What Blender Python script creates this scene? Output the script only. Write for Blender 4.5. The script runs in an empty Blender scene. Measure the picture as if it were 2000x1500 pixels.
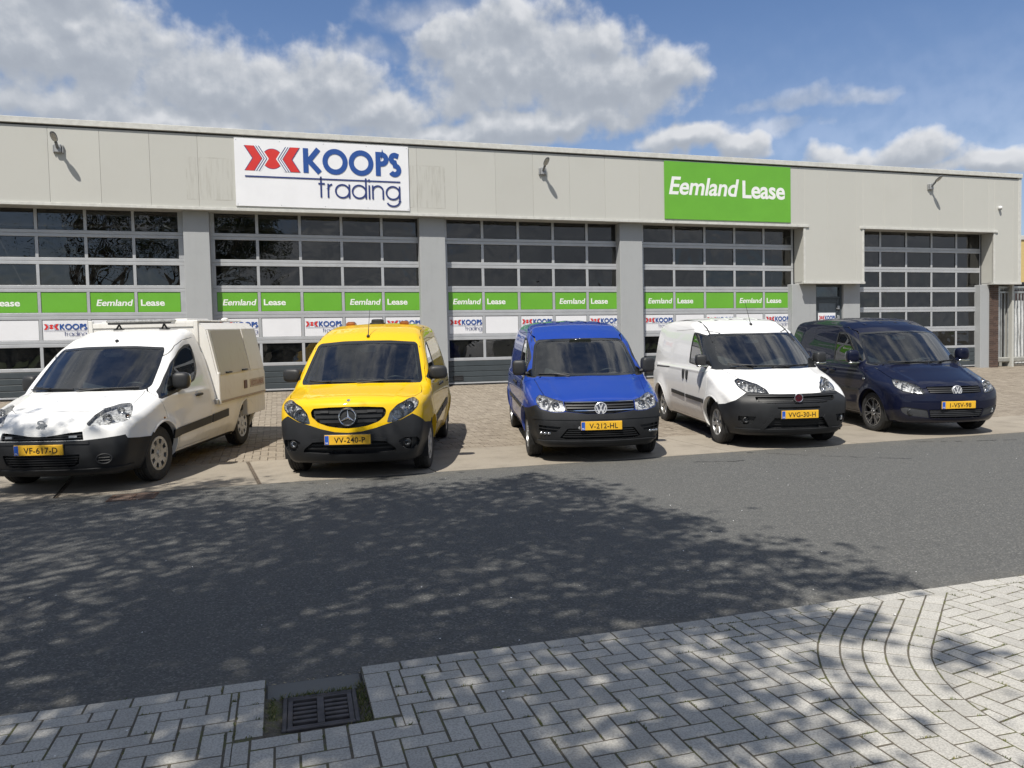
import bpy, bmesh, math, random, time
import numpy as np
from mathutils import Matrix, Vector
T_START = time.time()
random.seed(7); np.random.seed(7)
scene = bpy.context.scene
COL = scene.collection

# ---------------------------------------------------------------- camera, sky, sun, exposure
EYE = 1.45
cam = bpy.data.cameras.new('camera'); cam_ob = bpy.data.objects.new('camera', cam); COL.objects.link(cam_ob)
cam.sensor_width = 36; cam.lens = 36 * 1502 / 2000; cam.clip_start = 0.05; cam.clip_end = 3000
YAW, PITCH, ROLL = math.radians(16.704), math.radians(2.518), math.radians(-1.2905)
fw = Vector((math.sin(YAW) * math.cos(PITCH), math.cos(YAW) * math.cos(PITCH), -math.sin(PITCH)))
rt0 = Vector((math.cos(YAW), -math.sin(YAW), 0)); up0 = rt0.cross(fw)
rt = math.cos(ROLL) * rt0 + math.sin(ROLL) * up0; up = -math.sin(ROLL) * rt0 + math.cos(ROLL) * up0
cam_ob.matrix_world = Matrix(((rt.x, up.x, -fw.x, 0), (rt.y, up.y, -fw.y, 0), (rt.z, up.z, -fw.z, EYE), (0, 0, 0, 1)))
scene.camera = cam_ob
scene.view_settings.view_transform = 'Standard'; scene.view_settings.look = 'None'
scene.view_settings.gamma = 1.0; scene.view_settings.exposure = 0.40
scene.render.engine = 'CYCLES'
scene.cycles.use_denoising = True
scene.cycles.max_bounces = 8; scene.cycles.transparent_max_bounces = 12
scene.cycles.diffuse_bounces = 3; scene.cycles.glossy_bounces = 4; scene.cycles.transmission_bounces = 4
scene.cycles.caustics_reflective = False; scene.cycles.caustics_refractive = False
scene.cycles.sample_clamp_indirect = 6.0

SUN_DIR = Vector((0.82, 1.0, -1.98)).normalized()          # the way the light travels
sun = bpy.data.lights.new('sun', 'SUN'); sun.energy = 4.2; sun.angle = math.radians(0.53); sun.color = (1.0, 0.945, 0.855)
sun_ob = bpy.data.objects.new('sun', sun); COL.objects.link(sun_ob)
sun_ob.rotation_euler = SUN_DIR.to_track_quat('-Z', 'Y').to_euler(); sun_ob.location = (-6, -14, 28)
SUN_EL = math.asin(-SUN_DIR.z); SUN_AZ = math.atan2(-SUN_DIR.x, -SUN_DIR.y)   # towards the sun, from +Y turning to +X

class NT:
    """small helper for writing node trees"""
    def __init__(s, tree): s.t = tree; s.n = tree.nodes; s.l = tree.links
    def new(s, typ, **kw):
        nd = s.n.new(typ)
        for k, v in kw.items(): setattr(nd, k, v)
        return nd
    def put(s, sock, v):
        if isinstance(v, bpy.types.NodeSocket): s.l.new(v, sock)
        elif v is not None: sock.default_value = v
    def math(s, op, a, b=None, c=None, clamp=False):
        nd = s.new('ShaderNodeMath', operation=op, use_clamp=clamp)
        s.put(nd.inputs[0], a)
        if b is not None: s.put(nd.inputs[1], b)
        if c is not None: s.put(nd.inputs[2], c)
        return nd.outputs[0]
    def vec(s, op, a, b=None, scale=None):
        nd = s.new('ShaderNodeVectorMath', operation=op); s.put(nd.inputs[0], a)
        if b is not None: s.put(nd.inputs[1], b)
        if scale is not None: s.put(nd.inputs['Scale'], scale)
        return nd.outputs['Value'] if op in ('LENGTH', 'DOT_PRODUCT', 'DISTANCE') else nd.outputs[0]
    def noise(s, v, scale, detail=4, rough=.55, dim='3D', dist=0.0, lac=2.0):
        nd = s.new('ShaderNodeTexNoise', noise_dimensions=dim); s.put(nd.inputs['Vector'], v)
        nd.inputs['Scale'].default_value = scale; nd.inputs['Detail'].default_value = detail
        nd.inputs['Roughness'].default_value = rough; nd.inputs['Distortion'].default_value = dist
        nd.inputs['Lacunarity'].default_value = lac
        return nd
    def ramp(s, f, stops, interp='LINEAR'):
        nd = s.new('ShaderNodeValToRGB'); s.put(nd.inputs[0], f); cr = nd.color_ramp; cr.interpolation = interp
        while len(cr.elements) > 1: cr.elements.remove(cr.elements[-1])
        for i, (p, c) in enumerate(stops):
            if not hasattr(c, '__len__'): c = (c, c, c)
            e = cr.elements[0] if i == 0 else cr.elements.new(p)
            e.position = p; e.color = (*c[:3], 1)
        return nd.outputs[0]
    def step(s, v, a, b):
        nd = s.new('ShaderNodeMapRange', interpolation_type='SMOOTHSTEP'); s.put(nd.inputs[0], v)
        nd.inputs[1].default_value = a; nd.inputs[2].default_value = b
        return nd.outputs[0]
    def mixc(s, f, a, b, mode='MIX'):
        nd = s.new('ShaderNodeMix', data_type='RGBA', blend_type=mode); s.put(nd.inputs[0], f)
        for i, v in ((6, a), (7, b)):
            if isinstance(v, (tuple, list)): v = (*v[:3], 1)
            s.put(nd.inputs[i], v)
        return nd.outputs[2]

# cloud banks: azimuth, elevation, half width, half height (degrees)
CLOUDS = [(-15.5, 19.6, 7.5, 4.4), (-11.2, 19.4, 8.0, 4.2), (-4.3, 18.0, 7.5, 3.4), (0.3, 17.5, 8.0, 3.2), (4.2, 18.4, 5.0, 3.6), (-13.0, 22.3, 5.5, 2.2), (-8.0, 15.5, 16.0, 2.2), (14.0, 15.6, 14.0, 1.6), (7.5, 17.1, 4.4, 2.2), (-6.7, 15.6, 13.2, 1.4), (-11.8, 20.9, 4.3, 1.4), (12.4, 21.6, 3.0, 1.9), (15.7, 19.7, 6.6, 4.6), (20.2, 19.9, 6.2, 4.3), (23.9, 18.2, 7.4, 3.7), (28.3, 18.7, 3.8, 2.3), (17.3, 22.8, 4.1, 2.2), (24.0, 20.9, 3.3, 1.9), (20.1, 16.0, 9.7, 1.5), (29.3, 14.4, 4.3, 1.2), (33.2, 13.8, 2.3, 1.3), (39.8, 12.2, 3.2, 1.3), (44.2, 12.3, 3.8, 1.7), (48.6, 11.0, 3.4, 1.3), (42.5, 10.9, 8.5, 0.9)]
VEILS = [(37.3, 16.0, 6.2, 1.0), (41.4, 15.9, 3.7, 0.6), (11.3, 23.1, 5.2, 1.5), (6.1, 20.8, 5.4, 1.3), (35.3, 14.7, 6.7, 0.8)]

world = bpy.data.worlds.new('World'); scene.world = world; world.use_nodes = True
def build_sky():
    k = NT(world.node_tree); k.n.clear()
    tc = k.new('ShaderNodeTexCoord').outputs['Generated']
    sky = k.new('ShaderNodeTexSky', sky_type='NISHITA', sun_disc=False)
    sky.sun_elevation = SUN_EL; sky.sun_rotation = SUN_AZ; sky.air_density = 1.0; sky.dust_density = 0.6; sky.ozone_density = 3.0
    bg_sky = k.new('ShaderNodeBackground'); k.l.new(k.mixc(1.0, sky.outputs[0], (.92, .978, 1.095), 'MULTIPLY'), bg_sky.inputs[0]); bg_sky.inputs[1].default_value = 0.084
    sep = k.new('ShaderNodeSeparateXYZ'); k.l.new(tc, sep.inputs[0])
    az = k.math('DEGREES', k.math('ARCTAN2', sep.outputs[0], sep.outputs[1]))
    el = k.math('DEGREES', k.math('ARCSINE', sep.outputs[2]))
    def field(az, el, detail):
        comb = k.new('ShaderNodeCombineXYZ'); k.put(comb.inputs[0], az); k.put(comb.inputs[1], el)
        p = comb.outputs[0]
        wob = k.noise(p, 0.22, 3, .55, dist=0.0)
        pw = k.vec('ADD', p, k.vec('SCALE', k.vec('SUBTRACT', wob.outputs['Color'], (.5, .5, .5)), scale=3.2))
        def bank(L):
            best = None
            for (a, e, ra, re) in L:
                d = k.vec('LENGTH', k.vec('MULTIPLY', k.vec('SUBTRACT', pw, (a, e, 0)), (1 / ra, 1 / re, 0)))
                v = k.math('SUBTRACT', 1.0, d)
                best = v if best is None else k.math('SMOOTH_MAX', best, v, 0.25)
            return best
        b = bank(CLOUDS)
        fb = k.noise(p, 0.55, detail, .48, lac=2.1).outputs[0]
        return k.math('ADD', b, k.math('MULTIPLY', k.math('SUBTRACT', fb, .5), 1.15)), bank, fb
    d0, bank, fb = field(az, el, 9)
    d1, _, _ = field(k.math('ADD', az, .25), k.math('ADD', el, 0.75), 5)
    # clouds all round the rest of the sky
    big = k.noise(k.vec('MULTIPLY', tc, (1, 1, 1.8)), 2.3, 8, .58).outputs[0]
    big1 = k.noise(k.vec('MULTIPLY', k.vec('ADD', tc, (0, 0, .03)), (1, 1, 1.8)), 2.3, 5, .58).outputs[0]
    axis = k.vec('DOT_PRODUCT', tc, (math.sin(YAW) * .95, math.cos(YAW) * .95, .30))
    away = k.math('SUBTRACT', 1.0, k.step(axis, .70, .84))
    g0 = k.math('MULTIPLY', k.math('MULTIPLY', k.math('SUBTRACT', big, .45), 7.0), away)
    g1 = k.math('MULTIPLY', k.math('MULTIPLY', k.math('SUBTRACT', big1, .45), 7.0), away)
    dens = k.math('MAXIMUM', d0, k.math('SUBTRACT', g0, k.math('MULTIPLY', k.math('SUBTRACT', 1.0, away), 5.0)))
    dens1 = k.math('MAXIMUM', d1, k.math('SUBTRACT', g1, k.math('MULTIPLY', k.math('SUBTRACT', 1.0, away), 5.0)))
    alpha = k.step(dens, -0.10, 0.52)
    lit = k.step(k.math('SUBTRACT', dens, dens1), -0.45, 0.70)
    thick = k.step(dens, 0.05, 0.75)
    tone = k.math('SUBTRACT', k.math('ADD', k.math('MULTIPLY', lit, .75), .30), k.math('MULTIPLY', thick, .22), clamp=True)
    ccol = k.ramp(tone, [(0, (.38, .42, .49)), (.38, (.47, .51, .575)), (.66, (.61, .64, .69)), (1, (.88, .89, .915))])
    bg_cl = k.new('ShaderNodeBackground'); k.l.new(ccol, bg_cl.inputs[0]); bg_cl.inputs[1].default_value = 0.72
    veil = k.math('MULTIPLY', k.step(k.math('ADD', bank(VEILS), k.math('MULTIPLY', k.math('SUBTRACT', fb, .5), 1.2)), -.1, .9), .55)
    low = k.math('MULTIPLY', k.math('SUBTRACT', 1.0, k.step(el, 3.0, 24.0)), .42)
    alpha = k.math('MAXIMUM', alpha, k.math('MAXIMUM', veil, low))
    mix = k.new('ShaderNodeMixShader'); k.l.new(alpha, mix.inputs[0]); k.l.new(bg_sky.outputs[0], mix.inputs[1]); k.l.new(bg_cl.outputs[0], mix.inputs[2])
    out = k.new('ShaderNodeOutputWorld'); k.l.new(mix.outputs[0], out.inputs[0])
build_sky()

# ---------------------------------------------------------------- object helpers
def mesh_obj(name, V, F, mat=None, parent=None, mi=None, smooth=None, ln=None):
    me = bpy.data.meshes.new(name)
    me.from_pydata([tuple(v) for v in V], [], [tuple(f) for f in F])
    mats = mat if isinstance(mat, (list, tuple)) else [mat]
    for m in mats:
        if m: me.materials.append(m)
    if mi is not None and len(mats) > 1: me.polygons.foreach_set('material_index', mi)
    if ln is not None:
        me.polygons.foreach_set('use_smooth', [True] * len(F))
        me.normals_split_custom_set(ln)
    elif smooth:
        me.polygons.foreach_set('use_smooth', [True] * len(F))
        me.set_sharp_from_angle(angle=math.radians(smooth if smooth is not True else 40))
    me.update()
    o = bpy.data.objects.new(name, me); COL.objects.link(o)
    if parent: o.parent = parent
    return o
def empty(name, loc=(0, 0, 0), rz=0.0, parent=None):
    o = bpy.data.objects.new(name, None); COL.objects.link(o); o.location = loc; o.rotation_euler = (0, 0, rz)
    o.empty_display_size = .2
    if parent: o.parent = parent
    return o
def tag(o, label=None, cat=None, group=None, kind=None):
    for kx, v in (('label', label), ('category', cat), ('group', group), ('kind', kind)):
        if v: o[kx] = v
    return o
def copy_tree(o, parent=None):
    c = o.copy(); COL.objects.link(c)
    if parent: c.parent = parent
    for ch in list(o.children): copy_tree(ch, c)
    return c

class MB:
    """gathers shapes that become ONE mesh"""
    def __init__(s): s.V = []; s.F = []; s.I = []
    def add(s, V, F, i=0):
        b = len(s.V); s.V.extend(tuple(v) for v in V); s.F.extend(tuple(x + b for x in f) for f in F); s.I.extend([i] * len(F)); return s
    def box(s, x0, x1, y0, y1, z0, z1, c=0.0, i=0, M=None):
        if c <= 0:
            V = [(x, y, z) for x in (x0, x1) for y in (y0, y1) for z in (z0, z1)]
            F = [(0, 1, 3, 2), (4, 6, 7, 5), (0, 4, 5, 1), (2, 3, 7, 6), (0, 2, 6, 4), (1, 5, 7, 3)]
        else:
            c = min(c, .45 * min(x1 - x0, y1 - y0, z1 - z0))
            V = []; idx = {}
            lim = ((x0, x1), (y0, y1), (z0, z1))
            for sx in (0, 1):
                for sy in (0, 1):
                    for sz in (0, 1):
                        for ax in range(3):
                            sg = (sx, sy, sz)
                            p = [lim[a][sg[a]] + (0 if a == ax else (c if sg[a] == 0 else -c)) for a in range(3)]
                            idx[(sx, sy, sz, ax)] = len(V); V.append(tuple(p))
            F = []
            for ax in range(3):
                o1, o2 = [a for a in range(3) if a != ax]
                for sd in (0, 1):
                    q = []
                    for (p1, p2) in ((0, 0), (1, 0), (1, 1), (0, 1)):
                        sg = [0, 0, 0]; sg[ax] = sd; sg[o1] = p1; sg[o2] = p2; q.append(idx[(*sg, ax)])
                    if (sd == 1) != (ax == 1): pass
                    else: q.reverse()
                    F.append(tuple(q))
            for ax in range(3):
                o1, o2 = [a for a in range(3) if a != ax]
                for p1 in (0, 1):
                    for p2 in (0, 1):
                        a = [0, 0, 0]; a[o1] = p1; a[o2] = p2; b = list(a); b[ax] = 1
                        q = (idx[(*a, o1)], idx[(*b, o1)], idx[(*b, o2)], idx[(*a, o2)])
                        F.append(q)
            for sx in (0, 1):
                for sy in (0, 1):
                    for sz in (0, 1): F.append(tuple(idx[(sx, sy, sz, ax)] for ax in range(3)))
            cx = Vector(((x0 + x1) / 2, (y0 + y1) / 2, (z0 + z1) / 2)); G = []
            for f in F:
                pts = [Vector(V[k]) for k in f]; n = (pts[1] - pts[0]).cross(pts[2] - pts[0])
                m = sum(pts, Vector()) / len(pts)
                G.append(f if n.dot(m - cx) > 0 else tuple(reversed(f)))
            F = G
        if M is not None: V = [tuple(M @ Vector(v)) for v in V]
        return s.add(V, F, i)
    def prism(s, poly, axis, a, b, i=0):
        """2D outline pushed along an axis from a to b; poly in the two other axes, in order"""
        n = len(poly)
        def P(p, t):
            v = [p[0], p[1]]; v.insert(axis, t); return tuple(v)
        V = [P(p, a) for p in poly] + [P(p, b) for p in poly]
        ar = sum(poly[k][0] * poly[(k + 1) % n][1] - poly[(k + 1) % n][0] * poly[k][1] for k in range(n))
        F = [tuple(reversed(range(n))), tuple(range(n, 2 * n))] + [(k, (k + 1) % n, (k + 1) % n + n, k + n) for k in range(n)]
        if (ar < 0) != (axis == 1) != (b < a): F = [tuple(reversed(f)) for f in F]
        return s.add(V, F, i)
    def tube(s, pts, r, n=8, i=0, closed=False):
        pts = [Vector(p) for p in pts]; m = len(pts); V = []; F = []
        rr = r if hasattr(r, '__len__') else [r] * m
        prev = None
        for k, p in enumerate(pts):
            if closed: t = pts[(k + 1) % m] - pts[k - 1]
            else: t = pts[min(k + 1, m - 1)] - pts[max(k - 1, 0)]
            t.normalize()
            if prev is None:
                a = Vector((0, 0, 1)) if abs(t.z) < .9 else Vector((1, 0, 0)); u = t.cross(a).normalized()
            else:
                u = (prev - t * prev.dot(t)).normalized()
            prev = u; w = t.cross(u)
            for j in range(n):
                an = 2 * math.pi * j / n; V.append(p + (u * math.cos(an) + w * math.sin(an)) * rr[k])
        L = m if closed else m - 1
        for k in range(L):
            for j in range(n):
                a, b = k * n + j, k * n + (j + 1) % n; c, d = ((k + 1) % m) * n + (j + 1) % n, ((k + 1) % m) * n + j
                F.append((a, b, c, d))
        if not closed: F.append(tuple(reversed(range(n)))); F.append(tuple(range((m - 1) * n, m * n)))
        return s.add(V, F, i)
    def lathe(s, prof, c, d, n=24, i=0, cap=True):
        """profile of (radius, distance along d) turned about the axis through c along d"""
        c = Vector(c); d = Vector(d).normalized(); a = Vector((0, 0, 1)) if abs(d.z) < .9 else Vector((1, 0, 0))
        u = d.cross(a).normalized(); w = d.cross(u); V = []; F = []; m = len(prof)
        for (r, t) in prof:
            for j in range(n):
                an = 2 * math.pi * j / n; V.append(c + d * t + (u * math.cos(an) + w * math.sin(an)) * max(r, 1e-5))
        for k in range(m - 1):
            for j in range(n):
                F.append((k * n + j, (k + 1) * n + j, (k + 1) * n + (j + 1) % n, k * n + (j + 1) % n))
        if cap:
            F.append(tuple(range(n))); F.append(tuple(reversed(range((m - 1) * n, m * n))))
        return s.add(V, F, i)
    def ell(s, c, r, e=2.0, nu=20, nv=12, i=0, M=None):
        """superellipsoid; e > 2 is boxier"""
        V = []; F = []
        def pw(x): return math.copysign(abs(x) ** (2 / e), x)
        for a in range(nv + 1):
            th = -math.pi / 2 + math.pi * a / nv
            for b in range(nu):
                ph = 2 * math.pi * b / nu
                v = Vector((r[0] * pw(math.cos(th)) * pw(math.cos(ph)), r[1] * pw(math.cos(th)) * pw(math.sin(ph)), r[2] * pw(math.sin(th))))
                if M is not None: v = M @ v
                V.append(v + Vector(c))
        for a in range(nv):
            for b in range(nu): F.append((a * nu + b, a * nu + (b + 1) % nu, (a + 1) * nu + (b + 1) % nu, (a + 1) * nu + b))
        return s.add(V, F, i)
    def build(s, name, mat, parent=None, smooth=None):
        return mesh_obj(name, s.V, s.F, mat, parent, s.I, smooth)

# ---------------------------------------------------------------- ground heights
ROAD_Y0, ROAD_Y1 = 3.49, 9.1
def gz(y):
    t = max(y - ROAD_Y1, 0.0); return .014 * t + .0046 * t * t

# ---------------------------------------------------------------- materials
MATS = {}
def material(name, fn):
    if name not in MATS:
        m = bpy.data.materials.new(name); m.use_nodes = True; k = NT(m.node_tree)
        b = k.n['Principled BSDF']; fn(k, b); MATS[name] = m
    return MATS[name]
def setp(b, col=None, rough=None, metal=None, spec=None, coat=None, coat_rough=None):
    if col is not None: b.inputs['Base Color'].default_value = (*col, 1)
    if rough is not None: b.inputs['Roughness'].default_value = rough
    if metal is not None: b.inputs['Metallic'].default_value = metal
    if spec is not None: b.inputs['Specular IOR Level'].default_value = spec
    if coat is not None: b.inputs['Coat Weight'].default_value = coat
    if coat_rough is not None: b.inputs['Coat Roughness'].default_value = coat_rough
def bump(k, b, h, strength, dist):
    nd = k.new('ShaderNodeBump'); nd.inputs['Strength'].default_value = strength; nd.inputs['Distance'].default_value = dist
    k.put(nd.inputs['Height'], h); k.l.new(nd.outputs[0], b.inputs['Normal'])
def obj_co(k): return k.new('ShaderNodeTexCoord').outputs['Object']
def geo_co(k): return k.new('ShaderNodeNewGeometry').outputs['Position']
def plain(name, col, rough=.5, metal=0.0, vary=.12, scale=9.0, spec=None, coat=None, bmp=0.0, bscale=120):
    """a colour with soft blotches and a little relief"""
    def fn(k, b):
        setp(b, col, rough, metal, spec, coat, .04 if coat else None)
        co = geo_co(k)
        nz = k.noise(co, scale, 5, .6).outputs[0]
        f = k.step(nz, .3, .7)
        c1 = tuple(min(1, c * (1 + vary)) for c in col); c0 = tuple(c * (1 - vary) for c in col)
        k.l.new(k.mixc(f, c0, c1), b.inputs['Base Color'])
        r = k.new('ShaderNodeMapRange'); k.put(r.inputs[0], nz); r.inputs[3].default_value = max(0, rough - .08); r.inputs[4].default_value = min(1, rough + .08)
        k.l.new(r.outputs[0], b.inputs['Roughness'])
        if bmp: bump(k, b, k.noise(co, bscale, 3, .6).outputs[0], .5, bmp)
    return material(name, fn)
def paint(name, col, flake=0.0, rough=.42, dirt=(.30, .27, .22), dirt_amt=.22, film_amt=.03, coat=.8):
    """car paint: colour under clear coat, with road film low down"""
    def fn(k, b):
        setp(b, col, rough, 0.0, .12, coat, .02)
        co = obj_co(k); z = k.new('ShaderNodeSeparateXYZ'); k.l.new(co, z.inputs[0])
        low = k.math('SUBTRACT', 1.0, k.step(z.outputs[2], .2, .75))
        nz = k.noise(co, 6, 6, .65).outputs[0]
        f = k.math('MULTIPLY', k.math('MULTIPLY', low, k.step(nz, .35, .75)), dirt_amt)
        film = k.math('MULTIPLY', k.step(k.noise(co, 2.2, 4, .6).outputs[0], .45, .8), film_amt)
        f = k.math('ADD', f, film)
        k.l.new(k.mixc(f, col, dirt), b.inputs['Base Color'])
        k.l.new(k.math('ADD', .02, k.math('MULTIPLY', f, .9)), b.inputs['Coat Roughness'])
        if flake: b.inputs['Metallic'].default_value = flake
        wv = k.noise(co, 1.6, 2, .5).outputs[0]
        bump(k, b, wv, .10, .02)
    return material(name, fn)
def glass(name, tint, refl=1.0, ior=1.5, wav=0.0, wscale=2.0, dust_sheen=.0):
    def fn(k, b):
        k.n.remove(b)
        tr = k.new('ShaderNodeBsdfTransparent'); tr.inputs[0].default_value = (*tint, 1)
        gl = k.new('ShaderNodeBsdfGlossy'); gl.inputs['Roughness'].default_value = 0.004; gl.inputs[0].default_value = (1, 1, 1, 1)
        fr = k.new('ShaderNodeFresnel'); fr.inputs[0].default_value = ior
        if wav:
            bp = k.new('ShaderNodeBump'); bp.inputs['Strength'].default_value = 1; bp.inputs['Distance'].default_value = wav
            k.put(bp.inputs['Height'], k.noise(geo_co(k), wscale, 2, .5, dist=.6).outputs[0])
            k.l.new(bp.outputs[0], gl.inputs['Normal'])
        f = k.math('MULTIPLY', fr.outputs[0], refl, clamp=True)
        mx = k.new('ShaderNodeMixShader'); k.l.new(f, mx.inputs[0]); k.l.new(tr.outputs[0], mx.inputs[1]); k.l.new(gl.outputs[0], mx.inputs[2])
        last = mx.outputs[0]
        if dust_sheen:
            df = k.new('ShaderNodeBsdfDiffuse'); df.inputs[0].default_value = (.42, .41, .38, 1)  # pale film: dust that also stands in for sky reflected in the glass
            dn = k.math('MULTIPLY', k.step(k.noise(geo_co(k), 4.0, 6, .65).outputs[0], .3, .85), dust_sheen)
            m2 = k.new('ShaderNodeMixShader'); k.l.new(dn, m2.inputs[0]); k.l.new(last, m2.inputs[1]); k.l.new(df.outputs[0], m2.inputs[2]); last = m2.outputs[0]
        k.l.new(last, k.n['Material Output'].inputs[0])
    return material(name, fn)

M_black = plain('black_plastic', (.022, .023, .025), .5, bmp=.0006, bscale=500)
M_bumper = plain('bumper_plastic', (.017, .018, .020), .50, vary=.18, scale=5, spec=.4, bmp=.0005, bscale=600)
M_rubber = plain('rubber', (.018, .018, .018), .75, vary=.25, scale=14)
M_tyre = plain('tyre_rubber', (.024, .024, .024), .8, vary=.35, scale=16)
M_inner = plain('dark_trim', (.085, .086, .088), .8)
M_seat = plain('seat_cloth', (.075, .077, .082), .9, bmp=.001, bscale=300)
M_chrome = plain('chrome', (.72, .73, .74), .09, 1.0, vary=.05)
M_silver = plain('silver_wheel', (.46, .47, .48), .34, .65, vary=.15, scale=20)
M_steel_grey = plain('grey_wheel', (.36, .37, .38), .42, .35, vary=.2, scale=20)
M_alloy_dark = plain('black_alloy', (.02, .02, .022), .3, .2)
M_amber = plain('amber_lens', (.25, .085, .018), .25, vary=.2, coat=.6)
M_under = plain('underbody', (.015, .015, .015), .9)
M_reflect = plain('lamp_reflector', (.62, .63, .65), .16, .95, vary=.25, scale=60)
M_plate = plain('plate_yellow', (.80, .46, .03), .45, vary=.04)
M_plate_blue = plain('plate_blue', (.02, .10, .48), .45, vary=.04)
M_ink = plain('plate_ink', (.012, .012, .012), .5)
M_white_ink = plain('white_ink', (.8, .8, .8), .5, vary=.02)
M_lens = glass('lamp_lens', (.93, .94, .95), 1.1, 1.45)
M_screen = glass('windscreen_glass', (.60, .66, .645), 2.0, 1.5, dust_sheen=.04)  # film raised to make up for weak cloud reflections
M_side_glass = glass('side_glass', (.48, .53, .52), 1.7, 1.5, dust_sheen=.015)

# ---------------------------------------------------------------- van hull tools
XC = -0.6                                   # vertical axis of the wrap-round (angle, height) coordinates

def smooth_curve(pts, sig=0.03, n=600, ends=0.4):
    pts = sorted(pts)
    xs = np.array([p[0] for p in pts]); ys = np.array([p[1] for p in pts])
    g = np.linspace(xs[0] - ends, xs[-1] + ends, n)
    y = np.interp(g, xs, ys)
    s0 = (ys[1] - ys[0]) / (xs[1] - xs[0]); s1 = (ys[-1] - ys[-2]) / (xs[-1] - xs[-2])
    y = np.where(g < xs[0], ys[0] + s0 * (g - xs[0]), y)
    y = np.where(g > xs[-1], ys[-1] + s1 * (g - xs[-1]), y)
    h = g[1] - g[0]; m = max(1, int(3 * sig / h))
    k = np.exp(-0.5 * (np.arange(-m, m + 1) * h / sig) ** 2); k /= k.sum()
    y = np.convolve(np.pad(y, m, mode='reflect', reflect_type='odd'), k, mode='valid')
    d = np.gradient(y, h)
    return g, y, d

def rmax(a, b, r):
    return np.minimum(np.maximum(a, b), -r) + np.hypot(np.maximum(a + r, 0), np.maximum(b + r, 0))

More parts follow.
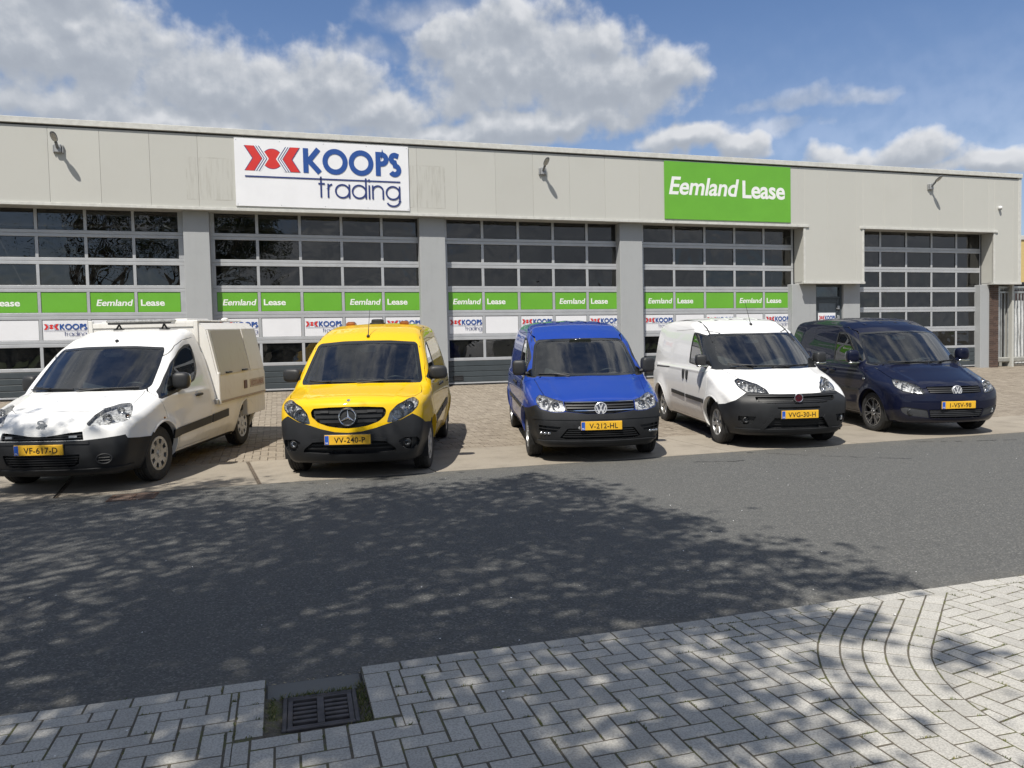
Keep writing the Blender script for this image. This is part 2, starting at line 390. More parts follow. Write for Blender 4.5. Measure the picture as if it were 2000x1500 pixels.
class Hull:
    def __init__(s, q):
        s.q = q
        s.top = smooth_curve(q['top'], q.get('top_sig', 0.035))
        s.nose = smooth_curve(q['nose'], 0.03)
        s.side = smooth_curve(q['side'], 0.035)
        s.plan = smooth_curve(q['plan'], 0.10)
        s.crown = smooth_curve(q['crown'], 0.15)
        s.rear = smooth_curve(q['rear'], 0.03)
        s.rside = smooth_curve(q['rside'], 0.12)
    def f(s, p):
        q = s.q
        x, y, z = p[..., 0], p[..., 1], p[..., 2]
        ay = np.abs(y)
        kb = np.clip((x + 1.7) / 0.6, 0, 1); kb = kb * kb * (3 - 2 * kb)
        xb = x + kb * q['bow'] * (ay / 0.86) ** q.get('bow_p', 2.4)
        W = np.interp(z, s.side[0], s.side[1])
        Wd = np.interp(z, s.side[0], s.side[2])
        W = W + np.interp(x, s.plan[0], s.plan[1])
        for (wx, wz, R, amp, sg) in q['flare']:
            r = np.hypot(x - wx, z - wz)
            W = W + amp * np.exp(-((np.maximum(r - R, 0)) / sg) ** 2)
        for (z0, x0, x1, amp, sg) in q.get('crease', []):
            W = W + amp * np.exp(-((z - z0) / sg) ** 2) * np.clip((x - x0) / 0.3, 0, 1) * np.clip((x1 - x) / 0.3, 0, 1)
        gs = (ay - W) / np.sqrt(1 + Wd ** 2)
        zt = np.interp(xb, s.top[0], s.top[1]); zd = np.interp(xb, s.top[0], s.top[2])
        for (y0, y1, amp, sg) in q.get('ridge', []):
            xr = np.clip(xb, -.2, .9); wn = np.clip((xb + .08) / .15, 0, 1) * np.clip((.80 - xb) / .12, 0, 1)
            dy = ay - (y0 + (y1 - y0) * xr); zt = zt + amp * wn * np.where(dy > 0, np.exp(-(dy / (sg * 2.2)) ** 2), np.exp(-(dy / sg) ** 2))
        zc = z + np.interp(xb, s.crown[0], s.crown[1]) * (ay / 0.8) ** 2
        gt = (zc - zt) / np.sqrt(1 + np.minimum(np.abs(zd), 1.5) ** 2)
        xn = np.interp(z, s.nose[0], s.nose[1]); xd = np.interp(z, s.nose[0], s.nose[2])
        for (y0, z0, sy, sz, amp) in q.get('bump', []):
            xn = xn + amp * np.exp(-((ay - y0) / sy) ** 2 - ((z - z0) / sz) ** 2)
        gn = (xb - xn) / np.sqrt(1 + np.minimum(np.abs(xd), 1.5) ** 2)
        a = rmax(gt, gn, q.get('r_lead', 0.042))
        b = rmax(a, gs, np.interp(x, s.rside[0], s.rside[1]))
        gr = np.interp(z, s.rear[0], s.rear[1]) + 0.06 * (ay / 0.8) ** 3 - x
        c = rmax(b, gr, 0.07)
        return rmax(c, q['zb'] - z, 0.05)
    def grad(s, p, e=0.004):
        g = np.stack([s.f(p + d) - s.f(p - d) for d in np.eye(3) * e], -1)
        return g / np.maximum(np.linalg.norm(g, axis=-1, keepdims=True), 1e-9)
    def along(s, o, d, tmax=2.2, it=26):
        o = np.asarray(o, float); d = np.asarray(d, float)
        lo = np.zeros(o.shape[:-1]); hi = np.full(o.shape[:-1], tmax)
        for _ in range(it):
            m = 0.5 * (lo + hi); ins = s.f(o + m[..., None] * d) < 0
            lo = np.where(ins, m, lo); hi = np.where(ins, hi, m)
        return o + lo[..., None] * d
    def first(s, o, d, t0, t1, n=160, it=20):
        """first hit coming from outside along d"""
        t = np.linspace(t0, t1, n); o = np.asarray(o, float); d = np.asarray(d, float)
        v = s.f(o + t[:, None] * d) < 0
        if not v.any(): return None
        k = int(np.argmax(v)); lo, hi = t[max(k - 1, 0)], t[k]
        for _ in range(it):
            m = (lo + hi) / 2
            if s.f((o + m * d)[None])[0] < 0: hi = m
            else: lo = m
        return o + hi * d
    def drop(s, proj, a, b):
        if proj == 'F': return s.first((1.4, a, b), (-1, 0, 0), 0, 3)
        if proj == 'C':
            t = math.radians(a)
            return s.along(np.array([[XC, 0, b]]), np.array([[math.cos(t), math.sin(t), 0]]))[0]
        if proj == 'L': return s.first((a, 1.4, b), (0, -1, 0), 0, 1.4)
        if proj == 'R': return s.first((a, -1.4, b), (0, 1, 0), 0, 1.4)
        if proj == 'T': return s.first((a, b, 2.4), (0, 0, -1), 0, 2)
    def grid(s, h=0.03, hf=0.022):
        q = s.q
        x1, x0 = max(p[1] for p in q['nose']) + .05, min(p[1] for p in q['rear']) - .05
        z0, z1 = q['zb'] - 0.02, max(p[1] for p in q['top']) + 0.05
        Y = 0.95; za = q.get('za', 0.62); ax0, ax1 = x0 + 0.7, x1 - 0.75
        V, F = [], []
        def face(U, W, fn):
            b = len(V) and sum(len(v) for v in V)
            gu, gw = np.meshgrid(U, W, indexing='ij')
            V.append(fn(gu, gw).reshape(-1, 3)); n, m = len(U), len(W)
            i = (np.arange(n - 1)[:, None] * m + np.arange(m - 1)[None]).reshape(-1) + b
            F.append(np.stack([i, i + m, i + m + 1, i + 1], -1))
        st = np.stack
        X = np.linspace(x0, x1, int((x1 - x0) / h)); Yf = np.linspace(-Y, Y, int(2 * Y / hf)); Z = np.linspace(z0, z1, int((z1 - z0) / h))
        Zf = np.linspace(z0, z1, int((z1 - z0) / hf)); Yc = np.linspace(-Y, Y, 41)
        one = np.ones_like
        face(Yf, Zf, lambda a, b: st([one(a) * x1, a, b], -1))
        face(Zf[::2], Yc, lambda a, b: st([one(a) * x0, b, a], -1))
        face(X, Yf[::1], lambda a, b: st([a, b, one(a) * z1], -1))
        face(Yc, X, lambda a, b: st([b, a, one(a) * z0], -1))
        face(Z, X, lambda a, b: st([b, one(a) * Y, a], -1))
        face(X, Z, lambda a, b: st([a, -one(a) * Y, b], -1))
        P = np.concatenate(V); Fq = np.concatenate(F)
        o = st([np.clip(P[:, 0], ax0, ax1), np.zeros(len(P)), np.full(len(P), za)], -1)
        d = P - o; d /= np.linalg.norm(d, axis=1, keepdims=True)
        P = s.along(o, d)
        key = np.round(P / 2e-4).astype(np.int64)
        _, idx, inv = np.unique(key, axis=0, return_index=True, return_inverse=True)
        P = P[idx]; Fq = inv.reshape(-1)[Fq]
        N = s.grad(P)
        return P, N, Fq

def uv_of(proj, p):
    if proj == 'F': return (p[1], p[2])
    if proj == 'T': return (p[0], p[1])
    if proj == 'C': return (math.degrees(math.atan2(p[1], p[0] - XC)), p[2])
    return (p[0], p[2])

def in_poly(poly, u, v):
    c = False; n = len(poly); j = n - 1
    for i in range(n):
        xi, yi = poly[i]; xj, yj = poly[j]
        if (yi > v) != (yj > v) and u < (xj - xi) * (v - yi) / (yj - yi) + xi: c = not c
        j = i
    return c

class Shell:
    """the hull as loose polygons that can be cut along outlines, keeping smooth normals"""
    def __init__(s, P, N, F):
        s.P = [tuple(p) for p in P.tolist()]; s.N = [tuple(n) for n in N.tolist()]
        s.F = []
        for f in F.tolist():
            g = []
            for i in f:
                if i not in g: g.append(i)
            if len(g) > 2: s.F.append(tuple(g))
        s.L = ['body'] * len(s.F)
        s.C = [s._cen(f) for f in s.F]
    def _cen(s, f):
        n = len(f); P = s.P; N = s.N
        return tuple(sum(P[i][k] for i in f) / n for k in range(3)) + tuple(sum(N[i][k] for i in f) / n for k in range(3))
    def cand(s, proj, src, pad_bbox):
        C = np.array(s.C); L = np.array(s.L, dtype=object)
        m = np.zeros(len(L), bool)
        for a in src: m |= (L == a)
        if proj == 'L': m &= (C[:, 1] > 0.3) & (C[:, 4] > 0.2)
        elif proj == 'R': m &= (C[:, 1] < -0.3) & (C[:, 4] < -0.2)
        elif proj == 'F': m &= (C[:, 3] > 0.12) & (C[:, 0] > -1.6)
        elif proj == 'T': m &= (C[:, 5] > 0.12)
        elif proj == 'C': m &= (C[:, 0] > -0.55) & (C[:, 5] > -0.9)
        if proj == 'F': U, V = C[:, 1], C[:, 2]
        elif proj == 'T': U, V = C[:, 0], C[:, 1]
        elif proj == 'C': U, V = np.degrees(np.arctan2(C[:, 1], C[:, 0] - XC)), C[:, 2]
        else: U, V = C[:, 0], C[:, 2]
        u0, u1, v0, v1 = pad_bbox
        pu = 4.5 if proj == 'C' else 0.06
        m &= (U > u0 - pu) & (U < u1 + pu) & (V > v0 - .06) & (V < v1 + .06)
        return np.nonzero(m)[0].tolist()
    def cut(s, label, poly, proj, src=('body',)):
        us = [p[0] for p in poly]; vs = [p[1] for p in poly]
        ids = s.cand(proj, src, (min(us), max(us), min(vs), max(vs)))
        UV = {}
        def uv(i):
            if i not in UV: UV[i] = uv_of(proj, s.P[i])
            return UV[i]
        faces = [(s.F[i], s.L[i]) for i in ids]
        sc = 57.3 if proj == 'C' else 1.0
        n = len(poly)
        for k in range(n):
            a, b = poly[k], poly[(k + 1) % n]
            du, dv = (b[0] - a[0]) / sc, b[1] - a[1]
            ln = math.hypot(du, dv)
            if ln < 1e-6: continue
            nu, nv = -dv / ln, du / ln
            e = 0.002
            lu, hu = min(a[0], b[0]) - e * sc, max(a[0], b[0]) + e * sc
            lv, hv = min(a[1], b[1]) - e, max(a[1], b[1]) + e
            out = []; made = {}
            for f, l in faces:
                q = [uv(i) for i in f]
                if max(p[0] for p in q) < lu or min(p[0] for p in q) > hu or max(p[1] for p in q) < lv or min(p[1] for p in q) > hv:
                    out.append((f, l)); continue
                d = [((p[0] - a[0]) / sc) * nu + (p[1] - a[1]) * nv for p in q]
                if max(d) < 4e-4 or min(d) > -4e-4:
                    out.append((f, l)); continue
                A, B = [], []
                m = len(f)
                for j in range(m):
                    i0, i1 = f[j], f[(j + 1) % m]; d0, d1 = d[j], d[(j + 1) % m]
                    if d0 >= 0: A.append(i0)
                    if d0 <= 0: B.append(i0)
                    if (d0 > 0 > d1) or (d0 < 0 < d1):
                        key = (i0, i1) if i0 < i1 else (i1, i0)
                        if key not in made:
                            t = d0 / (d0 - d1); P0, P1, N0, N1 = s.P[i0], s.P[i1], s.N[i0], s.N[i1]
                            np_ = tuple(P0[c] + t * (P1[c] - P0[c]) for c in range(3))
                            nn = [N0[c] + t * (N1[c] - N0[c]) for c in range(3)]
                            L_ = math.sqrt(sum(c * c for c in nn)) or 1
                            s.P.append(np_); s.N.append(tuple(c / L_ for c in nn)); made[key] = len(s.P) - 1
                        A.append(made[key]); B.append(made[key])
                if len(A) > 2: out.append((tuple(A), l))
                if len(B) > 2: out.append((tuple(B), l))
            faces = out
        nf = []
        for f, l in faces:
            c = s._cen(f); u, v = uv_of(proj, c)
            nf.append((f, label if in_poly(poly, u, v) else l, c))
        for i, (f, l, c) in zip(ids, nf): s.F[i], s.L[i], s.C[i] = f, l, c
        for f, l, c in nf[len(ids):]: s.F.append(f); s.L.append(l); s.C.append(c)
        if len(nf) < len(ids):
            for i in ids[len(nf):]: s.L[i] = None
    def relabel(s, label, poly, proj, src=('body',)):
        us = [p[0] for p in poly]; vs = [p[1] for p in poly]
        for i in s.cand(proj, src, (min(us), max(us), min(vs), max(vs))):
            u, v = uv_of(proj, s.C[i])
            if in_poly(poly, u, v): s.L[i] = label
    def drop_faces(s, fn, label=None):
        for i, c in enumerate(s.C):
            if s.L[i] is not None and fn(c, s.L[i]): s.L[i] = label
    def take(s, labels, off=0.0, thick=0.0, fo=None):
        """verts, faces, loop normals of all faces with these labels, moved out by off and given a rim of depth thick"""
        if isinstance(labels, str): labels = (labels,)
        fs = [s.F[i] for i in range(len(s.F)) if s.L[i] in labels]
        vm = {}; V = []; VN = []; F = []; LN = []
        def vid(i):
            if i not in vm:
                p, n = s.P[i], s.N[i]; vm[i] = len(V)
                V.append((p[0] + n[0] * off, p[1] + n[1] * off, p[2] + n[2] * off)); VN.append(n)
            return vm[i]
        cnt = {}
        for f in fs:
            g = tuple(vid(i) for i in f); F.append(g); LN.extend(VN[i] for i in g)
            for j in range(len(g)):
                cnt[(g[j], g[(j + 1) % len(g)])] = 1
        if thick:
            rim = {}
            def rid(i):
                if i not in rim:
                    p, n = V[i], VN[i]; rim[i] = len(V)
                    V.append((p[0] - n[0] * thick, p[1] - n[1] * thick, p[2] - n[2] * thick)); VN.append(n)
                return rim[i]
            for (a, b) in list(cnt):
                if (b, a) not in cnt:
                    a2, b2 = rid(a), rid(b)
                    g = (b, a, a2, b2); F.append(g)
                    A, B, Cc = np.array(V[b]), np.array(V[a]), np.array(V[a2])
                    nn = np.cross(B - A, Cc - A); nn = nn / (np.linalg.norm(nn) or 1)
                    LN.extend([tuple(nn)] * 4)
        return V, F, LN

# ---------------------------------------------------------------- van shapes (metres, x forward from the front axle, y to the van's left)
SIDE_CADDY = [(.15,.76),(.28,.83),(.38,.872),(.5,.888),(.62,.896),(.85,.897),(.98,.875),(1.08,.845),(1.35,.795),(1.58,.738),(1.72,.68),(1.9,.60)]
VANS = {}
VANS['blue'] = dict(
    wb=3.006, R=.318, tw=.195, track=1.53, zb=.21, bow=.24, arch=.372,
    nose=[(.1,.70),(.21,.80),(.3,.855),(.42,.885),(.55,.885),(.62,.87),(.7,.85),(.8,.80),(.86,.75),(.95,.60)],
    top=[(.95,.68),(.80,.79),(.72,.835),(.6,.88),(.3,.97),(.15,1.02),(-.04,1.065),(-.71,1.55),(-.95,1.675),(-1.22,1.765),(-1.6,1.81),(-2.2,1.825),(-3.0,1.81),(-3.7,1.775),(-4.0,1.75)],
    side=SIDE_CADDY, plan=[(1.0,-.16),(.7,-.105),(.5,-.060),(.25,-.022),(0,-.004),(-3,0),(-3.4,-.02),(-3.85,-.06)],
    crown=[(1,.02),(.6,.05),(0,.05),(-.4,.03),(-1,.05),(-2,.06),(-4,.05)],
    rear=[(.2,-3.78),(.5,-3.86),(1.0,-3.86),(1.5,-3.80),(1.8,-3.72)],
    rside=[(1,.085),(.5,.075),(.1,.065),(-.3,.055),(-.9,.065),(-1.4,.095),(-4,.10)],
    flare=[(0,.318,.37,.022,.07),(-3.006,.318,.37,.02,.07)], crease=[(.985,-3.7,-.1,.011,.022),(.42,-2.55,-.45,.010,.05)], ridge=[(.60,.46,.014,.035)])
d = dict(VANS['blue']); VANS['dark'] = d
d.update(bow=.33, wb=2.682, R=.318, arch=.375,
    rear=[(.2,-3.42),(.5,-3.50),(1.0,-3.51),(1.5,-3.45),(1.8,-3.37)],
    top=[(.95,.66),(.80,.755),(.72,.81),(.6,.86),(.3,.96),(.15,1.02),(-.04,1.065),(-.71,1.57),(-.95,1.685),(-1.22,1.765),(-1.6,1.81),(-2.2,1.825),(-3.0,1.80),(-3.4,1.775),(-3.7,1.75)],
    plan=[(1.0,-.16),(.7,-.105),(.5,-.060),(.25,-.022),(0,-.004),(-2.8,0),(-3.1,-.02),(-3.5,-.06)],
    flare=[(0,.318,.375,.02,.06),(-2.682,.318,.375,.018,.06)])
VANS['fiat'] = dict(
    wb=2.755, R=.315, tw=.195, track=1.51, zb=.20, bow=.30, arch=.385,
    nose=[(.1,.72),(.2,.80),(.3,.855),(.45,.89),(.55,.895),(.65,.885),(.74,.85),(.8,.80),(.88,.72),(.95,.62)],
    top=[(.95,.66),(.84,.76),(.76,.82),(.66,.88),(.5,.95),(.3,1.03),(.08,1.09),(.04,1.10),(-.70,1.60),(-.92,1.715),(-1.18,1.795),(-1.5,1.835),(-2.1,1.85),(-2.8,1.84),(-3.2,1.81),(-3.6,1.78)],
    side=[(.15,.77),(.28,.83),(.4,.88),(.55,.905),(.8,.912),(.95,.90),(1.1,.865),(1.3,.835),(1.5,.80),(1.65,.765),(1.78,.70),(1.95,.61)],
    plan=[(1.0,-.17),(.7,-.105),(.5,-.055),(.25,-.018),(0,-.004),(-2.8,0),(-3.1,-.02),(-3.5,-.06)],
    crown=[(1,.02),(.6,.05),(0,.06),(-.4,.03),(-1,.05),(-2,.055),(-4,.05)],
    rear=[(.2,-3.40),(.5,-3.48),(1.0,-3.50),(1.5,-3.46),(1.8,-3.40)],
    rside=[(1,.085),(.5,.08),(.1,.075),(-.3,.06),(-.9,.07),(-1.4,.09),(-4,.095)],
    flare=[(0,.315,.385,.035,.10),(-2.755,.315,.385,.032,.10)], crease=[(1.03,-3.3,-.3,.010,.025)], ridge=[(.58,.40,.012,.04)])
VANS['yel'] = dict(
    wb=2.697, R=.312, tw=.195, track=1.52, zb=.20, bow=.22, arch=.365,
    nose=[(.1,.64),(.2,.74),(.3,.80),(.42,.835),(.55,.835),(.68,.82),(.8,.80),(.9,.765),(.96,.72),(1.02,.62)],
    top=[(.95,.84),(.78,.925),(.7,.955),(.55,.99),(.3,1.03),(.15,1.06),(.06,1.08),(-.58,1.585),(-.82,1.695),(-1.07,1.765),(-1.4,1.81),(-2.0,1.825),(-2.7,1.81),(-3.2,1.785),(-3.6,1.76)],
    side=[(.15,.77),(.28,.83),(.4,.875),(.55,.90),(.75,.905),(.92,.895),(1.06,.865),(1.3,.80),(1.55,.725),(1.7,.67),(1.9,.58)],
    plan=[(1.0,-.17),(.7,-.105),(.5,-.065),(.25,-.028),(0,-.010),(-2.7,0),(-3.0,-.02),(-3.5,-.06)],
    crown=[(1,.02),(.6,.04),(0,.05),(-.4,.03),(-1,.05),(-2,.06),(-4,.05)],
    rear=[(.2,-3.36),(.5,-3.44),(1.0,-3.45),(1.5,-3.40),(1.8,-3.32)],
    rside=[(1,.085),(.5,.075),(.1,.065),(-.3,.055),(-.9,.065),(-1.4,.095),(-4,.10)],
    flare=[(0,.312,.365,.015,.08),(-2.697,.312,.365,.02,.08)], crease=[(1.0,-3.2,-.2,.012,.022)], ridge=[(.62,.50,.012,.03)])
VANS['peu'] = dict(
    wb=2.728, R=.32, tw=.195, track=1.51, zb=.21, bow=.21, arch=.375, za=.5,
    nose=[(.1,.74),(.21,.82),(.3,.88),(.42,.915),(.55,.915),(.66,.89),(.75,.855),(.83,.80),(.9,.72),(1.0,.55)],
    top=[(.95,.70),(.85,.785),(.75,.855),(.62,.905),(.4,.975),(.2,1.035),(.04,1.075),(-.62,1.56),(-.86,1.68),(-1.12,1.755),(-1.4,1.785),(-1.56,1.77),(-1.60,.82),(-1.7,.80),(-3.0,.80),(-3.6,.80)], top_sig=.02,
    side=[(.15,.77),(.28,.83),(.4,.875),(.55,.898),(.75,.903),(.92,.893),(1.06,.86),(1.3,.80),(1.55,.725),(1.7,.67),(1.9,.58)],
    plan=[(1.0,-.15),(.7,-.085),(.5,-.04),(.25,-.008),(0,0),(-2.7,0),(-3.0,0),(-3.5,-.02)],
    crown=[(1,.02),(.6,.05),(0,.05),(-.4,.03),(-1,.05),(-2,.0),(-4,.0)],
    rear=[(.2,-3.20),(.5,-3.24),(1.0,-3.24),(1.5,-3.24),(1.8,-3.24)],
    rside=[(1,.085),(.5,.08),(.1,.07),(-.3,.055),(-.9,.065),(-1.4,.08),(-1.7,.04),(-4,.04)],
    flare=[(0,.32,.375,.025,.08),(-2.728,.32,.375,.022,.08)], crease=[(.97,-1.5,-.2,.010,.022)], ridge=[(.60,.44,.012,.035)])
POSE = {'blue': (4.018, 9.753, -102.6), 'fiat': (6.939, 9.777, -101.8), 'dark': (9.91, 9.952, -103.8), 'yel': (0.942, 9.693, -106.2), 'peu': (-2.196, 10.063, -107.2)}

# ---------------------------------------------------------------- lettering
_tx = {}
def text_polys(body, bold=0.0, shear=0.0, spacing=1.0):
    """flat letter mesh (verts 2D, faces) of the built-in face, cap height 1, left at 0, base line at 0"""
    key = (body, bold, shear, spacing)
    if key in _tx: return _tx[key]
    cu = bpy.data.curves.new('lettering_source', 'FONT'); cu.body = body; cu.size = 1.0; cu.offset = bold; cu.shear = shear
    cu.space_character = spacing; cu.resolution_u = 4; cu.fill_mode = 'FRONT'; cu.dimensions = '2D'
    ob = bpy.data.objects.new('lettering_source', cu); COL.objects.link(ob)
    dg = bpy.context.evaluated_depsgraph_get(); ev = ob.evaluated_get(dg)
    me = bpy.data.meshes.new_from_object(ev)
    V = [tuple(v.co)[:2] for v in me.vertices]; F = [tuple(p.vertices) for p in me.polygons]
    if F:
        p = [V[i] for i in F[0]]
        ar = sum(p[k][0] * p[(k + 1) % len(p)][1] - p[(k + 1) % len(p)][0] * p[k][1] for k in range(len(p)))
        if ar < 0: F = [tuple(reversed(f)) for f in F]
    bpy.data.objects.remove(ob); bpy.data.curves.remove(cu); bpy.data.meshes.remove(me)
    x0 = min(v[0] for v in V); cap = 0.729
    V = [((v[0] - x0) / cap, v[1] / cap) for v in V]
    _tx[key] = (V, F, max(v[0] for v in V))
    return _tx[key]

def strokes(lines, w):
    """flat strips of width w along polylines (closed when the ends meet)"""
    V, F = [], []
    for ln in lines:
        closed = len(ln) > 3 and math.dist(ln[0], ln[-1]) < 1e-6
        p = ln[:-1] if closed else ln
        n = len(p); b = len(V)
        for k in range(n):
            a = p[k - 1] if (closed or k > 0) else None; c = p[(k + 1) % n] if (closed or k < n - 1) else None
            def nrm(u, v):
                d = (v[0] - u[0], v[1] - u[1]); l = math.hypot(*d) or 1; return (-d[1] / l, d[0] / l)
            if a is None: m = nrm(p[k], c); s = 1
            elif c is None: m = nrm(a, p[k]); s = 1
            else:
                n1, n2 = nrm(a, p[k]), nrm(p[k], c); m = (n1[0] + n2[0], n1[1] + n2[1]); l = math.hypot(*m) or 1
                m = (m[0] / l, m[1] / l); s = min(1 / max(.3, m[0] * n1[0] + m[1] * n1[1]), 2.2)
            V.append((p[k][0] + m[0] * w / 2 * s, p[k][1] + m[1] * w / 2 * s)); V.append((p[k][0] - m[0] * w / 2 * s, p[k][1] - m[1] * w / 2 * s))
        for k in range(n if closed else n - 1):
            i, j = b + 2 * k, b + 2 * ((k + 1) % n); F.append((i, i + 1, j + 1, j))
    return V, F
def arc(cx, cy, rx, a0, a1, n=18, ry=None):
    ry = rx if ry is None else ry
    return [(cx + rx * math.cos(math.radians(a0 + (a1 - a0) * k / n)), cy + ry * math.sin(math.radians(a0 + (a1 - a0) * k / n))) for k in range(n + 1)]
def koops_name():
    """the heavy round capitals, cap height 1"""
    w = .215; h = w / 2; out = []
    out.append([(h, 0), (h, 1)]); out.append([(.64, .985), (.24, .50), (.68, .02)]); x = .80
    for _ in range(2):
        r = .5 - h + .03; out.append(arc(x + r + h, .5, r, 0, 360, 30)); x += 2 * r + w + .045
    x += .05
    out.append([(x + h, 0), (x + h, 1)]); out.append([(x + h, 1 - h), (x + .27, 1 - h)] + arc(x + .27, .70, .1925, 90, -90, 12) + [(x + h, .5075)]); x += .60
    s = arc(x + .24, .735, .16, 40, 270, 12) + arc(x + .24, .275, .17, 90, -140, 12)[1:]
    s = [(.40 + x, .845)] + arc(x + .235, .74, .155, 55, 265, 12) + arc(x + .225, .27, .185, 82, -150, 14)
    out.append(s)
    return out, w, x + .46
def trading_name():
    """thin round lower case, x height 1"""
    out = []; w = .115; x = .12
    out.append([(x + .1, 0), (x + .1, 1.48)]); out.append([(x - .08, .98), (x + .36, .98)]); x += .58
    out.append([(x, 0), (x, 1.0)]); out.append([(x, .62)] + arc(x + .30, .62, .30, 180, 95, 8, .34)); x += .50
    def bowl(x): out.append(arc(x + .46, .5, .46, 0, 360, 28))
    bowl(x); out.append([(x + .93, 0), (x + .93, 1.0)]); x += 1.14
    bowl(x); out.append([(x + .93, 0), (x + .93, 1.48)]); x += 1.16
    out.append([(x, 0), (x, 1.0)]); out.append([(x, 1.24), (x, 1.42)]); x += .24
    out.append([(x, 0), (x, 1.0)]); out.append([(x, .60)] + arc(x + .36, .60, .36, 180, 0, 14, .37) + [(x + .72, 0)]); x += .95
    bowl(x); out.append([(x + .93, 1.0), (x + .93, -.06)] + arc(x + .47, -.06, .46, 0, -155, 12, .40))
    return out, w, x + 1.0
def koops_logo():
    """the red arrow-and-ball sign, height 1, in layers: (points, colour) 0 red, 1 blue, 2 white"""
    def chev(x, t): return [(x, 0), (x + t, 0), (x + t + .31, .5), (x + t, 1), (x, 1), (x + .31, .5)]
    W = 2.16; L = []
    mir = lambda p: [(W - a, b) for a, b in reversed(p)]
    L.append((arc(W / 2, .5, .415, 0, 360, 36)[:-1], 1)); L.append((arc(W / 2, .5, .395, 0, 360, 36)[:-1], 0))
    for f in (lambda p: p, mir):
        L.append((f(chev(.36, .27)), 2)); L.append((f(chev(-.012, .40)), 1)); L.append((f(chev(.018, .345)), 0))
        L.append((f(chev(.435, .034)), 1)); L.append((f(chev(.535, .034)), 1))
    return L, W
def fan(poly):
    """polygon as one n-gon"""
    return poly, [tuple(range(len(poly)))]
def flat(pieces, org, ux, uy, n, lift):
    """place 2D pieces (V, F) into 3D: org + a*ux + b*uy, stepped out a hair per piece so nothing is coplanar"""
    mb = MB(); org, ux, uy, n = Vector(org), Vector(ux), Vector(uy), Vector(n)
    for k, (V, F) in enumerate(pieces):
        mb.add([org + ux * a + uy * b + n * (lift + k * 2e-4) for a, b in V], F)
    return mb
def ccw(V, F):
    out = []
    for f in F:
        p = [V[i] for i in f]; ar = sum(p[k][0] * p[(k + 1) % len(p)][1] - p[(k + 1) % len(p)][0] * p[k][1] for k in range(len(p)))
        out.append(f if ar > 0 else tuple(reversed(f)))
    return V, out
def tf(V, s, dx, dy): return [(a * s + dx, b * s + dy) for a, b in V]
def stroke_pieces(lines, w, s, dx, dy):
    out = []
    for ln in lines:
        V, F = strokes([ln], w); out.append(ccw(tf(V, s, dx, dy), F))
    return out

# ---------------------------------------------------------------- the garage building
WALL_Y, PIL_Y, CLAD_Y = 19.0, 18.75, 18.55
Z_LIP0, Z_LIP1, Z_CLAD, Z_GAP, Z_TOP = 4.73, 4.80, 6.395, 6.43, 6.555
BASE = gz(WALL_Y)
def _clad(k, b):
    setp(b, (.50, .50, .465), .5, 0, .4)
    co = geo_co(k); s_ = k.new('ShaderNodeSeparateXYZ'); k.l.new(co, s_.inputs[0])
    st = k.noise(k.vec('MULTIPLY', co, (7, 7, .35)), 2.2, 6, .62).outputs[0]
    bl = k.noise(co, 1.1, 4, .6).outputs[0]
    f = k.math('ADD', k.math('MULTIPLY', k.step(st, .55, .9), .10), k.math('MULTIPLY', k.step(bl, .45, .8), .07))
    # the marks two old signs left
    marks = None
    for (x0, x1, z0, z1) in ((-1.86, -.70, 4.95, 5.90), (3.0, 3.98, 4.92, 5.95)):
        def inside(p0, p1, q0, q1):
            a = k.math('MULTIPLY', k.math('GREATER_THAN', s_.outputs[0], p0), k.math('LESS_THAN', s_.outputs[0], p1))
            return k.math('MULTIPLY', a, k.math('MULTIPLY', k.math('GREATER_THAN', s_.outputs[2], q0), k.math('LESS_THAN', s_.outputs[2], q1)))
        o, i = inside(x0, x1, z0, z1), inside(x0 + .022, x1 - .022, z0 + .022, z1 - .022)
        e = k.math('MULTIPLY', k.math('SUBTRACT', o, i), k.step(k.noise(co, 2.6, 4, .6).outputs[0], .35, .65))
        streak = k.math('MULTIPLY', i, k.math('MULTIPLY', k.step(k.noise(k.vec('MULTIPLY', co, (9, 9, .8)), 2.4, 5, .6).outputs[0], .42, .75), .42))
        v = k.math('ADD', k.math('MULTIPLY', e, .55), streak)
        marks = v if marks is None else k.math('ADD', marks, v)
    spots = k.math('MULTIPLY', k.step(k.noise(co, 5.5, 7, .7).outputs[0], .70, .80), .35)
    f = k.math('ADD', k.math('ADD', f, marks), spots, clamp=True)
    oi = k.new('ShaderNodeObjectInfo').outputs['Random']
    base = k.mixc(oi, (.485, .485, .452), (.515, .515, .480))
    k.l.new(k.mixc(f, base, (.30, .285, .25)), b.inputs['Base Color'])
    bump(k, b, k.noise(co, 160, 2, .5).outputs[0], .25, .002)
M_clad = material('cladding', _clad)
M_trim = plain('light_trim', (.56, .56, .53), .42, vary=.08)
M_trim_dark = plain('dark_gap', (.03, .03, .033), .7)
M_soffit = plain('soffit', (.46, .46, .44), .5)
def _conc(name, col, amt=.35):
    def fn(k, b):
        setp(b, col, .75)
        co = geo_co(k); s_ = k.new('ShaderNodeSeparateXYZ'); k.l.new(co, s_.inputs[0])
        n1 = k.noise(co, 1.6, 7, .62).outputs[0]; n2 = k.noise(k.vec('MULTIPLY', co, (6, 6, .7)), 2, 6, .65).outputs[0]; n3 = k.noise(co, 60, 3, .6).outputs[0]
        f = k.math('MULTIPLY', k.math('ADD', k.step(n1, .45, .8), k.step(n2, .5, .85)), amt, clamp=True)
        c = k.mixc(f, col, tuple(x * .62 for x in col)); c = k.mixc(k.math('MULTIPLY', k.step(n3, .55, .8), .25), c, tuple(x * .55 for x in col))
        k.l.new(c, b.inputs['Base Color']); bump(k, b, n3, .35, .004)
    return material(name, fn)
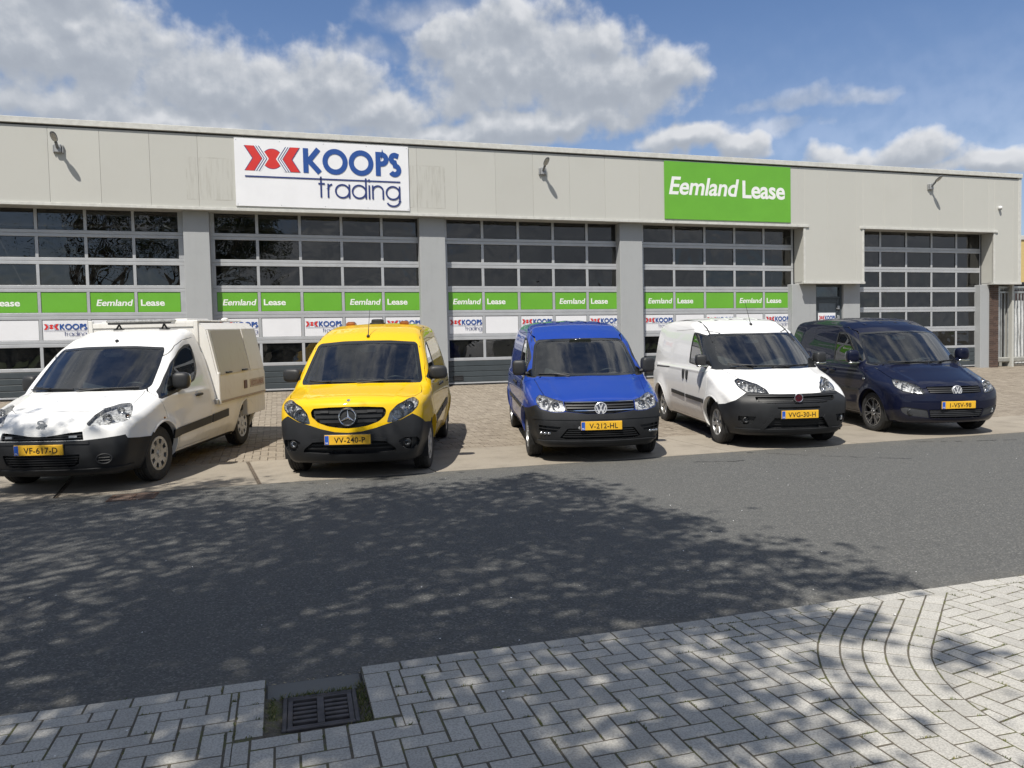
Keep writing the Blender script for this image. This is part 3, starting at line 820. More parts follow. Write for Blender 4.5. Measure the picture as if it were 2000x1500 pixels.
M_conc = _conc('concrete_pillar', (.36, .375, .385), .22)
M_alu = plain('aluminium_frame', (.46, .475, .495), .38, .25, vary=.06, scale=3)
M_section = plain('dark_door_section', (.050, .062, .070), .45, vary=.1, scale=3)
M_green = plain('green_vinyl', (.135, .40, .030), .38, vary=.035, scale=2, coat=.25)
M_wpanel = plain('white_vinyl', (.76, .77, .80), .4, vary=.02, scale=2, coat=.2)
M_signwhite = plain('sign_white', (.80, .81, .84), .45, vary=.02, scale=2)
M_red = plain('logo_red', (.62, .035, .030), .45, vary=.03); M_logoblue = plain('logo_blue', (.018, .075, .30), .45, vary=.03); M_navyink = plain('logo_navy', (.022, .040, .17), .45, vary=.03)
M_lwhite = plain('letter_white', (.82, .83, .82), .45, vary=.02)
M_pane = glass('door_pane', (.38, .39, .40), 1.9, 1.5, wav=.010, wscale=1.3, dust_sheen=.045)  # film lightens the panes where reflections alone leave them black
M_pane_clear = glass('door_pane_clear', (.50, .50, .48), 1.1, 1.5, wav=.006, wscale=1.1, dust_sheen=.05)
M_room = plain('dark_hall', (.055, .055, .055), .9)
M_doorgrey = plain('anthracite_door', (.055, .068, .078), .42, vary=.06)

bld = empty('garage_building', (8, WALL_Y, BASE)); tag(bld, 'long grey clad garage building with five glazed roller doors', 'building')
bld_inv = Matrix.Translation((-8, -WALL_Y, -BASE))
def bpart(name, mb, mat, parent=bld, smooth=None):
    mb.V = [(v[0] - 8, v[1] - WALL_Y, v[2] - BASE) for v in mb.V] if parent is bld else mb.V
    return mb.build(name, mat, parent, smooth)
# cladding panels, joint by joint
XL, XR = -9.46, 22.24
joints = [-4.55 + .981 * k for k in range(-5, 28)]; joints = [x for x in joints if x < XR - .1] + [XR]
pmesh = None
for a, b_ in zip(joints[:-1], joints[1:]):
    segs = [(a, b_)]
    for cut_ in (14.29, 16.29, 21.19):
        if a + .02 < cut_ < b_ - .02: segs = [(a, cut_), (cut_, b_)]
    for (p, q) in segs:
        mid = (p + q) / 2
        low = 14.29 <= mid <= 16.29 or mid >= 21.19
        g0 = .0012 if abs(p - a) < 1e-6 else 0; g1 = .0012 if abs(q - b_) < 1e-6 else 0
        z0 = 3.215 if low else Z_LIP1
        bpart('cladding_panel', MB().box(p + g0, q - g1, CLAD_Y, CLAD_Y + .08, z0, Z_CLAD, .0045), M_clad)
bpart('cladding_backing', MB().box(XL, XR - .01, CLAD_Y + .03, CLAD_Y + .2, Z_LIP1 + .01, Z_TOP - .05), M_soffit)
bpart('coping', MB().box(XL, XR + .03, CLAD_Y - .045, CLAD_Y + .5, Z_GAP, Z_TOP, .006), M_trim, smooth=20)
bpart('coping_gap', MB().box(XL, XR - .15, CLAD_Y + .012, CLAD_Y + .04, Z_CLAD, Z_GAP), M_trim_dark)
for (x0, x1, z) in ((XL, 14.42, Z_LIP0), (16.18, 21.30, Z_LIP0)):
    bpart('drip_trim', MB().box(x0, x1, CLAD_Y - .035, CLAD_Y + .06, z, z + .066, .004), M_trim, smooth=20)
    bpart('soffit', MB().box(x0 + (.0 if x0 < 0 else .12), x1 - .13, CLAD_Y + .06, WALL_Y + .05, z + .012, z + .05), M_soffit)
for (x0, x1) in ((14.24, 16.34), (21.14, XR + .02)):
    bpart('drip_trim', MB().box(x0, x1, CLAD_Y - .035, CLAD_Y + .06, 3.145, 3.21, .004), M_trim, smooth=20)
    bpart('soffit', MB().box(x0 + .05, x1 - .05, CLAD_Y + .06, WALL_Y, 3.155, 3.20), M_soffit)
for x, sg in ((14.29, -1), (16.29, 1), (21.19, -1)):
    bpart('jamb_panel', MB().box(min(x, x - sg * .04), max(x, x - sg * .04), CLAD_Y + .081, WALL_Y + .02, 3.211, Z_LIP0 + .011), M_clad)
    bpart('corner_trim', MB().box(x - .035 if sg < 0 else x - .03, x + .03 if sg < 0 else x + .035, CLAD_Y - .012, CLAD_Y + .03, 3.211, Z_LIP0 - .001, .003), M_trim, smooth=20)
bpart('corner_trim', MB().box(XR - .10, XR + .012, CLAD_Y - .012, CLAD_Y + .2, 3.211, Z_GAP - .002, .003), M_trim, smooth=20)
bpart('side_wall', MB().box(XR - .08, XR, CLAD_Y + .21, 44, .4, Z_TOP - .06), M_clad)
bpart('roof', MB().box(XL, XR - .09, CLAD_Y + .21, 44, Z_TOP - .25, Z_TOP - .08), M_trim_dark)
# inside of the hall
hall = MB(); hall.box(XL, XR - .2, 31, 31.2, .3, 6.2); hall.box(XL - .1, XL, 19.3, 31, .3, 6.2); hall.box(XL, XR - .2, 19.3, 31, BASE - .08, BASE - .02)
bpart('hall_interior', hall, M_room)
lampm = MB()
for xx in (-4, 1.5, 7, 12.5, 18):
    for yy in (22.5, 27): lampm.box(xx - .7, xx + .7, yy - .06, yy + .06, 5.2, 5.28, .01)
bpart('hall_light_fitting', lampm, M_white_ink)
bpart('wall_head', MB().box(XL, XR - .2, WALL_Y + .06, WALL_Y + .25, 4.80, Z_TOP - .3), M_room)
# pillars
for (x0, x1, y, zt) in ((-7.46, -6.91, PIL_Y, 4.742), (-1.992, -1.443, PIL_Y, 4.742), (3.353, 3.992, PIL_Y, 4.742), (8.688, 9.344, PIL_Y, 4.742), (14.06, 14.868, PIL_Y + .05, 3.155), (15.815, 16.40, PIL_Y + .05, 3.155), (20.93, 21.285, PIL_Y + .05, 3.155)):
    bpart('pillar', MB().box(x0, x1, y, WALL_Y + .3, BASE - .25, zt, .008), M_conc, smooth=20)

PITCH, PH, ROW_T = .602, .452, 4.294
def letter_piece(V, F, s_, sx, dx, dz, lean=0.0): return ([((a * sx + lean * b) * s_ + dx, b * s_ + dz) for a, b in V], F)
def koops_art(x0, x1, zb, cap, y, line_z=None, tr_h=None, tr_b=None, tr_x0=None, n_mats=True):
    """logo, name and line as (material, MB) lists on a plane facing the street"""
    out = {}
    def put(m, pieces, lift=.0012):
        fb = flat(pieces, (0, y, 0), (1, 0, 0), (0, 0, 1), (0, -1, 0), lift + .0022 * len(out)); mb = out.setdefault(m, MB()); mb.add(fb.V, fb.F)
    L, W = koops_logo(); lw = (x1 - x0) * .345; s_ = lw / W
    lines, w, kw = koops_name(); kx = x0 + (x1 - x0) * .365; ks = (x1 - kx) / kw
    for k_, (p, c) in enumerate(L):
        V, F = ccw([(x0 + a * s_, zb + b * cap) for a, b in p], [tuple(range(len(p)))])
        fb_ = flat([(V, F)], (0, y, 0), (1, 0, 0), (0, 0, 1), (0, -1, 0), .0012 + .0007 * k_); out.setdefault((M_red, M_navyink, M_signwhite)[c], MB()).add(fb_.V, fb_.F)
    sx = ks; pcs = []
    for ln in lines:
        V, F = strokes([ln], w); V = [(kx + a * sx, zb + b * cap) for a, b in V]; pcs.append(ccw(V, F))
    put(M_logoblue, pcs)
    if line_z is not None: put(M_navyink, [ccw([(x0, line_z), (x1, line_z), (x1, line_z + cap * .055), (x0, line_z + cap * .055)], [(0, 1, 2, 3)])])
    if tr_h:
        lines, w, tw = trading_name(); ts = (x1 - tr_x0) / tw; pcs = []
        for ln in lines:
            V, F = strokes([ln], w); pcs.append(ccw([(tr_x0 + a * ts, tr_b + b * tr_h) for a, b in V], F))
        put(M_navyink, pcs)
    return out
def ring(x0, x1, z0, z1, w, ya, yb):
    o = [(x0, z0), (x1, z0), (x1, z1), (x0, z1)]; i = [(x0 + w, z0 + w), (x1 - w, z0 + w), (x1 - w, z1 - w), (x0 + w, z1 - w)]
    V = [(a, y, b) for y in (ya, yb) for L in (o, i) for a, b in L]; F = []
    for k in range(4):
        j = (k + 1) % 4; F += [(k, j, 4 + j, 4 + k), (4 + k, 4 + j, 12 + j, 12 + k)]
    return MB().add(V, F)
def door(xs, first_empty=False, art=True, rows_vinyl=True, x_l=None, x_r=None):
    """one overhead door: xs = list of pane (left, right)"""
    x0 = x_l if x_l is not None else xs[0][0] - .07; x1 = x_r if x_r is not None else xs[-1][1] + .09
    d = empty('sectional_door', (x0 - 8, 0, 0), 0, bld)
    off = Vector((x0, WALL_Y, BASE))
    def dp(name, mb, mat, smooth=None):
        mb.V = [(v[0] - off.x, v[1] - off.y, v[2] - off.z) for v in mb.V]; return mb.build(name, mat, d, smooth)
    zr = [(ROW_T - PITCH * r, ROW_T - PITCH * r + PH) for r in range(6)]
    # rails: each joint between two sections is two profiles with a shadow gap
    for r in range(7):
        zt = zr[r - 1][0] if r else zr[0][1] + .10; zb = zr[r][1] if r < 6 else zr[5][0] - .075
        if r == 0: dp('door_rail', MB().box(x0, x1, WALL_Y, WALL_Y + .05, zb, zt, .006), M_alu, 20); continue
        m = (zt + zb) / 2 if r < 6 else zb
        if r < 6:
            mb = MB().box(x0, x1, WALL_Y, WALL_Y + .05, m + .003, zt, .006); mb.box(x0, x1, WALL_Y, WALL_Y + .05, zb, m - .003, .006); mb.box(x0, x1, WALL_Y + .012, WALL_Y + .045, m - .004, m + .004)
        else: mb = MB().box(x0, x1, WALL_Y, WALL_Y + .05, zb, zt, .006)
        dp('door_rail', mb, M_alu, 20)
    for r in range(6):
        edges = [x0] + [v for p in xs for v in p] + [x1]
        for i in range(0, len(edges), 2): dp('door_stile', MB().box(edges[i], edges[i + 1], WALL_Y + .002, WALL_Y + .048, zr[r][0] - .001, zr[r][1] + .001, .004), M_alu, 20)
        for i, (a, b_) in enumerate(xs):
            kind = 'glass' if (r < 3 or r == 5 or not rows_vinyl) else ('green' if r == 3 else 'white')
            z0, z1 = zr[r]
            if kind == 'glass':
                mb = MB(); t = random.uniform(-.004, .004); t2 = random.uniform(-.004, .004); y = WALL_Y + .022
                mb.add([(a, y + t, z0), (b_, y - t, z0), (b_, y - t + t2, z1), (a, y + t + t2, z1)], [(0, 1, 2, 3)])
                dp('pane', mb, M_pane)
                dp('glazing_seal', ring(a, b_, z0, z1, .008, y - .008, y + .008), M_rubber)
            else:
                dp('vinyl_panel', MB().box(a + .006, b_ - .006, WALL_Y + .012, WALL_Y + .03, z0 + .006, z1 - .006, .002), M_green if kind == 'green' else M_wpanel)
                dp('glazing_seal', ring(a, b_, z0, z1, .007, WALL_Y + .010, WALL_Y + .028), M_rubber)
                yy = WALL_Y + .012
                if kind == 'green' and i in (0, 3):
                    V, F, W = text_polys('Eemland', .018, 0, .98); w_ = (b_ - a) * .83; s_ = .142; lean = .20
                    sx = (w_ / s_ - lean * 1.0) / W
                    dp('lettering', flat([letter_piece(V, F, s_, sx, a + (b_ - a) * .135, z0 + .150, lean)], (0, yy, 0), (1, 0, 0), (0, 0, 1), (0, -1, 0), .0015), M_lwhite)
                if kind == 'green' and i in (1, 4):
                    V, F, W = text_polys('Lease', .022, 0, .98); s_ = .142; sx = (b_ - a) * .55 / s_ / W
                    dp('lettering', flat([letter_piece(V, F, s_, sx, a + (b_ - a) * .07, z0 + .150)], (0, yy, 0), (1, 0, 0), (0, 0, 1), (0, -1, 0), .0015), M_lwhite)
                if kind == 'white' and i in (0, 2, 4):
                    w_ = b_ - a
                    for m, mb in koops_art(a + w_ * .035, b_ - w_ * .03, z0 + .235, .125, yy, z0 + .208, .070, z0 + .095, a + w_ * .47).items(): dp('lettering' if m is M_logoblue else 'logo', mb, m)
    # dark bottom section with its ribs, grip and seal
    zb = BASE + .075; zt = zr[5][0] - .078; n = 4; h = (zt - zb) / n
    for k in range(n): dp('door_section', MB().box(x0, x1, WALL_Y + .002, WALL_Y + .045, zb + k * h + .003, zb + (k + 1) * h - .003, .010), M_section, 30)
    dp('door_section_core', MB().box(x0 + .01, x1 - .01, WALL_Y + .018, WALL_Y + .04, zb, zt), M_trim_dark)
    dp('bottom_rail', MB().box(x0, x1, WALL_Y - .002, WALL_Y + .05, BASE + .036, zb - .001, .004), M_alu, 20)
    dp('bottom_seal', MB().box(x0, x1, WALL_Y + .006, WALL_Y + .045, BASE - .02, BASE + .036), M_rubber)
    mb = MB(); xg = x0 + .17
    for q in ((xg, xg + .26, zb + .155, zb + .175), (xg, xg + .26, zb + .055, zb + .075), (xg, xg + .02, zb + .075, zb + .155), (xg + .24, xg + .26, zb + .075, zb + .155)): mb.box(q[0], q[1], WALL_Y - .014, WALL_Y + .003, q[2], q[3], .004)
    mb.box(xg + .02, xg + .24, WALL_Y - .003, WALL_Y + .001, zb + .075, zb + .155)
    dp('door_grip', mb, M_black, 30)
    dp('guide_rail', MB().box(x1 + .002, x1 + .05, WALL_Y + .01, WALL_Y + .08, BASE - .02, 4.74), M_trim_dark)
    return d
def pan(x, n=5, pitch=.955, w=.885): return [(x + pitch * i, x + pitch * i + w) for i in range(n)]
door(pan(-6.855, 5, .9585, .895), x_l=-6.92, x_r=-1.998)
door(pan(-1.353, 5, .963, .897), x_l=-1.46, x_r=3.42)
door(pan(4.085, 5, .950, .880), x_l=3.99, x_r=8.80)
door(pan(9.50, 5, .949, .882), x_l=9.34, x_r=14.245)
door(pan(16.385, 5, .960, .892), x_l=16.31, x_r=21.14, rows_vinyl=False)
# personnel door
pd = empty('personnel_door', (14.868 - 8, -.2, 0), 0, bld); po = Vector((14.868, WALL_Y - .2, BASE))
def pp(name, mb, mat, smooth=None):
    mb.V = [(v[0] - po.x, v[1] - po.y, v[2] - po.z) for v in mb.V]; return mb.build(name, mat, pd, smooth)
y0 = WALL_Y - .12
mb = MB(); mb.box(14.868, 14.935, y0, y0 + .1, BASE - .05, 3.15, .004); mb.box(15.748, 15.815, y0, y0 + .1, BASE - .05, 3.15, .004); mb.box(14.936, 15.747, y0, y0 + .1, 2.74, 2.80, .004); mb.box(14.936, 15.747, y0, y0 + .1, 3.09, 3.15, .004); pp('door_frame', mb, M_doorgrey, 20)
pp('transom_pane', MB().box(14.936, 15.747, y0 + .05, y0 + .06, 2.80, 3.09), M_pane)
mb = MB(); mb.box(14.94, 15.04, y0 + .02, y0 + .07, BASE, 2.735, .004); mb.box(15.643, 15.743, y0 + .02, y0 + .07, BASE, 2.735, .004); mb.box(15.041, 15.642, y0 + .02, y0 + .07, 2.62, 2.735, .004); mb.box(15.041, 15.642, y0 + .02, y0 + .07, BASE, BASE + .2, .004); pp('door_leaf', mb, M_doorgrey, 20)
pp('door_infill', MB().box(15.041, 15.642, y0 + .04, y0 + .06, BASE + .2, 2.62), plain('door_infill', (.13, .155, .175), .4))
pp('notice', MB().box(15.0, 15.60, y0 + .008, y0 + .016, 1.90, 2.33, .002), M_wpanel)
for m, mb in koops_art(15.03, 15.58, 2.13, .12, y0 + .008, 2.10, .06, 2.0, 15.30).items(): pp('lettering' if m is M_logoblue else 'logo', mb, m)
for z in (2.47, 2.18): pp('door_lock', MB().box(15.66, 15.735, y0 - .02, y0 + .02, z - .04, z + .07, .01).box(15.60, 15.67, y0 - .05, y0 - .03, z - .03, z - .005, .006), M_silver, 30)
# brick pier at the end of the front
mb = MB(); mb.box(21.295, 21.60, PIL_Y + .012, WALL_Y + .6, BASE - .2, 3.15); bpart('pier_core', mb, plain('mortar', (.20, .185, .165), .9))
mb = MB(); row = 0; z = BASE - .05
while z < 3.12:
    xs_ = [21.29, 21.50, 21.605] if row % 2 == 0 else [21.29, 21.395, 21.605]
    for a, b_ in zip(xs_[:-1], xs_[1:]): mb.box(a + .004, b_ - .006, PIL_Y + random.uniform(0, .003), PIL_Y + .06, z, min(z + .052, 3.14))
    z += .0625; row += 1
def _brick(k, b):
    setp(b, (.10, .065, .05), .85); r = k.new('ShaderNodeNewGeometry').outputs['Random Per Island']
    k.l.new(k.mixc(k.noise(geo_co(k), 50, 3, .6).outputs[0], k.ramp(r, [(0, (.055, .036, .030)), (.5, (.105, .066, .050)), (1, (.16, .105, .08))]), (.09, .06, .05)), b.inputs['Base Color'])
o = bpart('pier_bricks', mb, material('pier_brick', _brick)); o['kind'] = 'stuff'

# ---- sign boards
def board(name, x0, x1, z0, z1, mat, label):
    r = MB().box(0, x1 - x0, -.022, 0, 0, z1 - z0, .002).build(name, mat); r.location = (x0, CLAD_Y - .006, z0)
    tag(r, label, 'sign'); return r
sw = board('signboard', -.835, 3.093, 4.845, 6.362, M_signwhite, 'large white signboard with red arrow logo and blue KOOPS trading lettering')
art = koops_art(.21, 3.72, .80, .56, -.022, .655, .325, .245, 1.80)
for m, mb in art.items(): mb.build('lettering' if m is M_logoblue else 'logo', m, sw)
for xs_ in (.04, .98, 1.96, 2.94, 3.89):
    for zs in (.04, 1.477): MB().lathe([(.009, 0), (.008, .003), (.001, .004)], (xs_, -.022, zs), (0, -1, 0), 8, cap=False).build('screw', M_silver, sw)
sg_ = board('signboard', 9.90, 13.818, 4.845, 6.366, M_green, 'large green signboard with white Eemland Lease lettering')
V1, F1, W1 = text_polys('Eemland', .020, 0, .97); V2, F2, W2 = text_polys('Lease', .024, 0, .97)
s_ = .475; sx1 = (2.14 / s_ - .20) / W1; sx2 = 1.36 / s_ / W2
flat([letter_piece(V1, F1, s_, sx1, .13, .665, .20), letter_piece(V2, F2, s_, sx2, 2.37, .640)], (0, -.022, 0), (1, 0, 0), (0, 0, 1), (0, -1, 0), .0015).build('lettering', M_lwhite, sg_)

# ---- flood lights and the detector
M_lampgrey = plain('lamp_grey', (.17, .18, .19), .5); M_lampbox = plain('lamp_bracket', (.34, .35, .36), .5, .3); M_lampglass = plain('lamp_glass', (.42, .41, .38), .25)
FL = [((-4.351, 5.93), 'grey flood light on the front left of the white signboard', 0.0), ((6.49, 5.94), 'grey flood light on the front between the white and green signboards', .0), ((18.70, 6.03), 'grey flood light on the front above the right-hand door', 0.0)]
for (x, z), lab, yaw in FL:
    r = empty('flood_light', (x, CLAD_Y, z)); tag(r, lab, 'light', 'flood lights along the front')
    MB().box(-.065, .065, -.085, -.001, -.09, .085, .012).build('bracket', M_lampbox, r, 30)
    mb = MB(); mb.box(-.10, -.076, -.05, -.002, -.09, .07, .004); mb.box(.076, .10, -.05, -.002, -.09, .07, .004); mb.build('side_plate', M_lampbox, r, 30)
    R_ = Matrix.Rotation(-.52, 3, 'X')
    mb = MB(); mb.tube([(0, -.07, .0), (0, -.20, .095)], [.03, .032], 10); mb.ell((0, -.33, .170), (.066, .150, .026), 2.3, 22, 10, M=R_); h = mb.build('lamp_head', M_lampgrey, r, 50)
    mb = MB(); mb.ell((0, -.335, .157), (.055, .125, .022), 2.2, 22, 8, M=R_); mb.build('lamp_glass', M_lampglass, h, 50)
r = MB().ell((0, -.05, 0), (.045, .06, .05), 2.6, 16, 10).build('alarm_box', M_white_ink, None, 60); r.location = (21.36, CLAD_Y, 5.49); tag(r, 'small white detector on the cladding near the right corner', 'sensor')
MB().box(-.03, .03, -.09, -.02, -.065, -.03, .006).build('detector_eye', M_lampgrey, r, 30)

# ---------------------------------------------------------------- ground, road, pavement
def _asphalt(k, b):
    setp(b, (.085, .087, .086), .85, 0, .35)
    co = geo_co(k)
    v = k.new('ShaderNodeTexVoronoi'); k.l.new(co, v.inputs['Vector']); v.inputs['Scale'].default_value = 110
    sp = k.new('ShaderNodeSeparateColor'); k.l.new(v.outputs['Color'], sp.inputs[0])
    fine = k.noise(co, 240, 3, .6).outputs[0]; big = k.noise(co, .45, 6, .6).outputs[0]; mid = k.noise(co, 3.5, 5, .6).outputs[0]
    c = k.ramp(sp.outputs[0], [(0, (.072, .073, .071)), (.55, (.100, .101, .097)), (.88, (.134, .134, .128)), (1, (.21, .206, .192))])
    c = k.mixc(k.math('MULTIPLY', k.step(big, .35, .7), .25), c, (.115, .114, .108))
    c = k.mixc(k.math('MULTIPLY', k.step(mid, .55, .8), .22), c, (.058, .059, .060))
    s_ = k.new('ShaderNodeSeparateXYZ'); k.l.new(co, s_.inputs[0])
    spill = k.math('MULTIPLY', k.step(k.noise(k.vec('MULTIPLY', co, (.5, 1.6, 1)), 1.1, 7, .7).outputs[0], .63, .74), .38); c = k.mixc(spill, c, (.045, .045, .046))
    grit = k.math('ADD', k.step(s_.outputs[1], ROAD_Y1 - .55, ROAD_Y1), k.math('SUBTRACT', 1.0, k.step(s_.outputs[1], ROAD_Y0, ROAD_Y0 + .28)))
    c = k.mixc(k.math('MULTIPLY', k.math('MULTIPLY', grit, k.step(k.noise(co, 5, 6, .7).outputs[0], .35, .7)), .45), c, (.17, .155, .125))
    k.l.new(c, b.inputs['Base Color'])
    h = k.math('ADD', k.math('MULTIPLY', v.outputs['Distance'], .9), k.math('MULTIPLY', fine, .5))
    bump(k, b, h, .75, .006)
M_asphalt = material('asphalt', _asphalt)
def brickmat(name, lo, hi, speck, sc=150):
    def fn(k, b):
        setp(b, lo, .88, 0, .3)
        oi = k.new('ShaderNodeObjectInfo').outputs['Random']; isl = k.new('ShaderNodeNewGeometry').outputs['Random Per Island']
        r = k.math('FRACT', k.math('ADD', oi, isl)); co = geo_co(k)
        n = k.noise(co, sc, 3, .65).outputs[0]; m = k.noise(co, 6, 5, .6).outputs[0]
        c = k.mixc(r, lo, hi); c = k.mixc(k.step(n, .36, .62), k.mixc(.42, c, speck), c)
        c = k.mixc(k.math('MULTIPLY', k.step(n, .66, .80), .45), c, tuple(min(1, x * 1.8) for x in hi))
        c = k.mixc(k.math('MULTIPLY', k.step(m, .45, .8), .34), c, tuple(x * .58 for x in lo)); big = k.noise(co, 1.3, 5, .6).outputs[0]; c = k.mixc(k.math('MULTIPLY', k.step(big, .48, .72), .22), c, (lo[0] * .60, lo[1] * .57, lo[2] * .50)); k.l.new(c, b.inputs['Base Color'])
        bump(k, b, n, .6, .003)
    return material(name, fn)
M_paver = brickmat('concrete_paver', (.43, .418, .385), (.515, .50, .46), (.13, .125, .115), 120)
M_apron = brickmat('tan_paver', (.25, .213, .170), (.335, .292, .235), (.13, .11, .09), 60)
def _joint(k, b):
    setp(b, (.07, .06, .04), .95); co = geo_co(k); n = k.noise(co, 9, 6, .65).outputs[0]; f = k.noise(co, 130, 3, .6).outputs[0]
    c = k.mixc(k.step(n, .48, .62), (.095, .083, .064), (.095, .10, .035)); c = k.mixc(k.step(f, .5, .8), c, (.20, .17, .12)); k.l.new(c, b.inputs['Base Color']); bump(k, b, f, .8, .006)
M_joint = material('joint_sand_and_moss', _joint)
def _slab(k, b):
    setp(b, (.33, .29, .235), .85, 0, .3); co = geo_co(k); oi = k.new('ShaderNodeObjectInfo').outputs['Random']
    n = k.noise(co, 2.2, 7, .65).outputs[0]; f = k.noise(co, 90, 4, .65).outputs[0]
    c = k.mixc(oi, (.29, .258, .212), (.335, .298, .246)); c = k.mixc(k.math('MULTIPLY', k.step(n, .42, .72), .55), c, (.19, .168, .137)); c = k.mixc(k.math('MULTIPLY', k.step(f, .48, .72), .5), c, (.14, .125, .105)); k.l.new(c, b.inputs['Base Color']); bump(k, b, f, .4, .003)
M_slab = material('concrete_slab', _slab)
M_soil = plain('earth', (.09, .08, .06), .95, vary=.3, scale=.6)

g = mesh_obj('ground', [(-700, -700, -.035), (700, -700, -.035), (700, 900, -.035), (-700, 900, -.035)], [(0, 1, 2, 3)], M_soil); g['kind'] = 'structure'
road = mesh_obj('road', [(-140, ROAD_Y0 - .25, 0), (160, ROAD_Y0 - .25, 0), (160, ROAD_Y1, 0), (-140, ROAD_Y1, 0)], [(0, 1, 2, 3)], M_asphalt); road['kind'] = 'structure'

def proj_area(P):
    """size of a flat outline in the picture, 0 when outside it"""
    q = []
    for p in P:
        d = Vector(p) - Vector((0, 0, EYE)); z = d.dot(fw)
        if z < .3: return 0
        q.append((1000 + 1502 * d.dot(rt) / z, 750 - 1502 * d.dot(up) / z))
    cx = sum(a for a, b in q) / len(q); cy = sum(b for a, b in q) / len(q)
    if not (-60 < cx < 2060 and -60 < cy < 1580): return 0
    return abs(sum(q[k][0] * q[(k + 1) % len(q)][1] - q[(k + 1) % len(q)][0] * q[k][1] for k in range(len(q)))) / 2
def clip(poly, a, b, c):
    """keep the side a*x + b*y <= c"""
    out = []; n = len(poly)
    for k in range(n):
        p, q = poly[k], poly[(k + 1) % n]; dp, dq = a * p[0] + b * p[1] - c, a * q[0] + b * q[1] - c
        if dp <= 0: out.append(p)
        if (dp < 0 < dq) or (dq < 0 < dp):
            t = dp / (dp - dq); out.append((p[0] + t * (q[0] - p[0]), p[1] + t * (q[1] - p[1])))
    return out
def area(p): return abs(sum(p[k][0] * p[(k + 1) % len(p)][1] - p[(k + 1) % len(p)][0] * p[k][1] for k in range(len(p)))) / 2
def brick_geo(poly, hz, ch=.003, depth=.03, zf=None, tilt=(0, 0), chamfer=True):
    """a paving brick with worn edges: outline, top height"""
    n = len(poly); cx = sum(p[0] for p in poly) / n; cy = sum(p[1] for p in poly) / n
    def zz(x, y): return hz + (zf(y) if zf else 0) + tilt[0] * (x - cx) + tilt[1] * (y - cy)
    ins = []
    for k in range(n):
        d = math.hypot(poly[k][0] - cx, poly[k][1] - cy) or 1; f = max(0, 1 - 1.35 * ch / d); ins.append((cx + (poly[k][0] - cx) * f, cy + (poly[k][1] - cy) * f))
    if chamfer:
        V = [(x, y, zz(x, y) - depth) for x, y in poly] + [(x, y, zz(x, y) - ch) for x, y in poly] + [(x, y, zz(x, y)) for x, y in ins]
        F = [(k, (k + 1) % n, (k + 1) % n + n, k + n) for k in range(n)] + [(k + n, (k + 1) % n + n, (k + 1) % n + 2 * n, k + 2 * n) for k in range(n)] + [tuple(range(2 * n, 3 * n))]
    else:
        V = [(x, y, zz(x, y) - depth) for x, y in poly] + [(x, y, zz(x, y)) for x, y in poly]
        F = [(k, (k + 1) % n, (k + 1) % n + n, k + n) for k in range(n)] + [tuple(range(n, 2 * n))]
    return V, F
def ccw2(p): return p if sum(p[k][0] * p[(k + 1) % len(p)][1] - p[(k + 1) % len(p)][0] * p[k][1] for k in range(len(p))) > 0 else p[::-1]
def herringbone(x0, x1, y0, y1, L, ang=0.0, o=(0, 0), joint=.006):
    """brick outlines of a 90 degree herringbone bond turned by ang about o"""
    w = L / 2; ca, sa = math.cos(ang), math.sin(ang); R = max(abs(x1 - x0), abs(y1 - y0)) * (1.5 if ang else 1.0)
    cx, cy = ((x0 + x1) / 2, (y0 + y1) / 2)
    u0 = (cx - o[0]) * ca + (cy - o[1]) * sa; v0 = -(cx - o[0]) * sa + (cy - o[1]) * ca
    hx = (x1 - x0) / 2 if not ang else R / 1.4; hy = (y1 - y0) / 2 if not ang else R / 1.4
    out = []
    for i in range(int((u0 - hx) / w) - 2, int((u0 + hx) / w) + 3):
        for j in range(int((v0 - hy) / w) - 2, int((v0 + hy) / w) + 3):
            c = (i + j) % 4
            if c == 0: r = (i * w, j * w, (i + 2) * w, (j + 1) * w)
            elif c == 2: r = (i * w, j * w, (i + 1) * w, (j + 2) * w)
            else: continue
            g_ = joint / 2 + random.uniform(0, .0012); r = (r[0] + g_, r[1] + g_, r[2] - g_, r[3] - g_)
            jx, jy = random.uniform(-.0012, .0012), random.uniform(-.0012, .0012)
            p = [(o[0] + (a + jx) * ca - (b + jy) * sa, o[1] + (a + jx) * sa + (b + jy) * ca) for a, b in ((r[0], r[1]), (r[2], r[1]), (r[2], r[3]), (r[0], r[3]))]
            mx = sum(a for a, b in p) / 4; my = sum(b for a, b in p) / 4
            if x0 - L < mx < x1 + L and y0 - L < my < y1 + L: out.append(p)
    return out
PAVE_Z = .032
KX0, KX1, KY0 = -.108, .300, 2.955                    # the notch round the gully
AC, AR0, AR1 = (3.50, 2.05), 1.0, 1.475              # curved band
pav_root = mesh_obj('pavement', [], [], M_joint); pav_root['kind'] = 'structure'
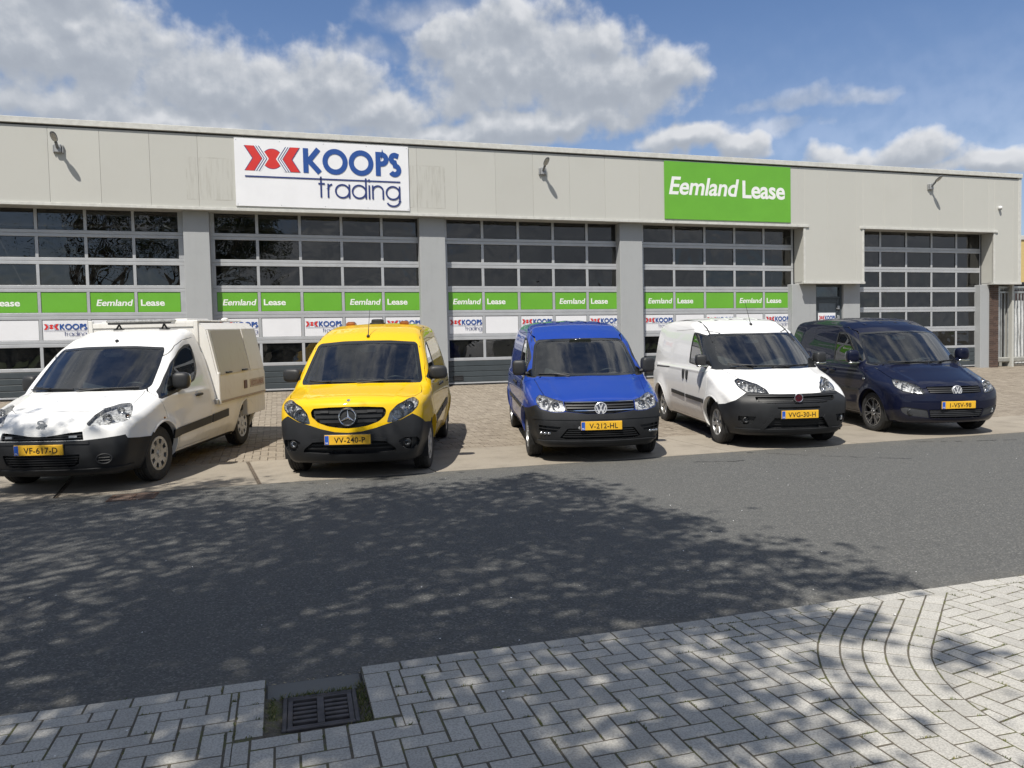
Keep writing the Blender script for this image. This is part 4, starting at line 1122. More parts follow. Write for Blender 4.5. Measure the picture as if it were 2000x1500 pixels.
def bed():
    """joint sand under the pavers, with the notch left open"""
    V = []; F = []
    def quad(x0, x1, y0, y1, z):
        b = len(V); V.extend([(x0, y0, z), (x1, y0, z), (x1, y1, z), (x0, y1, z)]); F.append((b, b + 1, b + 2, b + 3))
    z = PAVE_Z - .0020
    quad(-30, KX0, -1.2, ROAD_Y0 - .004, z); quad(KX1, 40, -1.2, ROAD_Y0 - .004, z); quad(KX0, KX1, -1.2, KY0, z)
    b = len(V); V.extend([(-30, ROAD_Y0 - .004, -.02), (KX0, ROAD_Y0 - .004, -.02), (KX0, ROAD_Y0 - .004, z), (-30, ROAD_Y0 - .004, z)]); F.append((b, b + 1, b + 2, b + 3))
    b = len(V); V.extend([(KX1, ROAD_Y0 - .004, -.02), (40, ROAD_Y0 - .004, -.02), (40, ROAD_Y0 - .004, z), (KX1, ROAD_Y0 - .004, z)]); F.append((b, b + 1, b + 2, b + 3))
    pav_root.data.clear_geometry(); pav_root.data.from_pydata(V, [], F); pav_root.data.materials.clear(); pav_root.data.materials.append(M_joint)
bed()
bricks = []                                            # outlines of every paver
A_END = math.radians(130)                             # where the bend ends and the bands run straight to the kerb
def band_normal(p):
    if p[1] < AC[1]: return Vector((-1, 0))
    d = Vector((p[0] - AC[0], p[1] - AC[1])); an = math.atan2(d.y, d.x)
    return d.normalized() if an > A_END else Vector((math.cos(A_END), math.sin(A_END)))
def band_in(p):                                        # distance of a point from the centre line of the bend
    n = band_normal(p); return (p[0] - AC[0]) * n.x + (p[1] - AC[1]) * n.y
KERB = ROAD_Y0 - .090
BL = .176
def keep(poly, zone):
    c = (sum(a for a, b in poly) / len(poly), sum(b for a, b in poly) / len(poly))
    poly = clip(poly, 0, 1, KERB - .003)
    if len(poly) < 3: return None
    d = [band_in(p) for p in poly]
    n = band_normal(c); k0 = n.x * AC[0] + n.y * AC[1]
    if zone == 'out':
        if min(d) < AR1: poly = clip(poly, -n.x, -n.y, -(k0 + AR1 + .003))
    elif max(d) > AR0: poly = clip(poly, n.x, n.y, k0 + AR0 - .003)
    if len(poly) < 3 or area(poly) < .00025: return None
    return poly
for p in herringbone(-3.2, 3.8, 1.2, 3.5, BL, 0, (.02, KERB)):
    q = keep(p, 'out')
    if not q: continue
    bx0, bx1 = KX0 - .108, KX1 + .108                    # round the notch and its side rows
    if max(v[0] for v in q) > bx0 and min(v[0] for v in q) < bx1 and max(v[1] for v in q) > KY0:
        low = clip(clip(clip(q, 1, 0, bx1), -1, 0, -bx0), 0, 1, KY0 - .003)
        for w_ in (clip(q, 1, 0, bx0 - .003), clip(q, -1, 0, -bx1 - .003), low):
            if len(w_) > 2 and area(w_) > .0008: bricks.append(w_)
    else: bricks.append(q)
for p in herringbone(2.4, 6.2, 1.2, 3.5, BL, math.radians(9), (2.6, 2.0)):
    q = keep(p, 'in')
    if q: bricks.append(q)
# stretcher row along the road, left of and right of the gully
x = KX0
for (xs_, step) in ((KX0, -1), (KX1, 1)):
    x = xs_
    while -4 < x < 8:
        l = BL if random.random() > .0 else .105; a, b_ = (x, x + step * l); a, b_ = min(a, b_), max(a, b_); j = random.uniform(-.003, .003)
        bricks.append([(a + .003, KERB + .002 + j), (b_ - .003, KERB + .002 + j), (b_ - .003, ROAD_Y0 + j), (a + .003, ROAD_Y0 + j)]); x += step * l
for xs_ in (KX0 - .106, KX1 + .001):
    y = KERB - .002
    while y > KY0 + .02:
        y1 = max(y - .142, KY0); bricks.append([(xs_ + .002, y1 + .002), (xs_ + .103, y1 + .002), (xs_ + .103, y - .002), (xs_ + .002, y - .002)]); y = y1
# curved rows
NB = 5; BW = (AR1 - AR0) / NB
for k in range(NB):
    r0, r1 = AR0 + BW * k + .003, AR0 + BW * (k + 1) - .003; rm = (r0 + r1) / 2; BLN = .140
    path_len = rm * (math.pi - A_END); s0 = -.8 + (.5 * BLN if k % 2 else 0)      # along the row: straight, bend, straight
    def at(t, r):
        if t < 0: return (AC[0] - r, AC[1] + t)
        if t < path_len: an = math.pi - t / rm; return (AC[0] + r * math.cos(an), AC[1] + r * math.sin(an))
        e = t - path_len; return (AC[0] + r * math.cos(A_END) + e * math.sin(A_END), AC[1] + r * math.sin(A_END) - e * math.cos(A_END))
    t = s0
    while t < path_len + 1.3:
        ta, tb = t + .003, t + BLN - .003; tm = (ta + tb) / 2
        pts = clip(ccw2([at(ta, r0), at(ta, r1), at(tm, r1), at(tb, r1), at(tb, r0), at(tm, r0)]), 0, 1, KERB - .003)
        if len(pts) > 2 and area(pts) > .0004: bricks.append(pts)
        t += BLN
def lay(polys, root, mat, name, many, hz, limit=300, zf=None, ch=.003, depth=.03, simple_rest=False, wob=.00035):
    sized = sorted(((proj_area([(a, b, hz + (zf(b) if zf else 0)) for a, b in p]), i) for i, p in enumerate(polys)), reverse=True)
    big = [i for s_, i in sized[:limit] if s_ > 0]; bs = set(big); cache = {}
    for i in big:
        p = ccw2(polys[i]); t = (random.gauss(0, .0018), random.gauss(0, .0018)); dz = random.gauss(0, wob)
        cx = sum(a for a, b in p) / len(p); cy = sum(b for a, b in p) / len(p)
        zc = hz + dz + (zf(cy) if zf else 0)
        q = [(a - cx, b - cy) for a, b in p]
        slope = ((zf(cy + .05) - zf(cy - .05)) / .1 if zf else 0)
        key = tuple((round(a, 3), round(b, 3)) for a, b in q)
        if key not in cache:
            V, F = brick_geo(q, 0, ch, depth); me = bpy.data.meshes.new(name); me.from_pydata(V, [], F); me.materials.append(mat); cache[key] = me
        o = bpy.data.objects.new(name, cache[key]); COL.objects.link(o); o.parent = root
        o.location = (cx, cy, zc); o.rotation_euler = (t[0] + math.atan(slope), t[1], 0)
    mb = MB()
    for i, p in enumerate(polys):
        if i in bs: continue
        V, F = brick_geo(ccw2(p), hz + random.gauss(0, wob), ch, depth, zf, (random.gauss(0, .0018), random.gauss(0, .0018)), not simple_rest); mb.add(V, F)
    if mb.F:
        o = mb.build(many, mat, root); o['kind'] = 'stuff'
lay(bricks, pav_root, M_paver, 'paving_brick', 'paving_bricks', PAVE_Z)
# far side of the pavement behind the viewer: plain strip so that reflections and shade stay true
vg = mesh_obj('verge', [(-60, -40, -.01), (80, -40, -.01), (80, -1.2, -.01), (-60, -1.2, -.01)], [(0, 1, 2, 3)], plain('grass_verge', (.045, .075, .02), .95, vary=.35, scale=3)); vg['kind'] = 'structure'

# ---- forecourt: sloping bed, concrete strip, brick field
ys = [ROAD_Y1 + .0] + list(np.linspace(ROAD_Y1 + .25, 19.1, 26)) + [24, 60]
def gz2(y): return gz(min(y, 19.1)) + max(0, y - 19.1) * .01
fc = mesh_obj('forecourt', [(x, y, gz2(y) - .012) for y in ys for x in (-40, 22.0, 60)], [f for i in range(len(ys) - 1) for f in ((3 * i, 3 * i + 1, 3 * i + 4, 3 * i + 3), (3 * i + 1, 3 * i + 2, 3 * i + 5, 3 * i + 4))], plain('forecourt_joint', (.15, .13, .105), .95, vary=.3, scale=4)); fc['kind'] = 'structure'
STRIP = 10.82
M_strip = plain('joint_steel', (.16, .13, .10), .7, .2, vary=.3)
xj = [-14.7 + 2.045 * k for k in range(26)]
for a, b_ in zip(xj[:-1], xj[1:]):
    w_ = .045 if abs(a + .35) < .3 or abs(a + 2.4) < .3 else .008
    sk = .10
    p = [(a + w_ + sk * .9, ROAD_Y1 + .004), (b_ - .007 + sk * .9, ROAD_Y1 + .004), (b_ - .007 - sk, STRIP - .008), (a + w_ - sk, STRIP - .008)]
    V = []; F = []; nseg = 4
    for t in range(nseg + 1):
        f = t / nseg; xa = p[0][0] + (p[3][0] - p[0][0]) * f; xb = p[1][0] + (p[2][0] - p[1][0]) * f; y = p[0][1] + (p[3][1] - p[0][1]) * f
        V += [(xa, y, gz(y) - .05), (xa, y, gz(y) + .004), (xb, y, gz(y) + .004), (xb, y, gz(y) - .05)]
    for t in range(nseg):
        c = 4 * t
        for j in range(3): F.append((c + j, c + j + 1, c + j + 5, c + j + 4))
    F = [tuple(reversed(f)) for f in F]
    F += [(0, 1, 2, 3)[::1], (4 * nseg + 3, 4 * nseg + 2, 4 * nseg + 1, 4 * nseg)]
    mesh_obj('concrete_slab', V, F, M_slab, fc)
    if w_ > .02:
        for o_ in (.012, .030):
            P4 = [(a + o_ + .09, ROAD_Y1 + .006, gz(ROAD_Y1) + .003), (a + o_ + .102, ROAD_Y1 + .006, gz(ROAD_Y1) + .003), (a + o_ - .088, STRIP - .01, gz(STRIP) + .003), (a + o_ - .10, STRIP - .01, gz(STRIP) + .003)]
            mesh_obj('joint_strip', P4 + [(p_[0], p_[1], p_[2] - .04) for p_ in P4], [(0, 1, 2, 3), (4, 5, 1, 0), (6, 7, 3, 2), (5, 6, 2, 1), (7, 4, 0, 3)], M_strip, fc)
fb = []
for p in herringbone(-7.5, 27.5, STRIP, 18.98, .21, 0, (0, STRIP), .006):
    q = clip(p, 0, -1, -STRIP - .002); q = clip(q, 0, 1, 18.98)
    if len(q) > 2 and area(q) > .002: fb.append(q)
lay(fb, fc, M_apron, 'forecourt_brick', 'forecourt_bricks', .002, 300, gz, .004, .02, True, .0018)

# ---- gully in the notch and the one on the far side
M_iron = plain('cast_iron', (.085, .078, .078), .55, .45, vary=.3, scale=14, bmp=.002, bscale=90)
M_rusty = plain('rusty_iron', (.12, .075, .055), .75, .2, vary=.4, scale=12, bmp=.002, bscale=60)
def gully(loc, rz, label, mat, sx=.262, sy=.262, nb=6):
    r = empty('gully', loc, rz); tag(r, label, 'drain', 'road drains')
    f = .018; mb = MB()
    for q in ((-sx / 2 - f, -sx / 2, -sy / 2 - f, sy / 2 + f), (sx / 2, sx / 2 + f, -sy / 2 - f, sy / 2 + f), (-sx / 2, sx / 2, -sy / 2 - f, -sy / 2), (-sx / 2, sx / 2, sy / 2, sy / 2 + f)): mb.box(*q, -.06, .004, .003)
    mb.build('gully_frame', mat, r, 30)
    mb = MB(); mb.box(-sx / 2 + .002, sx / 2 - .002, -sy / 2 + .002, -sy / 2 + .016, -.03, .002, .002); mb.box(-sx / 2 + .002, sx / 2 - .002, sy / 2 - .016, sy / 2 - .002, -.03, .002, .002)
    for xx in (-sx / 2 + .002, sx / 2 - .022): mb.box(xx, xx + .020, -sy / 2 + .016, sy / 2 - .016, -.03, .0015, .002)
    mb.box(-.014, .014, -sy / 2 + .016, sy / 2 - .016, -.03, .003, .002); g_ = mb.build('grate', mat, r, 30)
    pit = (sy - .032) / nb
    for k in range(1, nb):
        y = -sy / 2 + .016 + pit * k; mb = MB()
        for (a, b_) in ((-sx / 2 + .022, -.014), (.014, sx / 2 - .022)): mb.box(a, b_, y - .009, y + .009, -.028, .0018, .003)
        mb.build('grate_bar', mat, g_, 30)
    MB().box(-sx / 2, sx / 2, -sy / 2, sy / 2, -.075, -.045).build('gully_dirt', M_joint, r)
    return r
gully((.108, 3.160, .012), math.radians(-1.5), 'iron drain grate set in the notch of the grey paving', M_iron)
gully((-1.53, 8.83, .003), 0, 'rusty drain grate at the far road edge before the waste collection van', M_rusty, .42, .36, 6)
# concrete lip between gully and road, and the soil round the grate
lip = MB(); lip.box(KX0, KX1 - .004, 3.312, ROAD_Y0 - .01, -.05, .010, .008); o = lip.build('gutter_lip', _conc('gutter_concrete', (.14, .14, .13), .4), pav_root, 30)
soil = []
nx_, ny_ = 24, 24; V = []; F = []
for i in range(nx_ + 1):
    for j in range(ny_ + 1):
        xx = KX0 + (KX1 - KX0) * i / nx_; yy = KY0 + (3.312 - KY0) * j / ny_
        edge = max(0, abs(xx - .108) - .150) + max(0, abs(yy - 3.16) - .15)
        V.append((xx, yy, .004 + min(edge, .07) * .28 + random.uniform(-.003, .003)))
for i in range(nx_):
    for j in range(ny_):
        a = i * (ny_ + 1) + j; xx = KX0 + (KX1 - KX0) * (i + .5) / nx_; yy = KY0 + (3.312 - KY0) * (j + .5) / ny_
        if abs(xx - .108) < .14 and abs(yy - 3.16) < .14: continue
        F.append((a, a + ny_ + 1, a + ny_ + 2, a + 1))
mesh_obj('gutter_soil', V, F, M_joint, pav_root)
# moss, grass blades and litter along the joints
def blades(name, spots, hmin, hmax, mat, root=None, w=.0022):
    mb = MB()
    for (x, y, z) in spots:
        h = random.uniform(hmin, hmax); a = random.uniform(0, 6.283); l = random.uniform(.2, .9) * h; bx, by = math.cos(a + 1.57) * w, math.sin(a + 1.57) * w
        mb.add([(x - bx, y - by, z), (x + bx, y + by, z), (x + math.cos(a) * l * .5 + bx * .6, y + math.sin(a) * l * .5 + by * .6, z + h * .7), (x + math.cos(a) * l, y + math.sin(a) * l, z + h)], [(0, 1, 2), (0, 2, 3)])
    o = mb.build(name, mat); o['kind'] = 'stuff'; return o
def _moss(k, b):
    setp(b, (.07, .10, .02), .8); r = k.new('ShaderNodeNewGeometry').outputs['Random Per Island']; k.l.new(k.ramp(r, [(0, (.035, .06, .012)), (.5, (.085, .115, .022)), (.8, (.16, .15, .04)), (1, (.30, .25, .12))]), b.inputs['Base Color'])
M_moss = material('moss', _moss)
sp = []
for i in range(900):
    side = random.random()
    if side < .36: sp.append((random.gauss(.285, .014), random.uniform(2.99, 3.36), .006))
    elif side < .55: sp.append((random.gauss(-.085, .010), random.uniform(3.12, 3.32), .006))
    elif side < .72: sp.append((random.gauss(.265, .03), random.gauss(2.980, .012), .006))
    else: sp.append((random.uniform(-.05, .25), random.gauss(3.313, .008), .008))
blades('weeds', sp, .008, .026, M_moss)
sp = []
rb = random.Random(5)
for p in bricks:
    n = len(p)
    for k in range(n):
        a, b_ = p[k], p[(k + 1) % n]
        mx, my = (a[0] + b_[0]) / 2, (a[1] + b_[1]) / 2
        pr = .55 * (1 if my > 2.9 else .5) * (1 if mx < 2.2 else .55)
        nz = math.sin(mx * 3.1 + 1) * math.sin(my * 4.3) * .5 + .5
        if rb.random() < pr * nz:
            c0 = rb.random(); ln = rb.uniform(.2, .5)
            for q in range(int(26 * ln) + 3):
                t = c0 * (1 - ln) + rb.random() * ln; ox = (a[0] - sum(v[0] for v in p) / n); oy = (a[1] - sum(v[1] for v in p) / n)
                sp.append((a[0] + (b_[0] - a[0]) * t + rb.gauss(0, .0018), a[1] + (b_[1] - a[1]) * t + rb.gauss(0, .0018), PAVE_Z - .002))
blades('moss', sp, .004, .011, M_moss, w=.0016)
# dry bits along the kerb and white petals on the road
mb = MB()
for i in range(420):
    x = random.uniform(-1.6, 5); y = ROAD_Y0 + abs(random.gauss(0, .012)) + .002; s_ = random.uniform(.002, .006)
    a = random.uniform(0, 6.28); mb.add([(x + s_ * math.cos(a + t) * (1.8 if q % 2 else .7), y + s_ * math.sin(a + t) * .8, .003 + (.004 if q == 1 else 0)) for q, t in enumerate((0, 1.57, 3.14, 4.71))], [(0, 1, 2, 3)])
o = mb.build('dry_litter', plain('straw', (.38, .33, .22), .9, vary=.5, scale=80)); o['kind'] = 'stuff'
mb = MB()
for i in range(90):
    x = random.uniform(-2, 9); y = random.uniform(1.8, 9); s_ = random.uniform(.0035, .008); z = (PAVE_Z + .004) if y < ROAD_Y0 else .004; a = random.uniform(0, 6.28)
    mb.add([(x + s_ * math.cos(a + t), y + s_ * math.sin(a + t), z + (.004 if q % 2 else 0)) for q, t in enumerate((0, 1.3, 2.9, 4.4))], [(0, 1, 2, 3)])
o = mb.build('petals', M_white_ink); o['kind'] = 'stuff'
# a few tar lines in the far lane
mb = MB()
for (x0, y0, x1, y1) in ((5.9, 9.0, 7.4, 7.6), (8.6, 8.9, 10.8, 8.2), (4.9, 8.5, 5.5, 8.35)):
    n = 24
    for k in range(n):
        if random.random() < .35: continue
        t0, t1 = k / n, (k + .9) / n; w_ = random.uniform(.006, .016); f = lambda t: (x0 + (x1 - x0) * t + .03 * math.sin(9 * t + x0), y0 + (y1 - y0) * t + .02 * math.sin(14 * t))
        a, b_ = f(t0), f(t1); mb.add([(a[0], a[1] - w_, .0035), (b_[0], b_[1] - w_, .0035), (b_[0], b_[1] + w_, .0035), (a[0], a[1] + w_, .0035)], [(0, 1, 2, 3)])
o = mb.build('tar_seam', plain('tar', (.03, .03, .03), .6), road); o['kind'] = 'stuff'

# ---------------------------------------------------------------- vans
def sym(half):
    """outline given for one side (first and last point on or near the centre line) closed with its mirror image"""
    a = [(u, v) for u, v in half]; b = [(-u, v) for u, v in reversed(half) if abs(u) > 1e-6]
    return a + b
def symT(half): return [(x, y) for x, y in half] + [(x, -y) for x, y in reversed(half) if abs(y) > 1e-6]
def dense(poly, step):
    out = []; n = len(poly)
    for k in range(n):
        a, b = poly[k], poly[(k + 1) % n]; m = max(1, int(math.hypot(b[0] - a[0], b[1] - a[1]) / step))
        out += [(a[0] + (b[0] - a[0]) * j / m, a[1] + (b[1] - a[1]) * j / m) for j in range(m)]
    return out
def rounded(poly, r, n=3, sc=1.0):
    """round every corner of an outline (sc stretches the first coordinate)"""
    P = [(u / sc, v) for u, v in poly]; out = []; m = len(P)
    for k in range(m):
        a, b, c = Vector(P[k - 1]), Vector(P[k]), Vector(P[(k + 1) % m])
        d0, d1 = (a - b), (c - b); q = min(r, d0.length * .4, d1.length * .4)
        p0, p1 = b + d0.normalized() * q, b + d1.normalized() * q
        for j in range(n + 1):
            t = j / n; pt = p0 * (1 - t) ** 2 + b * 2 * t * (1 - t) + p1 * t * t; out.append((pt.x * sc, pt.y))
    return out
def inset(poly, d, sc=1.0):
    P = [(u / sc, v) for u, v in poly]; m = len(P)
    ar = sum(P[k][0] * P[(k + 1) % m][1] - P[(k + 1) % m][0] * P[k][1] for k in range(m)); sg = 1 if ar > 0 else -1
    out = []
    for k in range(m):
        a, b, c = Vector(P[k - 1]), Vector(P[k]), Vector(P[(k + 1) % m])
        e0, e1 = (b - a).normalized(), (c - b).normalized()
        n0, n1 = Vector((-e0.y, e0.x)) * sg, Vector((-e1.y, e1.x)) * sg
        mm = n0 + n1; L = mm.length or 1; mm = mm / L; s = min(1 / max(.35, mm.dot(n0)), 2)
        p = b + mm * d * s; out.append((p.x * sc, p.y))
    return out
def ribbon(pts, w, sc=1.0):
    """thin closed outline round a polyline"""
    P = [(u / sc, v) for u, v in pts]; l, r = [], []
    for k in range(len(P)):
        a, b = Vector(P[max(k - 1, 0)]), Vector(P[min(k + 1, len(P) - 1)]); d = (b - a).normalized(); n = Vector((-d.y, d.x))
        p = Vector(P[k]); q = p + n * w / 2; l.append((q.x * sc, q.y)); q = p - n * w / 2; r.append((q.x * sc, q.y))
    return l + r[::-1]
CSC = 40.0          # degrees per metre on the wrapped front (for rounding)
WHEELS = {}

class Van:
    def __init__(s, key, label, pmat):
        s.key = key; s.q = VANS[key]; s.h = Hull(s.q); s.pm = pmat
        X, Y, yd = POSE[key]; a = math.radians(yd); F2 = Vector((math.cos(a), math.sin(a), 0))
        A = Vector((X, Y, gz(Y))); Bp = A - F2 * s.q['wb']; Bp.z = gz(Bp.y)
        F = (A - Bp).normalized(); L = Vector((-F2.y, F2.x, 0)); U = F.cross(L)
        s.root = empty(key); s.root.name = 'van'; s.root.matrix_world = Matrix(((F.x, L.x, U.x, A.x), (F.y, L.y, U.y, A.y), (F.z, L.z, U.z, A.z), (0, 0, 0, 1)))
        tag(s.root, label, 'van', 'vans parked in a row on the forecourt')
        s.sh = Shell(*s.h.grid(.036, .026))
    # -- surface helpers
    def surf(s, proj, pts):
        """points on the skin and their outward directions"""
        if proj == 'C':
            t = np.radians([p[0] for p in pts]); z = np.array([p[1] for p in pts])
            o = np.stack([np.full(len(pts), XC), np.zeros(len(pts)), z], -1); d = np.stack([np.cos(t), np.sin(t), 0 * t], -1)
            P = s.h.along(o, d)
        else: P = np.array([s.h.drop(proj, *p) for p in pts])
        return P, s.h.grad(P)
    def bar(s, mb, proj, pts, h, out, deep, vax=(0, 0, 1), i=0):
        """a strip that follows the skin: h high, standing out by out, reaching deep inwards"""
        P, N = s.surf(proj, pts); v = np.array(vax) * h / 2
        Vs = []; F = []
        for p, n in zip(P, N):
            t = np.array(vax) - n * np.dot(vax, n); t = t / np.linalg.norm(t) * h / 2
            Vs += [p + t + n * out, p - t + n * out, p - t - n * deep, p + t - n * deep]
        m = len(P)
        for k in range(m - 1):
            a, b = 4 * k, 4 * k + 4
            for j in range(4): F.append((a + j, b + j, b + (j + 1) % 4, a + (j + 1) % 4))
        F.append((0, 1, 2, 3)); F.append((4 * m - 1, 4 * m - 2, 4 * m - 3, 4 * m - 4))
        V0 = np.array(Vs); c = V0[:4].mean(0)
        # orient outwards
        f = F[0]; nn = np.cross(V0[f[1]] - V0[f[0]], V0[f[2]] - V0[f[0]]); 
        if np.dot(nn, V0[list(f)].mean(0) - V0[:8].mean(0)) < 0: F = [tuple(reversed(g)) for g in F]
        mb.add(Vs, F, i); return mb
    def part(s, name, labels, mat, off=0.0, thick=0.0, parent=None):
        V, F, LN = s.sh.take(labels, off, thick)
        if not F: return None
        return mesh_obj(name, V, F, mat, parent or s.root, ln=LN)
    # -- common build
    def arches(s):
        R = s.q['arch']; r0 = s.q['R']
        for wx in (0, -s.q['wb']):
            poly = [(wx + R * math.cos(t), r0 + R * math.sin(t)) for t in np.linspace(-.25, math.pi + .25, 34)] + [(wx - R * .97, -.1), (wx + R * .97, -.1)]
            for sd in 'LR': s.sh.cut('void', poly, sd)
    def arch_parts(s, mat, lip=.018, split=None):
        R = s.q['arch']; r0 = s.q['R']
        for wx in (0, -s.q['wb']):
            for sd, sg in (('L', 1), ('R', -1)):
                ts = np.linspace(-.28, math.pi + .28, 28)
                pts = [(wx + (R + .004) * math.cos(t), r0 + (R + .004) * math.sin(t)) for t in ts]
                P, N = s.surf(sd, pts); V = []; F = []
                for k, (p, n) in enumerate(zip(P, N)):
                    rad = np.array([pts[k][0] - wx, 0, pts[k][1] - r0]); rad /= np.linalg.norm(rad)
                    yy = np.array([0, sg, 0])
                    V += [p + rad * lip + yy * .000, p + rad * .010 + yy * .007, p - rad * .006 + yy * .005, p - rad * .008 - yy * .05]
                for k in range(len(pts) - 1):
                    for j in range(3):
                        f = (4 * k + j, 4 * k + j + 1, 4 * k + j + 5, 4 * k + j + 4); F.append(f if sg > 0 else f[::-1])
                mi = [1 if (split is not None and wx == 0 and ts[k // 3] < split) else 0 for k in range(len(F))]
                mesh_obj('wheel_arch', V, F, [mat, M_bumper], s.root, mi, smooth=60)
                # dark liner
                V = []; F = []
                for t in np.linspace(-.3, math.pi + .3, 22):
                    for yy in (.40, .86): V.append((wx + (R + .002) * math.cos(t), sg * yy, r0 + (R + .002) * math.sin(t)))
                n = len(V) // 2
                F = [(2 * k, 2 * k + 1, 2 * k + 3, 2 * k + 2) for k in range(n - 1)] + [tuple(2 * k for k in range(n))]
                mesh_obj('wheel_housing', V, F, M_under, s.root)
    def wheels(s, style):
        q = s.q; R = q['R']; w = q['tw']; st = style
        def make(sg):
            root = None
            rr = st.get('rim', .198); d = (0, sg, 0)
            t = MB(); prof = [(rr + .004, -w * .40), (rr + .02, -w * .47), (R - .045, -w * .50), (R - .012, -w * .44), (R, -w * .34)]
            for g in (-.17, 0, .17): prof += [(R, w * g - .006), (R - .008, w * g - .004), (R - .008, w * g + .004), (R, w * g + .006)]
            prof += [(R, w * .34), (R - .012, w * .44), (R - .045, w * .50), (rr + .02, w * .47), (rr + .004, w * .40)]
            t.lathe(prof, (0, 0, 0), d, 44, cap=False)
            m = MB(); f = w * .40                                        # rim
            m.lathe([(rr + .006, f), (rr + .004, f + .008), (rr - .010, f + .006), (rr - .016, f - .02), (rr - .02, -w * .38)], (0, 0, 0), d, 44, cap=False)
            b = MB(); b.lathe([(rr - .012, f - .052), (.0, f - .052)], (0, 0, 0), d, 30, cap=False)
            b.lathe([(.13, f - .050), (.13, f - .044), (.05, f - .044)], (0, 0, 0), d, 30, cap=False, i=1)
            a = np.array(d, float); e1 = np.array([1., 0, 0]); e2 = np.array([0, 0, 1.])
            def P(r, an, o): return tuple(e1 * r * math.cos(an) + e2 * r * math.sin(an) + a * (f + o))
            n = st['n']; hub = st.get('hub', .058)
            if st['kind'] == 'cover':                                    # a plate with windows round its rim
                r1, r2 = st['win']; wf = st['wf']; m.lathe([(hub * .8, -.0 + f + .004), (hub, f + .004), (r1, f + .002)], (0, 0, 0), d, n * 8, cap=False)
                m.lathe([(0, f + .012), (.032, f + .011), (.036, f + .003), (hub * .8, f + .004)], (0, 0, 0), d, 24, cap=False)
                m.lathe([(r2, f + .003), (rr - .008, f + .007)], (0, 0, 0), d, n * 8, cap=False)
                for k in range(n):
                    a0 = 2 * math.pi * k / n; a1 = a0 + 2 * math.pi / n * (1 - wf); j = 5
                    V = []; 
                    for x in range(j + 1):
                        an = a0 + (a1 - a0) * x / j; fl = 1 + .0
                        V += [P(r1, an, .002), P(r2, an, .003), P(r1 + .002, an, -.012), P(r2 - .002, an, -.012)]
                    F = []
                    for x in range(j):
                        c = 4 * x; F.append((c, c + 1, c + 5, c + 4))
                    F += [(0, 2, 3, 1), (4 * j, 4 * j + 1, 4 * j + 3, 4 * j + 2)]
                    m.add(V, F if sg < 0 else [g[::-1] for g in F])
            else:
                m.lathe([(0, f + .010), (.030, f + .009), (.034, f + .0), (hub, f - .004), (hub + .004, f - .03)], (0, 0, 0), d, 30, cap=False)
                for k in range(n):
                    a0 = 2 * math.pi * k / n + st.get('ph', 0)
                    for off in (st['split'] if st.get('split') else (0,)):
                        V = []; steps = 6
                        for x in range(steps + 1):
                            t_ = x / steps; r = hub - .01 + (rr - .004 - hub + .01) * t_
                            an = a0 + off * t_ * (1.0 if st.get('split') else 0); hw = (st['w0'] + (st['w1'] - st['w0']) * t_) / 2
                            dz = -.004 + .010 * t_ - .012 * math.sin(t_ * math.pi) * st.get('dish', .5)
                            da = hw / r
                            V += [P(r, an - da, dz - .012), P(r, an - da * .8, dz), P(r, an + da * .8, dz), P(r, an + da, dz - .012)]
                        F = []
                        for x in range(steps):
                            for j in range(3):
                                c = 4 * x + j; F.append((c, c + 4, c + 5, c + 1))
                        m.add(V, F if sg < 0 else [g[::-1] for g in F], 0)
            bl = MB()
            for k in range(st.get('bolts', 5)):
                an = 2 * math.pi * k / st.get('bolts', 5) + .3
                bl.lathe([(.009, 0), (.009, .008), (.0, .009)], P(.046, an, -.002), d, 8, cap=False)
            return t, m, b, bl
        for ix, wx in enumerate((0, -q['wb'])):
            for sg in (1, -1):
                t, m, b, bl = make(sg)
                r = empty('wheel', (wx, sg * q['track'] / 2, R), 0, s.root)
                if ix == 0: r.rotation_euler[2] = st.get('steer', 0.0)
                spin = (.3 if sg > 0 else 1.1) + ix * .9
                r.rotation_euler[1] = spin
                t.build('tyre', M_tyre, r, 35); m.build('rim', st['mat'], r, 30)
                b.build('brake_disc', [M_alloy_dark, M_steel_grey], r, 40); bl.build('wheel_bolts', M_steel_grey, r, 40)
    def lamp(s, poly, bowls, sides=(1, -1), lens_extra=None, dark=True, border=0.0):
        for sg in sides:
            lab = 'headlamp%d' % sg
            pp = poly if sg > 0 else [(-a, b) for a, b in reversed(poly)]
            if border:
                s.sh.cut(lab + 'ring', pp, 'C', src=('body', 'bumper')); s.sh.cut(lab, inset(pp, border, CSC), 'C', src=(lab + 'ring',))
            else: s.sh.cut(lab, pp, 'C', src=('body', 'bumper'))
        s.lamps = (poly, bowls, sides, dark)
